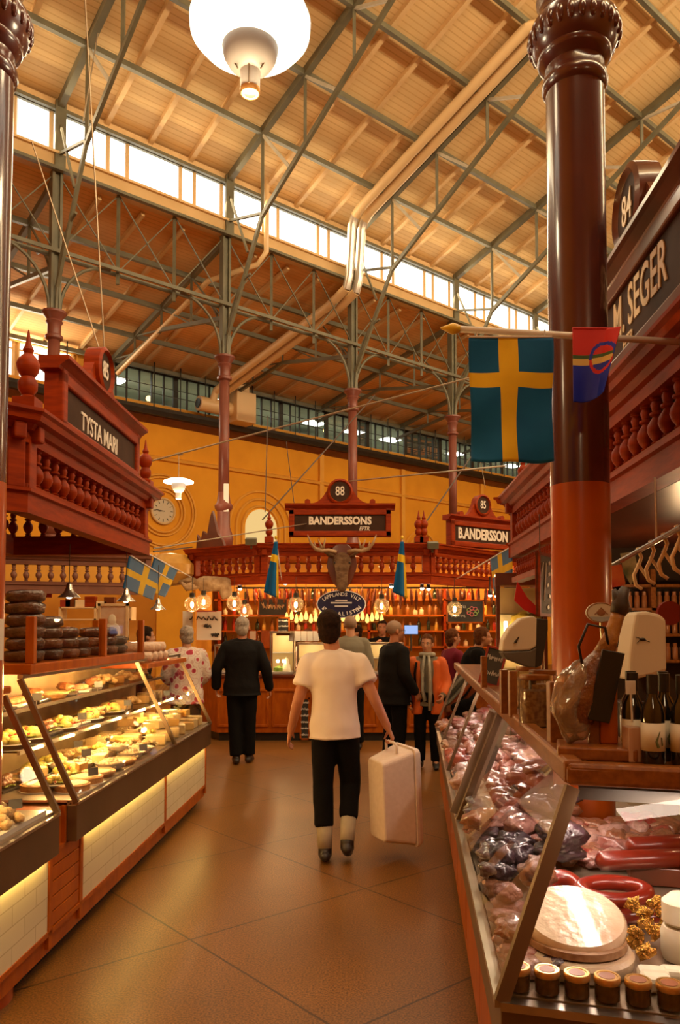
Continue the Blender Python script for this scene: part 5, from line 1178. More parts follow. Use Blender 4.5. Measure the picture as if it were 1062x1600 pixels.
# ------------------------------------------------------------------ bracing wires across the hall
def wire(a, c, r, m, label, sag=0):
    n = 12; pts = [a.lerp(c, i/n)-V((0, 0, sag*4*(i/n)*(1-i/n))) for i in range(n+1)]
    b = MB(); b.tube(pts, r, n=5); tag(b.build('wire', M[m], world=True), label, 'wire')
wire(U(230, 722, 13.5), U(735, 590, 13.5), .016, 'wire', 'pale cable running diagonally across the hall behind the big flag')
wire(U(545, 752, 13), U(790, 728, 9), .012, 'wire', 'pale cable from the BANDERSSONS sign to the right canopy')
wire(U(240, 857, 8), U(480, 818, 12), .008, 'wire', 'thin pale cable from the left canopy towards the BANDERSSONS sign')
wire(U(50, 222, 6.0), U(160, 560, 6.1), .006, 'wire', 'steel suspension wire left of the 85 disc, slanting')
wire(U(132, -20, 6.3), U(166, 600, 6.3), .007, 'wire', 'steel suspension wire dropping from the roof beside the 85 disc')
wire(U(410, 812, 12.4), U(585, 618, 15), .012, 'dwire', 'dark stay rising from the left finial of the centre canopy')
wire(U(650, 838, 12.4), U(745, 700, 14), .012, 'dwire', 'dark stay rising from the right finial of the centre canopy')
wire(U(414, 800, 12.3), U(418, 650, 13), .008, 'dwire', 'dark vertical wire above the left finial of the centre canopy')
wire(U(447, 690, 14), U(461, 800, 14), .007, 'dwire', 'dark thin wire hanging in front of the ochre wall')
wire(U(758, 762, 12.9), U(745, 690, 12.9), .006, 'wire', 'short wire above the number disc of the B.ANDERSSON sign')
wire(U(240, 862, 8.2), U(300, 855, 12.6), .010, 'dwire', 'dark bracket rod from the left canopy corner to the centre canopy')
wire(U(165, -20, 13.2), U(130, 190, 13.2), .012, 'wire', 'thin steel hanger under the upper left roof truss')
wire(U(770, 380, 16), U(1062, 250, 12), .012, 'wire', 'thin tie rod crossing behind the big maroon column') if 0 else None

# ------------------------------------------------------------------ things on and around the left stall
t = thing('framed_picture', 'pale framed portrait picture standing on the left stall behind the loaf cabinet', 'picture', U(177, 1000, 6.6)); t.rotation_euler = (0, 0, 0)
w_, h_ = .26, .31
b = MB(); b.box((0, 0, h_/2), (w_, .015, h_)); b.build('picture_panel', M['pic'] if 'pic' in M else M.setdefault('pic', mat('faded_print', (.62, .34, .18), (.74, .52, .34), rough=.6, scale=8)), t)
b = MB(); fr = .022
b.box((0, -.008, fr/2), (w_, .025, fr)); b.box((0, -.008, h_-fr/2), (w_, .025, fr)); b.box((-w_/2+fr/2, -.008, h_/2), (fr, .025, h_)); b.box((w_/2-fr/2, -.008, h_/2), (fr, .025, h_)); b.build('frame', M['rafter'], t)
b = MB(); b.ell((-.01, -.010, .17), (.035, .006, .05)); b.ell((-.005, -.010, .07), (.07, .006, .08)); b.build('painted_figure', M['whitecream'], t, smooth=True)
t = thing('price_notice', 'white paper sheet taped to the maroon column at the left edge', 'notice', (-1.60, 3.355, 1.50))
b = MB(); n = 8
for k in range(n): 
    a0, a1 = R(-62+k*9), R(-62+(k+1)*9)
    P_ = lambda a, z: V((-1.655+.137*cos(a), 3.5+.137*sin(a), z)); b.quad(P_(a0, 1.505), P_(a1, 1.505), P_(a1, 1.69), P_(a0, 1.69))
b.build('sheet', M['paper'], t, world=True)
# ------------------------------------------------------------------ right counter top
ZC = 1.305
M['bottle_g'] = mat('near_black_wine_bottle', (.010, .009, .008), rough=.08, spec=.8)
M['label_w'] = mat('white_bottle_label', (.72, .68, .58), rough=.6)
M['label_ink'] = mat('green_label_print', (.10, .12, .04), rough=.6)
cnt_ = 0
for (x, y, lb) in ((.795, 1.99, 'dark bottle with white label nearest the ham stand'), (.862, 1.97, 'dark bottle with white label at the right frame edge, front row'), (.775, 2.07, 'dark bottle behind the bottle nearest the ham stand'), (.85, 2.05, 'dark bottle in the second row at the right frame edge'), (.93, 2.02, 'dark bottle just outside the front row, far right'), (.80, 2.15, 'dark bottle in the back row left, behind its neighbours'), (.88, 2.13, 'dark bottle in the back row right, behind its neighbours')):
    t = thing('wine_bottle', lb, 'bottle', (x, y, ZC), 0, 'dark bottles on the oak countertop')
    b = MB(); b.lathe([(.024, 0), (.029, .006), (.029, .125), (.026, .145), (.0135, .170), (.0115, .205), (.0135, .207), (.0135, .225), (0, .225)], n=24); b.build('glass', M['bottle_g'], t, smooth='auto')
    b = MB(); b.lathe([(.0296, .035), (.0296, .105)], n=24); b.build('label', M['label_w'], t, smooth=True)
    b = MB(); b.tube([(.002, -.0302, .045), (-.003, -.0302, .06), (.006, -.0302, .085)], [.004, .003, .001], n=5); b.tube([(.012, -.0295, .05), (.010, -.0295, .07)], .0015, n=5); b.build('label_print', M['label_ink'], t)
    b = MB(); b.lathe([(.0142, .178), (.0142, .226), (0, .227)], n=16); b.build('capsule', M['black'], t, smooth='auto')
# clear plastic holder
t = thing('card_holder', 'pinkish clear box holding cards between the ham stand and the bottles', 'box', (.758, 2.03, ZC))
M['pinkish'] = mat('frosted_pink_plastic', (.50, .30, .20), rough=.35); b = MB(); b.box((0, 0, .045), (.038, .05, .09)); b.build('box_body', M['pinkish'], t, bev=.003); b = MB(); b.tube([(0, 0, .1), (-.003, 0, .19)], .003); b.box((-.003, 0, .19), (.025, .004, .035)); b.build('stick', M['hem'], t)
# ham stand with ham
t = thing('ham_stand', 'oak ham stand with upright prongs on the right countertop', 'ham stand', (.685, 2.10, ZC), R(-15))
b = MB(); b.box((0, 0, .0175), (.20, .15, .035)); b.build('base_board', M['oak'], t, bev=.006)
b = MB(); b.box((.035, .02, .14), (.045, .035, .21)); b.build('upright', M['wood_l'], t, bev=.004); b = MB(); b.prism([(-.02, 0), (.012, 0), (.014, .16), (.0, .16)], -.012, .012, M=frame((0, .02, .03), (1, 0, 0), (0, 0, 1), (0, -1, 0))); b.build('side_brace', M['oak'], t, bev=.003)
H0 = V((.685, 2.12, 0))
t = thing('cured_ham', 'whole cured ham with dark hoof up and black sleeve, standing in the ham stand', 'ham', (H0.x, H0.y, ZC+.045))
M['hamskin'] = mat('golden_ham_skin', (.40, .19, .05), (.26, .10, .025), rough=.35, scale=14, bump=.3)
M['hamdark'] = mat('dark_ham_flesh', (.12, .035, .012), (.20, .07, .02), rough=.3, scale=16, bump=.4, coat=.5)
b = MB(); b.tube([(-.045, .0, .02), (-.05, .0, .05), (-.035, 0, .11), (-.005, 0, .17), (.035, 0, .235), (.055, 0, .28), (.070, 0, .325), (.078, 0, .35)], [.03, .05, .056, .045, .024, .018, .015, .016], n=16); b.build('leg', M['hamdark'], t, smooth=True)
b = MB(); b.tube([(.030, 0, .222), (.052, 0, .275), (.068, 0, .322), (.074, 0, .342)], [.030, .021, .018, .019], n=14); b.build('shank', M['hamskin'], t, smooth=True)
M['hoofm'] = mat('hoof_horn', (.035, .025, .02), (.10, .07, .05), rough=.5, scale=20)
b = MB(); b.tube([(.072, 0, .338), (.080, 0, .362), (.082, 0, .385), (.094, -.002, .41)], [.021, .025, .02, .012], n=12); b.tube([(.078, 0, .36), (.070, 0, .385), (.062, 0, .405)], [.018, .014, .006], n=10); b.tube([(.085, 0, .34), (.108, 0, .352)], [.010, .004], n=8); b.build('hoof', M['hoofm'], t, smooth=True)
M['sleeve'] = mat('black_printed_sleeve', (.010, .010, .008), rough=.35)
b = MB(); Mf = frame((.022, -.040, .155), V((.98, 0, -.19)).normalized(), V((.19, 0, .98)).normalized(), (0, -1, 0))
b.add([(-.032, -.105, -.0), (.026, -.105, -.0), (.034, .085, 0), (-.026, .085, 0), (-.032, -.105, .012), (.026, -.105, .012), (.034, .085, .012), (-.026, .085, .012)], [(0,3,2,1), (4,5,6,7), (0,1,5,4), (1,2,6,5), (2,3,7,6), (3,0,4,7)], Mf); b.build('black_label_sleeve', M['sleeve'], t, bev=.002)
M['film'] = thin_glass('crumpled_film', (1, .96, .9), k=3.5, haze=.22, hcol=(.75, .55, .38), rough=.12)
b = MB(); b.ell((-.050, 0, .10), (.056, .056, .10), n=34, m=26, noise_=.30, seed=4); b.build('plastic_wrap', M['film'], t, smooth=False)
b = MB(); b.tube([(-.03, -.02, .18), (-.045, -.03, .25), (-.02, -.03, .31), (.03, -.02, .30), (.04, -.02, .24)], .004, n=6); b.build('hanging_loop', M['black'], t, smooth=True)
# oval enamel sign on the column
q = U(938, 957, 3.35)
t = thing('oval_sign', 'small cream and pale blue oval sign in front of the big right column', 'sign', q)
M['paleblue'] = mat('pale_blue_enamel', (.42, .50, .55), rough=.4); M['sepia'] = mat('sepia_print', (.35, .17, .08), rough=.5)
b = MB(); b.lathe([(0, -.006), (.064, -.006), (.064, .006), (0, .006)], n=36, M=Mo, sq=(1, .68)); b.build('plate', M['label_w'], t, smooth='auto')
b = MB(); b.tube([Mo @ V((.060*cos(a), .041*sin(a), .006)) for a in [2*pi*i/36 for i in range(36)]], .0025, n=6, closed=True); b.build('rim', M['sepia'], t, smooth=True)
b = MB(); b.add([(-.05, -.008, -.018), (.05, -.008, -.018), (.035, -.008, -.034), (0, -.008, -.040), (-.035, -.008, -.034)], [(0, 1, 2, 3, 4)]); b.build('blue_band', M['paleblue'], t)
b = MB(); b.ell((0, -.008, .0), (.018, .002, .014)); b.tube([(-.028, -.008, -.008), (0, -.008, .020), (.028, -.008, -.008)], .002, n=5); b.build('emblem', M['sepia'], t)
b = MB(); b.tube([(0, 0, -.04), (.005, .0, -.12)], .006); b.build('stem', M['chrome'], t)
# white price-scale heads on posts (two)
M['scale_w'] = mat('warm_white_plastic', (.66, .58, .44), rough=.45); M['scale_g'] = mat('dark_grey_plastic', (.10, .085, .065), rough=.5); M['scale_b'] = mat('black_plastic', (.02, .016, .012), rough=.4)
a, c = U(783, 1045, 3.0), U(857, 963, 3.0)
t = thing('scale_display', 'white and grey rounded scale display with black side, left of the big column', 'scale', (a.x+.10, 3.02, ZC))
ox, oz = t.location.x, ZC; Pq = lambda px, py: (U(px, py, 3.0).x-ox, U(px, py, 3.0).z-oz)
mf = frame((0, -.02, 0), (1, 0, 0), (0, 0, 1), (0, -1, 0))
b = MB(); b.prism([Pq(784, 1018), Pq(786, 1000), Pq(796, 981), Pq(814, 966), Pq(832, 962), Pq(839, 966), Pq(838, 1010), Pq(828, 1016)], -.07, .0, M=mf); b.build('front_shell', M['scale_w'], t, bev=.006)
b = MB(); b.prism([Pq(784, 1019), Pq(828, 1017), Pq(838, 1011), Pq(836, 1043), Pq(826, 1043), Pq(790, 1029)], -.072, .002, M=mf); b.build('lower_shell', M['scale_g'], t, bev=.004)
b = MB(); b.prism([Pq(838, 966), Pq(856, 968), Pq(856, 985), Pq(846, 1040), Pq(836, 1044)], -.075, .0, M=mf); b.build('side_panel', M['scale_b'], t, bev=.003)
b = MB(); b.tube([(.03, .03, 0), (.03, .02, .17)], .014); b.build('pole', M['scale_b'], t)
b = MB(); p0, p1 = Pq(804, 1004), Pq(810, 995); b.tube([(p0[0], -.024, p0[1]), (p1[0], -.024, p1[1])], [.005, .002], n=6); b.build('logo_mark', M['scale_b'], t)
t = thing('scale_display', 'large blank white scale housing behind the ham, right of the big column', 'scale', (.930, 2.46, ZC)); ox = t.location.x-.02; oy = 2.36
Pq = lambda px, py: (U(px, py, oy).x-ox, U(px, py, oy).z-oz)
mf = frame((0, oy-2.46, 0), (1, 0, 0), (0, 0, 1), (0, -1, 0))
b = MB(); b.prism([Pq(984, 956), Pq(1000, 955), Pq(1021, 960), Pq(1031, 968), Pq(1032, 1049), Pq(1012, 1055), Pq(972, 1064), Pq(974, 1020), Pq(980, 975)], -.12, .0, M=mf); b.build('housing', M['scale_w'], t, bev=.010)
b = MB(); p0, p1, p2 = Pq(993, 999), Pq(982, 995), Pq(1002, 1003); b.ell((p0[0]-.0, -.102, p0[1]), (.010, .003, .005)); b.tube([(p1[0], -.102, p1[1]), (p2[0]+.004, -.102, p2[1])], .001, n=5); b.tube([(p0[0]-.008, -.102, p0[1]-.002), (p0[0]-.018, -.102, p0[1]-.012)], .001, n=5); b.build('insect_logo', M['scale_b'], t)
b = MB(); b.box((0, .06, .05), (.09, .09, .12)); b.build('stand', M['scale_b'], t, bev=.005)
# oak posts on the rail
for (px, py0, py1, Y, w_, lb) in ((868, 1166, 1065, 2.28, .042, 'thick square oak post on the rail left of the ham'), (787, 1112, 1046, 3.15, .03, 'left of two thin oak posts below the grey scale display'), (801, 1118, 1048, 3.02, .03, 'right of two thin oak posts below the grey scale display'), (756, 1077, 1025, 4.35, .032, 'oak post beside the leaning red-framed chalkboard')):
    q = U(px, py0, Y); h_ = U(px, py1, Y).z-ZC
    b = MB(); b.box((0, 0, h_/2), (w_, w_, h_)); tag(b.build('oak_post', M['oak'], loc=(q.x, Y, ZC), bev=.004), lb, 'post', 'oak posts on the rail')
# jars of nuts behind the posts
M['nuts'] = mat('jar_contents', (.20, .09, .03), (.42, .26, .10), rough=.5, scale=60, lo=.4, hi=.6)
for i, (px, Y, lb) in enumerate(((822, 2.75, 'tall clear jar of nuts, nearest the thick oak post'), (834, 3.05, 'tall clear jar of nuts in the middle'), (812, 3.35, 'tall clear jar of nuts farthest, below the grey scale'))):
    q = U(px+14, 1100, Y); t = thing('nut_jar', lb, 'jar', (q.x, Y, ZC), 0, 'jars of nuts on the right counter')
    b = MB(); b.lathe([(0, .004), (.052, .004), (.052, .125), (.0, .128)], n=24); b.build('nuts', M['nuts'], t, smooth='auto')
    b = MB(); b.lathe([(.056, 0), (.056, .16), (.048, .165)], n=24); b.build('glass', M['glass'], t, smooth='auto')
    b = MB(); b.lathe([(.050, .162), (.052, .165), (.052, .18), (0, .182)], n=24); b.build('lid', M['oak'], t, smooth='auto')
# red framed leaning chalkboard
a = U(757, 1046, 4.7)
t = thing('chalkboard', 'small red-framed chalkboard leaning on the right counter behind the oak post', 'chalkboard', (a.x+.02, 4.7, ZC)); t.rotation_euler = (R(-8), R(14), R(-20))
h_ = .235; w_ = .125
b = MB(); b.box((0, 0, h_/2), (w_, .012, h_)); b.build('slate', M['slate'], t)
b = MB(); fr = .012
for c_, s_ in (((0, -.003, fr/2), (w_, .02, fr)), ((0, -.003, h_-fr/2), (w_, .02, fr)), ((-w_/2+fr/2, -.003, h_/2), (fr, .02, h_)), ((w_/2-fr/2, -.003, h_/2), (fr, .02, h_))): b.box(c_, s_)
M['redwood'] = mat('red_painted_wood', (.30, .03, .015), rough=.4); b.build('frame', M['redwood'], t)
scrawl(t, w_, h_, 2, 31, M['chalk'], y=-.009, r=.0015)
# hanging menu board under the right canopy
a, c = U(820, 958, 4.9), U(857, 868, 4.9)
t = thing('menu_board', 'brown menu board with pale marks hanging under the right canopy beside the column', 'chalkboard', (1.36, 5.0, 1.72)); t.rotation_euler = (0, 0, R(55))
M['brownboard'] = mat('brown_board', (.10, .06, .03), rough=.6)
h_, w_ = .40, .50
b = MB(); b.box((0, 0, h_/2), (w_, .015, h_)); b.build('board', M['brownboard'], t)
b = MB(); fr = .02
for c_, s_ in (((0, -.003, fr/2), (w_, .03, fr)), ((0, -.003, h_-fr/2), (w_, .03, fr)), ((-w_/2+fr/2, -.003, h_/2), (fr, .03, h_)), ((w_/2-fr/2, -.003, h_/2), (fr, .03, h_))): b.box(c_, s_)
b.build('frame', M['wood'], t)
rr = random.Random(4)
for i in range(5):
    for j in range(3): b = MB(); b.box((-.08+j*.12+rr.uniform(-.02, .02), -.012, .06+i*.07), (.03, .003, .022), ry=rr.uniform(-.4, .4)); b.build('price_mark', M['letter'], t)
b = MB(); b.tube([(-.16, -.012, .10), (-.12, -.012, .34)], .004, n=5); b.tube([(-.21, -.012, .24), (-.17, -.012, .34)], .004, n=5); b.build('arrow_mark', M['letter'], t)
for s in (-1, 1):
    b = MB(); b.tube([(s*.2, 0, h_), (s*.2, 0, .64)], .003, n=5); b.build('hanger', M['dwire'], t)
# ------------------------------------------------------------------ inside of the right stall
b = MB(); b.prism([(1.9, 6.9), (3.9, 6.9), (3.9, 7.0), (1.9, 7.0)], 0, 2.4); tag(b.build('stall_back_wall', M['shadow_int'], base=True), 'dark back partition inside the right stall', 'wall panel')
s = thing('wall_shelving', 'wooden shelves inside the right stall, seen right of the big column', 'shelving', (2.7, 6.7, 1.2))
for z in (1.38, 1.60, 1.82, 2.02):
    b = MB(); b.box((2.65, 6.72, z-.012), (1.4, .26, .024)); b.build('shelf', M['oak'], s, world=True)
for x in (1.97, 2.66, 3.34): b = MB(); b.box((x, 6.72, 1.70), (.04, .26, .9)); b.build('upright', M['oak'], s, world=True)
M['tubej'] = mat('spice_jar', (.45, .18, .06), (.25, .08, .03), rough=.3)
o = None
for k, z in enumerate((1.38, 1.60, 1.82)):
    for i in range(20):
        x = 2.03+i*.064
        if abs(x-2.66) < .045: continue
        if o is None: b = MB(); b.lathe([(.022, 0), (.024, .01), (.024, .10), (.016, .11), (.018, .14), (0, .14)], n=10); o = p_ = b.build('spice_jar', M['tubej'], smooth='auto', loc=(x, 6.66, z))
        else: p_ = o.copy(); COL.objects.link(p_); p_.location = (x, 6.66, z)
        tag(p_, 'small reddish jar on the %s shelf inside the right stall' % ['lower', 'middle', 'upper'][k], 'jar', 'jars on the %s shelf of the right stall' % ['lower', 'middle', 'upper'][k])
point('stall_fill_light', (2.5, 5.6, 1.85), 13, (1, .62, .30), .06); point('stall_fill_light', (2.5, 3.6, 1.95), 6, (1, .62, .30), .06)  # bodiless lights added to brighten the inside of the right stall
# hook rail with hooks
t = thing('hook_rail', 'dark steel rail with curved pale meat hooks under the right canopy', 'rail', (1.75, 4.0, 2.1))
pa_, pb_ = U(952, 886, 4.4), U(1066, 822, 3.3); b = MB(); b.tube([pa_, pb_], .013, n=8); b.build('rail', M['chrome'], t, world=True)
b = MB(); q = pa_.lerp(pb_, .70); b.tube([q, q+V((0, 0, .30))], .006, n=8); b.build('hanger', M['chrome'], t, world=True)
for f in (.45, .62, .78, .93):
    q = pa_.lerp(pb_, f); b = MB(); b.tube([q+V((0, 0, .02)), q+V((.02, 0, -.03)), q+V((.005, 0, -.07)), q+V((-.02, 0, -.12)), q+V((-.01, 0, -.17)), q+V((.02, 0, -.19))], .009, n=6); b.tube([q+V((0, 0, -.06)), q+V((.04, 0, -.12)), q+V((.06, 0, -.15))], .008, n=6); b.build('hook', M['rafter'], t, world=True, smooth=True)
M['pennant'] = mat('orange_pennant', (.75, .20, .03), (.55, .05, .02), rough=.6, scale=7); M['pennant2'] = mat('cream_green_pennant', (.62, .50, .25), (.10, .14, .06), rough=.6, scale=9)
for i, (px, py, m, lb) in enumerate(((962, 905, 'pennant', 'orange-red paper pennant right of the big column, upper'), (968, 938, 'pennant', 'orange-red paper pennant right of the big column, lower'), (982, 885, 'pennant2', 'cream and dark striped pennant beside the orange ones'))):
    q = U(px, py, 4.2); b = MB(); b.prism([(-.045, .07), (.03, .08), (.05, -.02), (.01, -.10), (-.03, -.03)], -.002, .002, M=frame((0, 0, 0), (1, 0, 0), (0, 0, 1), (0, -1, 0))); tag(b.build('pennant', M[m], loc=q), lb, 'pennant', 'paper pennants in the right stall')
M['reddisc'] = mat('dark_red_disc', (.22, .012, .008), rough=.5)
q = U(1045, 958, 3.2); b = MB(); b.lathe([(0, -.01), (.05, -.01), (.05, .01), (0, .01)], n=24, M=Mo); tag(b.build('wall_plaque', M['reddisc'], loc=q, smooth='auto'), 'dark red round plaque hanging right of the white scale housing', 'plaque')
q = U(1028, 1085, 2.1); b = MB(); b.tube([(0, 0, .03), (.004, 0, 0), (-.004, 0, -.035)], [.003, .006, .003], n=8, flat=.4); b.tube([(0, 0, .03), (.03, 0, .04)], [.005, .003], n=6); tag(b.build('ribbon', M['sred'], loc=q, smooth=True), 'red ribbon hanging above the dark bottles', 'ribbon')
# red paper lantern shape left of menu board
q = U(818, 938, 4.9); b = MB(); b.prism([(-.04, .12), (.02, .02), (.09, -.05), (.10, -.10), (.0, -.06), (-.06, -.0)], -.004, .004, M=frame((0, 0, 0), (1, 0, 0), (0, 0, 1), (0, -1, 0))); tag(b.build('pennant', M['sred'], loc=q), 'red cloth pennant hanging left of the brown menu board', 'pennant')
# lit glass cabinet at the end of the right counter
t = thing('glass_cabinet', 'tall glass cabinet with a glowing tube, beyond the right counter', 'cabinet', (2.0, 8.6, 0)); t.rotation_euler = (0, 0, R(-10))
b = MB()
for x in (-.25, .25):
    for y in (-.15, .15): b.box((x, y, 1.1), (.04, .04, 2.2))
b.box((0, 0, 2.18), (.56, .36, .14)); b.box((0, 0, .45), (.54, .34, .9)); b.build('frame', M['wood_d'], t, bev=.004)
b = MB(); b.box((0, .14, 1.5), (.48, .01, 1.2)); b.build('back_panel', M['lit_cream'], t)
for z in (1.2, 1.5, 1.8): b = MB(); b.box((0, 0, z), (.48, .28, .01)); b.build('shelf', M['shelfglass'], t)
b = MB(); b.tube([(-.17, -.08, 1.35), (-.17, -.08, 1.72)], .018, n=10); b.build('glowing_tube', M['bulb'], t, smooth=True)
M['yellowcloth'] = mat('yellow_paper', (.70, .50, .08), (.5, .33, .04), rough=.6, scale=9)
b = MB(); b.ell((.03, .02, 1.72), (.14, .08, .12), noise_=.5, seed=9, n=16, m=12); b.build('yellow_paper_bunch', M['yellowcloth'], t, smooth=False)
point('case_bulb', (1.93, 8.4, 1.5), 4, (1, .65, .25), .02)
# pots/lights inside the counter zone: small candle flame by the scale
q = U(787, 1022, 3.35); b = MB(); b.ell((0, 0, 0), (.006, .006, .015), n=8, m=6); tag(b.build('candle_bulb', M['bulb'], loc=q, smooth=True), 'tiny bright bulb just below the grey scale display', 'light bulb')
# ------------------------------------------------------------------ food in the left case
F = {}
def fm(k, *a, **kw): F[k] = mat(k, *a, **kw); return F[k]
fm('pie_crust', (.46, .20, .06), (.62, .32, .10), rough=.6, scale=22, bump=.3)
fm('pie_top', (.80, .58, .26), (.60, .36, .12), rough=.5, scale=26, bump=.4)
fm('cheese_pale', (.78, .56, .24), (.70, .46, .17), rough=.5, scale=8)
fm('cheese_gold', (.72, .42, .10), (.60, .32, .06), rough=.45, scale=8)
fm('lettuce', (.24, .30, .04), (.40, .44, .08), rough=.5, scale=20, bump=.5)
fm('melon', (.80, .62, .10), (.70, .60, .16), rough=.35, scale=9)
fm('berries', (.50, .05, .02), (.70, .16, .05), rough=.3, scale=40)
fm('roast', (.22, .07, .02), (.40, .16, .05), rough=.3, scale=25, bump=.6, coat=.4)
fm('salmon', (.72, .26, .10), (.80, .42, .2), rough=.35, scale=18, bump=.4)
fm('cream_salad', (.80, .66, .42), (.66, .44, .2), rough=.5, scale=45, bump=.6)
fm('ceramic', (.80, .74, .62), rough=.2)
fm('darkdish', (.06, .05, .04), rough=.3)
fm('tagm', (.10, .10, .09), rough=.5)
def heap(b, rx, ry, h, n, r, rnd, flat=.8, z0=0, jit=.25):
    for i in range(n):
        a = rnd.uniform(0, 2*pi); q = math.sqrt(rnd.random()); x, y = rx*q*cos(a), ry*q*sin(a)
        rr = r*rnd.uniform(1-jit, 1+jit); b.ell((x, y, z0+h*(1-q*q)*rnd.uniform(.6, 1)), (rr, rr*rnd.uniform(.7, 1), rr*flat), n=7, m=5)
def mk(kind, rnd):
    """builds one food item around the origin, returns its root"""
    if kind == 'round_pie':
        t = thing(kind, None, 'pie'); b = MB(); b.lathe([(0, 0), (.10, 0), (.125, .03), (.122, .042), (.108, .036)], n=28); b.build('crust', F['pie_crust'], t, smooth='auto')
        b = MB(); b.lathe([(.110, .034), (.07, .040), (0, .042)], n=28); b.build('filling', F['pie_top'], t, smooth=True)
    elif kind == 'cake_board':
        t = thing(kind, None, 'cake'); b = MB(); b.lathe([(0, 0), (.13, 0), (.13, .006), (0, .006)], n=28); b.build('plate', F['ceramic'], t, smooth='auto')
        b = MB(); b.lathe([(.115, .006), (.118, .045), (.11, .05), (0, .05)], n=28); b.build('cake', F['pie_crust'], t, smooth='auto'); b = MB(); b.lathe([(.108, .05), (.10, .053), (0, .054)], n=28); b.build('icing', F['pie_top'], t, smooth=True)
    elif kind == 'salad_bowl':
        t = thing(kind, None, 'bowl of food'); b = MB(); b.lathe([(.05, 0), (.09, .02), (.115, .055), (.12, .06), (.112, .055), (.085, .03), (0, .02)], n=26); b.build('bowl', F['ceramic'], t, smooth='auto')
        b = MB(); heap(b, .095, .095, .055, 60, .02, rnd, z0=.03); b.build('salad', F['cream_salad'], t, smooth=True)
    elif kind == 'fruit_platter':
        t = thing(kind, None, 'platter of food'); b = MB(); b.lathe([(0, 0), (.10, 0), (.13, .015), (.128, .02), (0, .008)], n=26, sq=(1, 1)); b.build('platter', F['ceramic'], t, smooth='auto')
        b = MB(); heap(b, .09, .09, .05, 14, .036, rnd, z0=.03, flat=.8); b.build('yellow_fruit', F['melon'], t, smooth=True)
        b = MB(); heap(b, .10, .10, .03, 16, .014, rnd, z0=.045); b.build('red_berries', F['berries'], t, smooth=True)
        b = MB(); heap(b, .11, .11, .02, 9, .024, rnd, z0=.03, flat=.4); b.build('green_leaves', F['lettuce'], t, smooth=True)
    elif kind == 'cheese_block':
        b = MB(); b.box((0, 0, .035), (.13, .10, .07), rz=rnd.uniform(-.2, .2)); t = b.build(kind, F['cheese_pale'], bev=.008); tag(t, None, 'cheese')
    elif kind == 'cheese_wedge':
        b = MB(); b.prism([(0, -.08), (.07, .06), (-.05, .07)], 0, .06); t = b.build(kind, F['cheese_gold'], bev=.006); tag(t, None, 'cheese')
    elif kind == 'roast_meat':
        t = thing(kind, None, 'roast meat'); b = MB(); b.box((0, 0, .008), (.24, .17, .016)); b.build('tray', F['darkdish'], t, bev=.004)
        b = MB(); b.ell((0, 0, .05), (.10, .06, .045), noise_=.5, seed=rnd.random()*9, n=18, m=12); b.build('meat', F['roast'], t, smooth=True)
        b = MB(); heap(b, .10, .07, .01, 12, .018, rnd, z0=.025, flat=.4); b.build('garnish', F['lettuce'], t, smooth=True)
    elif kind == 'salmon_tray':
        t = thing(kind, None, 'tray of food'); b = MB(); b.box((0, 0, .008), (.24, .16, .016)); b.build('tray', F['ceramic'], t, bev=.004)
        for i in range(5): b = MB(); b.ell((-.085+i*.043, 0, .030), (.026, .062, .022), noise_=.3, seed=i+rnd.random()*9, n=12, m=8); b.build('fillet', F['salmon'], t, smooth=True)
    elif kind == 'pastry_heap':
        b = MB(); heap(b, .10, .09, .06, 26, .030, rnd, z0=.03, flat=.7); t = b.build(kind, F['pie_top'], smooth=True); tag(t, None, 'pastries')
    elif kind == 'price_tag':
        t = thing(kind, None, 'price tag'); b = MB(); b.box((0, 0, .055), (.058, .004, .042), rx=-.15); b.build('card', F['tagm'], t); b = MB(); b.box((0, .008, .02), (.006, .004, .04)); b.build('clip', M['chrome'], t)
    return t
PROTO = {}
def place(kind, loc, rz, label, group=None, sc=1, seed=0, var=0):
    key = (kind, var)
    if key not in PROTO: t = mk(kind, random.Random(hash(kind) % 1000 if 0 else len(kind)*7+var)); PROTO[key] = t; c = t
    else: c = copy_tree(PROTO[key])
    c.location = loc; c.rotation_euler = (0, 0, rz); c.scale = (sc, sc, sc); c['label'] = label
    if group: c['group'] = group
    return c
ORD = ['first', 'second', 'third', 'fourth', 'fifth', 'sixth', 'seventh', 'eighth', 'ninth', 'tenth', 'eleventh', 'twelfth', 'thirteenth', 'fourteenth', 'fifteenth', 'sixteenth', 'seventeenth', 'eighteenth', 'nineteenth', 'twentieth']
DESC = {'round_pie': 'golden round pie', 'cake_board': 'brown flat cake on a white plate', 'salad_bowl': 'white bowl of creamy salad', 'fruit_platter': 'platter of yellow fruit, berries and leaves', 'cheese_block': 'pale cheese block', 'cheese_wedge': 'golden cheese wedge', 'roast_meat': 'dark glazed roast with green garnish', 'salmon_tray': 'tray of orange fillets', 'pastry_heap': 'heap of golden pastries'}
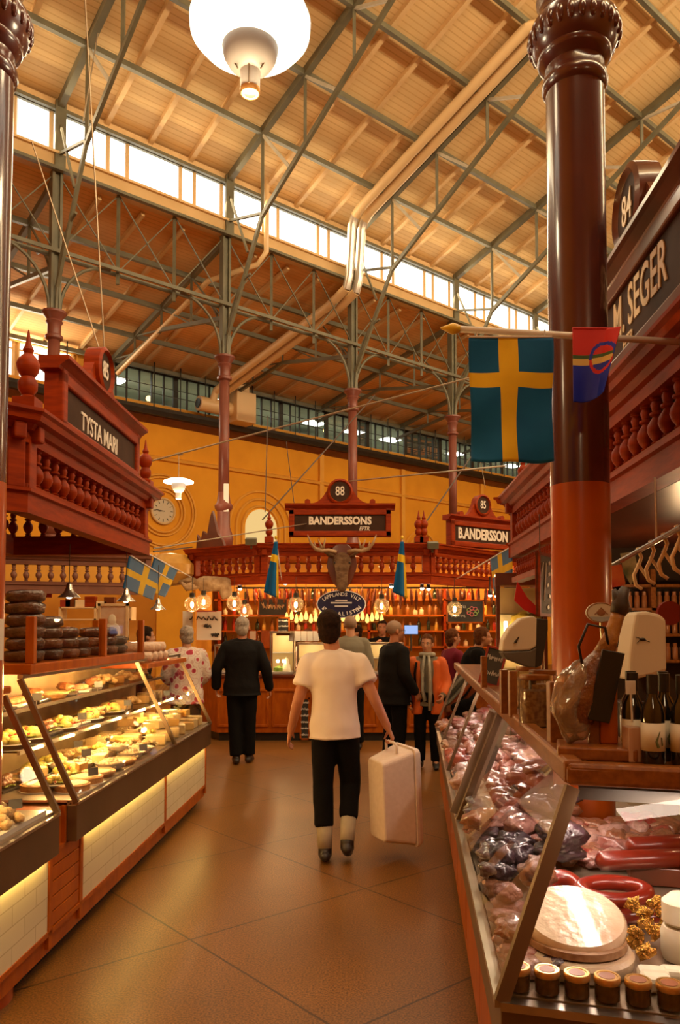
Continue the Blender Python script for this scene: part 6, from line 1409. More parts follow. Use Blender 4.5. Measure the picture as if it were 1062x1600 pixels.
ROWS = [('front row', .115, .769, [ 'cake_board', 'cake_board', 'round_pie', 'salad_bowl', 'round_pie', 'salad_bowl', 'salad_bowl', 'pastry_heap', 'cheese_block', 'cheese_block', 'cheese_block', 'cheese_block', 'cheese_wedge', 'cheese_block', 'cheese_block']),
        ('second row', .30, .769, ['cake_board', 'salmon_tray', 'fruit_platter', 'salad_bowl', 'salad_bowl', 'salad_bowl', 'pastry_heap', 'cheese_wedge', 'cheese_block', 'pastry_heap', 'cheese_block', 'cheese_wedge', 'cheese_block', 'cheese_block', 'cheese_block']),
        ('third row', .50, .769, ['roast_meat', 'round_pie', 'fruit_platter', 'fruit_platter', 'pastry_heap', 'cheese_wedge', 'cheese_block', 'pastry_heap', 'cheese_block', 'cheese_wedge', 'pastry_heap', 'cheese_block', 'cheese_wedge', 'cheese_block']),
        ('lower glass shelf', .47, 1.008, ['fruit_platter', 'fruit_platter', 'roast_meat', 'fruit_platter', 'salmon_tray', 'fruit_platter', 'pastry_heap', 'fruit_platter', 'cheese_block', 'pastry_heap', 'cheese_wedge', 'cheese_block', 'cheese_block']),
        ('upper glass shelf', .57, 1.198, ['roast_meat', 'salmon_tray', 'roast_meat', 'round_pie', 'roast_meat', 'salmon_tray', 'roast_meat', 'pastry_heap', 'cheese_wedge', 'pastry_heap', 'cheese_wedge', 'roast_meat'])]
rf = random.Random(11)
for (rn, off_, z, kinds) in ROWS:
    n = len(kinds); y0_, y1_ = 4.16, 7.22; st = (y1_-y0_)/n; cntk = {}
    for i, k in enumerate(kinds):
        y = y0_+st*(i+.5); i_ = cntk.get(k, 0); cntk[k] = i_+1
        sc = min(1.0, st/.255) if k not in ('cheese_block', 'cheese_wedge') else 1.15
        if rn.endswith('shelf'): sc *= .92
        place(k, (LX(y)-off_, y, z), rf.uniform(-.3, .3)+(pi/2 if k in ('roast_meat', 'salmon_tray') else 0), '%s, left case %s, %s of its kind' % (DESC[k], rn, ORD[i_]), 'food in the left deli case', sc, var=rf.randrange(3))
for i in range(26):
    y = 4.25+i*.115; k_ = ['fruit_platter', 'pastry_heap', 'salad_bowl', 'cheese_block', 'cheese_wedge'][(i*3) % 5]; off_ = [.20, .36, .44][i % 3]
    place(k_, (LX(y)-off_, y, .80+.02*(i % 2)), rf.uniform(0, 3), '%s crowded between the rows of the left case, %s along' % (DESC[k_].replace(' and leaves', ''), ORD[i//2]), 'crowded food between the rows', .62 if k_ != 'cheese_block' else .8, var=i % 3)
# second layer of cheese pieces at the far end of the case
for i in range(22):
    y = 6.1+rf.uniform(0, 1.15); off_ = rf.uniform(.12, .52)
    place('cheese_block' if i % 3 else 'cheese_wedge', (LX(y)-off_, y, .835+rf.uniform(0, .05)), rf.uniform(0, 3), 'pale cheese piece heaped on others at the far end of the left deli case', 'heaped cheese at the far end', rf.uniform(.7, 1.0))
for i, (y, off_, z) in enumerate(((4.45, .07, .80), (4.75, .22, .86), (5.1, .40, .86), (5.35, .05, .80), (5.0, .34, 1.05), (4.6, .46, 1.21), (5.6, .45, 1.21), (5.9, .33, 1.05), (6.5, .20, .9), (6.9, .30, 1.04))):
    place('price_tag', (LX(y)-off_, y, z-.02), .7, 'dark price tag in the left deli case, %s nearest the viewer' % ORD[i], 'price tags of the left deli case')
# near case: pale pastries
for i in range(9):
    y = 2.62+.135*i; off_ = .12+(i % 3)*.13
    place('pastry_heap', (LX(y)-off_, y, .769), rf.uniform(0, 3), 'pale golden pastry heap in the near left case, %s from its near end' % ORD[i], 'pastries in the near left case', 1.05, var=i % 3)
place('price_tag', (LX(3.55)-.10, 3.55, .80), .6, 'tilted dark price tag at the far corner of the near left case'); place('price_tag', (LX(3.2)-.05, 3.2, .79), 1.2, 'dark price tag in front of the pastries in the near left case')
b = MB(); lwall(b, 2.55, 3.72, .03, .06, .757, .79); tag(b.build('tray_rim', F['ceramic'], base=True), 'white tray rim along the front of the near left case', 'tray')
# wrapped dark loaves in and above the cabinet
FL = film_wrap('wrapped_dark_bread', (.05, .022, .012), (.12, .055, .03), 12); FL2 = film_wrap('wrapped_brown_bread', (.30, .12, .045), (.17, .06, .022), 12)
b = MB(); b.ell((0, 0, .035), (.105, .075, .038), n=20, m=12, p=.55, noise_=.12); lo0 = b.build('wrapped_loaf', FL, smooth=True); used0 = False
def loaf(x, y, z, lb, grp, m=None, rz=0, sc=1):
    global used0
    o = lo0 if not used0 else lo0.copy()
    if used0: COL.objects.link(o)
    used0 = True
    if m: o.data = o.data.copy(); o.data.materials[0] = m
    o.location = (x, y, z); o.rotation_euler = (0, 0, rz); o.scale = (sc, sc, sc); tag(o, lb, 'bread', grp); return o
for i in range(6): loaf(LX(4.35)-.42+.008*(i % 2), 4.33, 1.46+i*.066, 'dark film-wrapped loaf, %s from the bottom of the tall stack at the left' % ORD[i], 'tall stack of wrapped loaves', rz=.3*(i % 2))
k = 0
for (y, n) in ((4.62, 4), (4.88, 3), (5.08, 2), (5.4, 3), (5.62, 3), (5.85, 2)):
    for j in range(n):
        loaf(LX(y)-.42, y, 1.46+j*.064, '%s wrapped loaf in the glass cabinet, %s up in the %s stack' % ('brown' if (j+k) % 3 == 1 else 'dark', ORD[j], ORD[k]), 'loaves in the glass cabinet', FL2 if (j+k) % 3 == 1 else None, rz=.2*j, sc=.92)
    k += 1
FL3 = film_wrap('paper_wrapped_roll', (.55, .30, .16), (.70, .46, .30), 9)
for i in range(7):
    y = 6.3+.16*(i % 4)+(.08 if i > 3 else 0); b = MB(); b.tube([(-.16, 0, 0), (-.15, 0, 0), (.15, 0, 0), (.16, 0, 0)], [.02, .042, .042, .02], n=14); tag(b.build('wrapped_roll', FL3, smooth=True, loc=(LX(y)-.42, y, 1.414+(.075 if i > 3 else 0))), 'pinkish wrapped roll on the shelf beyond the loaf cabinet, %s %s' % (ORD[i % 4], 'in the upper layer' if i > 3 else 'in the lower layer'), 'salami roll', 'wrapped rolls on the left shelf')
# stock behind the left stall: small shelves with boxes and jars
t = thing('wall_shelving', 'pale shelf with small boxes on the ochre wall behind the loaf cabinet', 'shelving', (-3.7, 11.9, 1.2))
a, c = U(96, 968, 11.2), U(206, 952, 11.2)
b = MB()
for z in (a.z, a.z+.17): b.box(((a.x+c.x)/2, 11.25, z), (c.x-a.x, .25, .02))
b.build('shelf', M['rafter'], t, world=True)
for x in (a.x, (a.x+c.x)/2, c.x): b = MB(); b.box((x, 11.25, a.z+.085), (.03, .25, .19)); b.build('divider', M['rafter'], t, world=True)
for i, (px, m, s) in enumerate(((112, 'wood_d', .12), (126, 'gold', .10), (142, 'wood', .15), (160, 'gold', .08), (172, 'wood_d', .14), (104, 'redwood', .1))):
    q = U(px, 950, 11.22); b = MB(); b.box((0, 0, s/2), (.15, .12, s)); tag(b.build('gift_box', M[m], loc=(q.x, 11.22, a.z+.181), bev=.005), 'small gift box on the pale shelf, %s' % ['leftmost dark brown', 'golden, second from left', 'red-brown, middle', 'small golden, right of middle', 'dark brown near the right', 'red at the far left'][i], 'box', 'gift boxes on the pale shelf')

# ------------------------------------------------------------------ meat in the right case
DZ = .768
MT = {'dark': film_wrap('dark_meat_in_film', (.022, .008, .012), (.11, .06, .075), 22), 'pink': film_wrap('pink_meat_in_film', (.50, .25, .20), (.26, .07, .055), 12), 'red': film_wrap('red_meat_in_film', (.30, .035, .02), (.42, .12, .09), 10), 'white': film_wrap('white_paper_parcel', (.56, .36, .30), (.36, .17, .13), 14), 'brown': film_wrap('brown_meat_in_film', (.24, .085, .035), (.36, .16, .08), 14)}
def parcel_mesh(seed):
    b = MB(); b.ell((0, 0, .028), (.075, .055, .032), n=22, m=14, p=.75, noise_=.38, seed=seed); return b
PM = [parcel_mesh(s*3.1) for s in range(5)]
pcache = {}
def parcel(x, y, z, kind, rz, sc, label, grp, tilt=0):
    v = rf.randrange(5)
    if (v, kind) not in pcache: o = PM[v].build('meat_parcel', MT[kind], smooth=True); pcache[(v, kind)] = o
    else: o = pcache[(v, kind)].copy(); COL.objects.link(o)
    o.location = (x, y, z); o.rotation_euler = (rf.uniform(-.3, .3), tilt, rz); o.scale = (sc, sc*rf.uniform(.8, 1.1), sc*rf.uniform(.8, 1.3)); tag(o, label, 'meat', grp)
KW = {'dark': 'dark film-wrapped meat', 'pink': 'pink film-wrapped meat', 'red': 'red film-wrapped meat', 'white': 'whitish wrapped parcel', 'brown': 'brown film-wrapped meat'}
def zone(y): return 'nearest the corner' if y < 2.7 else 'in the near bay' if y < 3.7 else 'past the thick mullion' if y < 4.9 else 'in the third bay' if y < 6 else 'in the farthest bay'
nP = 0
for (ya, yb, mix, layers, nc) in ((2.16, 2.45, ['white', 'brown', 'pink', 'white'], 2, 1), (2.45, 2.8, ['white', 'brown', 'pink', 'dark'], 2, 2), (2.8, 3.3, ['dark', 'dark', 'dark', 'pink', 'dark'], 2, 3), (3.3, 3.66, ['dark', 'dark', 'brown', 'pink', 'dark'], 2, 4), (3.85, 4.5, ['dark', 'white', 'pink', 'white'], 2, 5), (4.5, 5.5, ['pink', 'white', 'red', 'pink'], 1, 5), (5.5, 7.1, ['red', 'brown', 'brown', 'pink'], 1, 5)):
    y = ya
    while y < yb:
        for c_ in range(nc):
            for L in range(layers):
                if L and rf.random() < .35: continue
                x = RX(y)+.08+c_*.115+rf.uniform(-.02, .02)
                if abs(x-1.118) < .2 and abs(y-3.6) < .22: continue
                z = DZ+.05*L+.034*c_; k = rf.choice(mix)
                parcel(x, y+rf.uniform(-.03, .03), z, k, rf.uniform(0, 3), rf.uniform(.85, 1.15)*(.72 if y < 2.75 else 1), '%s in the right case, %s, %s row back' % (KW[k], zone(y), ORD[c_]), '%s, %s, row %s' % (KW[k], zone(y), ORD[c_]))
                nP += 1
        y += .145
# sausages and specialities behind the near glass
def ring_saus(C, R_, r, m, name, label, cat='sausage', flatten=1, a0=0, a1=2*pi, tilt=0, rz=0, link=None, hgt=0):
    pts = [V((R_*cos(a), R_*flatten*sin(a), hgt*(i/24.0))) for i, a in enumerate([a0+(a1-a0)*i/24 for i in range(25)])]
    b = MB(); full = abs(a1-a0-2*pi) < .01
    rr = [r]*24 if full else [r*min(1, .35+min(i, 24-i)*.4) for i in range(25)]
    b.tube(pts[:-1] if full else pts, rr, n=14, closed=full); o = b.build(name, m, smooth=True, loc=C); o.rotation_euler = (tilt, 0, rz); return tag(o, label, cat)
M['falukorv'] = mat('red_sausage_skin', (.24, .018, .006), (.17, .011, .004), rough=.28, scale=6, coat=.5)
M['salami'] = mat('bright_red_salami', (.22, .022, .008), (.17, .014, .005), rough=.3, scale=6, coat=.4)
def at(px, py, z): 
    # point at height z under that pixel
    k = 1.0; lo_y, hi_y = .5, 12
    for _ in range(40):
        m_ = (lo_y+hi_y)/2
        if U(px, py, m_).z > z: lo_y = m_
        else: hi_y = m_
    return U(px, py, m_)
q = at(958, 1405, .83); ring_saus((q.x, q.y, .80), .10, .024, M['falukorv'], 'sausage_ring', 'thick red sausage ring, lower one of the stack behind the round cheeses', flatten=.62)
q = at(958, 1385, .86); ring_saus((q.x, q.y, .845), .10, .024, M['falukorv'], 'sausage_ring', 'thick red sausage ring, upper one of the stack behind the round cheeses', flatten=.62, tilt=.12)
q = at(968, 1402, .82); ring_saus((q.x+.03, q.y-.03, .792), .12, .022, M['falukorv'], 'sausage_ring', 'wide red sausage curl under the stacked rings', flatten=.6, a0=pi*.9, a1=pi*2.0)
q = at(880, 1385, .84); ring_saus((q.x, q.y, .83), .045, .026, M['falukorv'], 'curved_sausage', 'short U-shaped red sausage beside the corner post', a0=-.4, a1=pi+.4, tilt=.6)
for i, (pxa, pya, pxb, pyb, lb) in enumerate(((938, 1345, 1075, 1340, 'long bright red salami lying behind the sausage rings'), (985, 1322, 1085, 1316, 'second long red salami behind the first'))):
    p0, p1 = at(pxa, pya, .86), at(pxb, pyb, .86); b = MB(); d = (p1-p0).normalized(); b.tube([p0-d*.015, p0, p1, p1+d*.015], [.012, .032, .032, .012], n=16); tag(b.build('salami', M['salami'], base=True, smooth=True), lb, 'sausage')
for i in range(9):
    q = at(872+i*9, 1402+4*(i % 3), .80); b = MB(); b.tube([(-.03, .02, 0), (-.015, .01, .004), (.015, -.01, .004), (.035, -.025, 0)], [.004, .011, .011, .004], n=8); o = b.build('small_sausage', MT['brown'], smooth=True, loc=(q.x, q.y+.02, .80)); o.rotation_euler = (0, 0, .5*(i % 3)); tag(o, 'small grey-brown sausage in the loose row below the U-shaped sausage, %s from left' % ORD[i], 'sausage', 'small sausages by the corner')
# round wrapped cheeses
M['brie'] = mat('white_rind_in_film', (.80, .66, .46), (.66, .46, .30), rough=.25, scale=7, coat=.7, bump=.3)
q = at(905, 1492, .80)
b = MB(); b.lathe([(0, 0), (.135, 0), (.145, .012), (.146, .035), (.138, .045), (.12, .047), (.10, .040), (0, .038)], n=40); o = b.build('round_cheese', M['brie'], smooth='auto', loc=(q.x, q.y+.03, DZ)); tag(o, 'large round white cheese in film, lower of the two, behind the gold-lidded jars', 'cheese')
b = MB(); b.lathe([(0, 0), (.125, 0), (.134, .012), (.134, .03), (.126, .04), (0, .043)], n=40); o = b.build('round_cheese', M['brie'], smooth='auto', loc=(q.x+.005, q.y+.065, DZ+.078)); o.rotation_euler = (.30, -.04, 0); tag(o, 'large round white cheese in film, tilted on top of its twin', 'cheese')
M['basket'] = mat('woven_lattice', (.25, .12, .05), (.42, .24, .12), rough=.6, scale=40)
b = MB(); b.lathe([(.09, 0), (.128, .006), (.125, .022), (.09, .024)], n=36); o = b.build('herb_layer', M['basket'], smooth='auto', loc=(q.x+.003, q.y+.035, DZ+.046)); tag(o, 'brown herb layer between the two round white cheeses', 'cheese')
M['cheese_w'] = mat('white_goat_cheese', (.85, .78, .60), (.76, .66, .45), rough=.5, scale=10)
for i, (px, py, z, lb) in enumerate(((1020, 1516, .80, 'small white cheese log behind the right-hand jars'), (1024, 1534, .79, 'small flat white cheese just behind the jars'), (1056, 1516, .80, 'white cheese log at the right frame edge'))):
    q = at(px, py, z); b = MB(); b.box((0, 0, .02), (.075, .05, .038), rz=-.2); o = b.build('goat_cheese', M['cheese_w'], loc=(q.x, q.y, DZ), bev=.012); tag(o, lb, 'cheese', 'white cheese logs')
q = at(1066, 1455, .84); b = MB(); b.lathe([(0, 0), (.05, 0), (.056, .02), (.056, .07), (.05, .085), (0, .09)], n=24); b.lathe([(.04, .09), (.052, .10), (.052, .15), (.03, .17), (0, .172)], n=24); tag(b.build('tall_cheese', M['cheese_w'], smooth='auto', loc=(q.x, q.y, DZ)), 'tall white stacked cheese at the right frame edge', 'cheese')
M['foil'] = mat('gold_foil', (.80, .48, .10), (.40, .18, .03), rough=.22, metal=.85, scale=25, bump=1.0)
for i in range(12):
    q = at(990+(i % 5)*17, 1428+(i//5)*16+3*(i % 2), .82+.02*(i % 2)); b = MB(); b.ell((0, 0, 0), (.022, .017, .018), n=9, m=6, noise_=.9, seed=i*2.3); o = b.build('foil_sweet', M['foil'], smooth=False, loc=(q.x, q.y, .80+.025*(2-i//5))); tag(o, 'gold foil piece right of the round cheeses, %s row, %s from left' % (['back', 'middle', 'front'][i//5], ORD[i % 5]), 'wrapped sweet', 'gold foil pieces')
# jars with gold lids along the near glass
M['jarbody'] = mat('dark_mustard_jar', (.05, .022, .008), (.12, .055, .015), rough=.15, scale=30, coat=.6); M['lid'] = mat('gold_tin_lid', (.80, .50, .18), (.62, .34, .09), rough=.28, metal=.8, scale=30); M['lidc'] = mat('brown_lid_print', (.34, .12, .05), rough=.4)
pj = None
for i in range(9):
    q = CR+G*(.052+.069*i)+V((.0, .055)); lb = 'small dark jar with gold lid, %s from the corner post along the near glass' % ORD[i]
    if pj is None:
        t = thing('gold_lidded_jar', lb, 'jar', (q.x, q.y, DZ), 0, 'gold-lidded jars')
        b = MB(); b.lathe([(.025, 0), (.029, .004), (.029, .036), (.026, .042)], n=24); b.build('jar_body', M['jarbody'], t, smooth='auto')
        b = MB(); b.lathe([(.0285, .040), (.031, .042), (.031, .054), (.029, .057), (.024, .057), (.023, .0555), (0, .0555)], n=28); b.build('lid', M['lid'], t, smooth='auto')
        b = MB(); b.lathe([(0, .0565), (.019, .0565), (.019, .0556)], n=20); b.build('lid_print', M['lidc'], t); pj = t
    else: copy_tree(pj, loc=(q.x, q.y, DZ), label=lb)
o = None
# heap of brown cured sausages and parcels behind (near bay, right part)
for i in range(58):
    px = 885+(i*37) % 185; py = 1265+(i*53) % 62
    z = .89-.0009*(py-1265); q = at(px, py, z)
    if q.y > 3.22: q.y = 3.2
    k = rf.choice(['brown', 'brown', 'pink', 'red', 'white'])
    parcel(q.x, q.y, z-.06, k, rf.uniform(0, 3), rf.uniform(.7, 1.0), '%s in the heap behind the salamis, right of the corner post' % KW[k], '%s heap behind the salamis' % KW[k])
# support under the heap: stepped steel tray
b = MB(); b.prism([(1.0, 2.72), (1.34, 2.62), (1.38, 3.2), (RX(3.2)+.62, 3.2), (RX(2.8)+.55, 2.8)], .768, .83); tag(b.build('stepped_tray', M['wood_d'], base=True, bev=.004), 'dark wooden step at the back of the near bay carrying the heaped meats', 'tray')
# parcels between corner post and glass on the aisle side, near the floor line
for i in range(16):
    y = 2.02+.045*(i//2); x = RX(y)+.07+.09*(i % 2)
    k = ['white', 'brown', 'pink', 'dark'][(i*7) % 4]; parcel(x, y, DZ, k, rf.uniform(0, 3), .7, '%s low against the aisle glass by the corner post' % KW[k], '%s at the corner' % KW[k])
# ------------------------------------------------------------------ people
def remesh(mb, name, m, parent, vox, smooth_it=4, fold=0, fscale=5, seed=0, fdir=(1, 1, 1), mats=None, dec=0):
    o = mb.build('tmp', m, None, smooth=True)
    r = o.modifiers.new('r', 'REMESH'); r.mode = 'VOXEL'; r.voxel_size = vox; r.use_smooth_shade = True
    s_ = o.modifiers.new('s', 'SMOOTH'); s_.iterations = smooth_it; s_.factor = .5
    if dec: d_ = o.modifiers.new('d', 'DECIMATE'); d_.ratio = dec
    me = bpy.data.meshes.new_from_object(o.evaluated_get(bpy.context.evaluated_depsgraph_get()))
    me.name = name; old = o.data; bpy.data.objects.remove(o); bpy.data.meshes.remove(old)
    if fold:
        nrm = [v.normal.copy() for v in me.vertices]
        for v, n_ in zip(me.vertices, nrm):
            c = v.co; k = noise.noise(V((c.x*fscale*fdir[0]+seed, c.y*fscale*fdir[1], c.z*fscale*fdir[2])))+.5*noise.noise(V((c.x*fscale*2.3*fdir[0], c.y*fscale*2.3*fdir[1]+seed, c.z*fscale*2.3*fdir[2])))
            v.co = c+n_*k*fold
    if not me.materials: me.materials.append(m)
    me.polygons.foreach_set('use_smooth', [True]*len(me.polygons))
    o = bpy.data.objects.new(name, me); COL.objects.link(o); o.parent = parent; return o
SK = {'fair': mat('fair_skin', (.52, .25, .14), (.46, .20, .10), rough=.5, scale=6), 'ruddy': mat('ruddy_skin', (.48, .19, .09), (.40, .14, .06), rough=.5, scale=6)}
def limb(b, pts, rs, n=14, flat=1.0):
    """rounded tapered limb through the joints"""
    pts = [V(p) for p in pts]; P = []; Rr = []
    for i in range(len(pts)-1):
        k = 6
        for j in range(k): P.append(pts[i].lerp(pts[i+1], j/k)); Rr.append(rs[i]+(rs[i+1]-rs[i])*j/k)
    P.append(pts[-1]); Rr.append(rs[-1])
    # smooth the joints a little
    for _ in range(2):
        P = [P[0]]+[(P[i-1]+P[i]*2+P[i+1])/4 for i in range(1, len(P)-1)]+[P[-1]]
    b.tube(P, Rr, n=n, flat=flat); b.ell(P[0], (Rr[0],)*3, n=12, m=8); b.ell(P[-1], (Rr[-1],)*3, n=12, m=8)
def hand(b, wrist, fdir, side, curl=.5, s=1.0, pn=None):
    """palm and five fingers; fdir = forearm direction, pn = palm normal, side = +1 if the thumb lies along pn x fdir"""
    f = V(fdir).normalized(); n = V(pn) if pn is not None else V((0, 1, 0)); n = (n-f*n.dot(f)).normalized(); x = f.cross(n)*side
    W0 = V(wrist)
    b.rings([(W0-f*.01*s, x*.026*s, n*.020*s), (W0+f*.03*s, x*.036*s, n*.016*s), (W0+f*.07*s, x*.042*s, n*.014*s), (W0+f*.092*s, x*.040*s, n*.012*s)], n=14)
    for i, (off_, L, r) in enumerate(((.031, .075, .0092), (.0105, .083, .0095), (-.0105, .077, .0090), (-.030, .060, .0082))):
        p = W0+f*(.088*s)+x*off_*s; d = f.copy(); pts = [p-f*.02*s, p]; 
        for j, q in enumerate((.45, .32, .23)):
            a = curl*(1.1 if j else .8)*1.15; d = (d*cos(a)+n*sin(a)).normalized(); n2 = n
            p = p+d*L*q*s; pts.append(p); n = (n-d*n.dot(d)); 
            n = n.normalized() if n.length > .05 else (f*-1)
        n = V(pn) if pn is not None else V((0, 1, 0)); n = (n-f*n.dot(f)).normalized()
        b.tube(pts, [r*s, r*s, r*.95*s, r*.9*s, r*.7*s], n=8); b.ell(pts[-1], (r*.72*s,)*3, n=8, m=6)
    t0_ = W0+f*.025*s+x*.028*s; t1 = t0_+(f*.55+x*.65+n*.35).normalized()*.042*s; t2 = t1+(f*.85+x*.15+n*.5*curl*2).normalized()*.030*s; t3 = t2+(f*.9-x*.25*curl+n*.6*curl*2).normalized()*.022*s
    b.tube([t0_-x*.01*s, t1, t2, t3], [.014*s, .0115*s, .010*s, .007*s], n=8); b.ell(t3, (.0075*s,)*3, n=8, m=6)
def head_mb(b, c, yaw=0, pitch=0, s=1.0, neck=None):
    Mh = Matrix.Translation(c) @ Matrix.Rotation(yaw, 4, 'Z') @ Matrix.Rotation(pitch, 4, 'X') @ Matrix.Scale(s, 4)
    b.ell((0, -.012, .030), (.074, .094, .088), n=24, m=16, M=Mh)
    b.ell((0, .022, -.025), (.060, .068, .088), n=20, m=14, M=Mh)
    b.ell((0, .048, -.082), (.034, .034, .028), n=14, m=10, M=Mh)       # chin
    b.ell((0, .066, .022), (.052, .024, .018), n=14, m=8, M=Mh)         # brow
    b.tube([Mh @ V((0, .082, .012)), Mh @ V((0, .098, -.012)), Mh @ V((0, .106, -.026)), Mh @ V((0, .090, -.036))], [.008*s, .010*s, .014*s, .010*s], n=8)
    b.ell((0, .084, -.054), (.024, .012, .006), n=10, m=6, M=Mh); b.ell((0, .082, -.064), (.020, .012, .007), n=10, m=6, M=Mh)
    for sx in (-1, 1):
        b.ell((sx*.078, -.008, -.005), (.010, .020, .032), n=10, m=8, M=Mh); b.ell((sx*.034, .062, -.030), (.020, .018, .018), n=10, m=8, M=Mh)
    return Mh
def person(label, loc, rz, Ht, top, bottom, hair, J=None, skin='fair', headyaw=0, headpitch=0, vox=.009, shoes=True, width=1.0, curl=(.5, .5), pn=((1, 0, 0), (-1, 0, 0)), coat_len=None, sleeve='long', face=False, top_fold=.006, socks=None, leg_end=None, glasses=False, hairlen=0, name='person', belly=0, lean=0):
    k = Ht/1.75; t = thing(name, label, 'person', loc, rz)
    j = dict(hipL=(-.09, 0, .93), hipR=(.09, 0, .93), kneeL=(-.10, .01, .50), kneeR=(.10, .01, .50), ankL=(-.105, -.03, .09), ankR=(.105, -.03, .09), toeL=(-.12, .12, .03), toeR=(.12, .12, .03),
             shL=(-.18, 0, 1.395), shR=(.18, 0, 1.395), elL=(-.25, -.03, 1.14), elR=(.25, -.03, 1.14), wrL=(-.26, .06, .89), wrR=(.26, .06, .89), pel=(0, 0, .95), che=(0, 0, 1.28), nec=(0, -.005, 1.49), hea=(0, .02, 1.635))
    if J: j.update(J)
    if lean:
        for q in ('shL', 'shR', 'elL', 'elR', 'wrL', 'wrR', 'che', 'nec', 'hea'):
            p = V(j[q]); d = p-V((0, 0, .95)); d = rot(d, (1, 0, 0), -lean); j[q] = tuple(d+V((0, 0, .95)))
    j = {a: V(c)*k for a, c in j.items()}; w_ = width
    che, pel, nec = j['che'], j['pel'], j['nec']; sh = (j['shR']-j['shL']); sx = sh.normalized()
    def torso(b, g, z0=None, neck=True, hem=None, shoulders=True):
        X = lambda r: sx*r*k; Yv = V((0, 0, 1)).cross(sx)
        ax = (nec-pel).normalized(); Y2 = ax.cross(sx).normalized()
        rs = []
        lv = [(-.10, .165, .115), (-.02, .168, .118), (.08, .150, .108), (.20, .150+.0, .110), (.33, .168, .120), (.41, .172, .115), (.455, .150, .098), (.49, .112, .08), (.52, .075, .065)]
        L = (nec-pel).length/k/.54
        for (z, rx, ry) in lv:
            if hem is not None and z < hem: continue
            bl = belly if z < .25 else 0
            rs.append((pel+ax*z*L*k, sx*(rx*w_+g+bl*.5)*k, Y2*(ry*w_**.5+g+bl)*k))
        if hem is not None:
            z, rx, ry = hem, .170, .122; rs.insert(0, (pel+V((0, 0, 1))*z*k, sx*(rx*w_+g*1.4+belly*.5)*k, Y2*(ry*w_**.5+g*1.4+belly)*k))
            if hem < -.25: rs.insert(1, (pel-V((0, 0, .12))*k, sx*(.178*w_+g*1.3)*k, Y2*(.125*w_+g*1.3)*k))
        b.rings(rs, n=26)
        if shoulders:
            for q in ('shL', 'shR'): limb(b, [j['che']+V((0, 0, .07))*k, j[q]+V((0, 0, -.01))], [(.080+g)*k, (.056+g)*k]); limb(b, [nec-V((0, 0, .05))*k, j[q]+V((0, 0, .005))], [(.060+g*.7)*k, (.044+g*.9)*k])
            b.tube([nec-V((0, 0, .08))*k, nec+V((0, 0, -.01))*k], [(.085+g)*k, (.058+g*.5)*k], n=16)
    # body, one surface
    b = MB(); torso(b, -.004)
    b.tube([nec-V((0, 0, .05)), nec, (nec+j['hea'])/2, j['hea']], [.066*k, .058*k, .056*k, .056*k], n=16)
    Mh = head_mb(b, j['hea'], headyaw, headpitch, k*1.03)
    for q, c_, pnn, sd in (('L', curl[0], pn[0], -1), ('R', curl[1], pn[1], 1)):
        limb(b, [j['sh'+q], j['el'+q], j['wr'+q]], [.052*k*w_**.5, .041*k, .029*k])
        hand(b, j['wr'+q], j['wr'+q]-j['el'+q], sd, c_, k*1.05, pnn)
        limb(b, [j['hip'+q], j['knee'+q], j['ank'+q]], [.082*k, .056*k, .038*k])
        b.tube([j['ank'+q]-V((0, .03, .01))*k, (j['ank'+q]+j['toe'+q])/2, j['toe'+q]], [.04*k, .042*k, .03*k], n=10)
    remesh(b, 'body', SK[skin], t, vox, 3)
    # top garment
    if top:
        b = MB(); g = top.get('g', .014); torso(b, g, hem=top.get('hem', -.10))
        for q in ('L', 'R'):
            a_, e_, w2 = j['sh'+q], j['el'+q], j['wr'+q]; gs = top.get('gs', g)
            if sleeve == 'short':
                m_ = a_.lerp(e_, .62); b.tube([a_.lerp(e_, -.05), a_.lerp(e_, .2), a_.lerp(e_, .42), m_], [(.058+gs)*k, (.060+gs)*k, (.060+gs)*k, (.063+gs)*k], n=18)
                b.ell(a_, ((.056+gs)*k,)*3)
            else:
                limb(b, [a_, e_, w2.lerp(e_, .06)], [(.056+gs)*k*w_**.5, (.048+gs)*k, (.036+gs)*k])
        og = remesh(b, top.get('name', 'jacket'), top['m'], t, .013, 3, top_fold, 7, seed=len(label)*.37, fdir=(1, 1, .7))
        if top.get('collar'):
            b = MB(); b.tube([nec-V((0, 0, .02))*k, nec+V((0, 0, .035))*k], [(.078)*k, (.064)*k], n=18); b.build('collar', top['collar'], t, smooth=True)
    # trousers or skirt
    if bottom:
        b = MB(); g = bottom.get('g', .016); X = sx
        b.rings([(pel+V((0, 0, z))*k, sx*(rx+g)*k*w_, V((0, 0, 1)).cross(sx)*(ry+g)*k) for (z, rx, ry) in ((.06, .148, .105), (0, .160, .115), (-.07, .160, .118), (-.12, .12, .10))], n=22)
        le = leg_end or (.97, .97)
        for i, q in enumerate(('L', 'R')):
            an = j['knee'+q].lerp(j['ank'+q], le[i]); limb(b, [j['hip'+q], j['knee'+q]], [(.085+g)*k, (.062+g)*k]); b.tube([j['knee'+q].lerp(j['hip'+q], .1), j['knee'+q], j['knee'+q].lerp(an, .5), an], [(.064+g)*k, (.062+g)*k, (.056+g)*k, (.054+g)*k], n=16)
        remesh(b, 'trousers', bottom['m'], t, .013, 3, .007, 6, seed=len(label)*.71)
    if socks:
        for q in ('L', 'R'):
            b = MB(); K, A_ = j['knee'+q], j['ank'+q]; b.tube([K.lerp(A_, .55), K.lerp(A_, .75), K.lerp(A_, 1.0)], [.056*k, .054*k, .050*k], n=16); b.build('sock', socks, t, smooth=True)
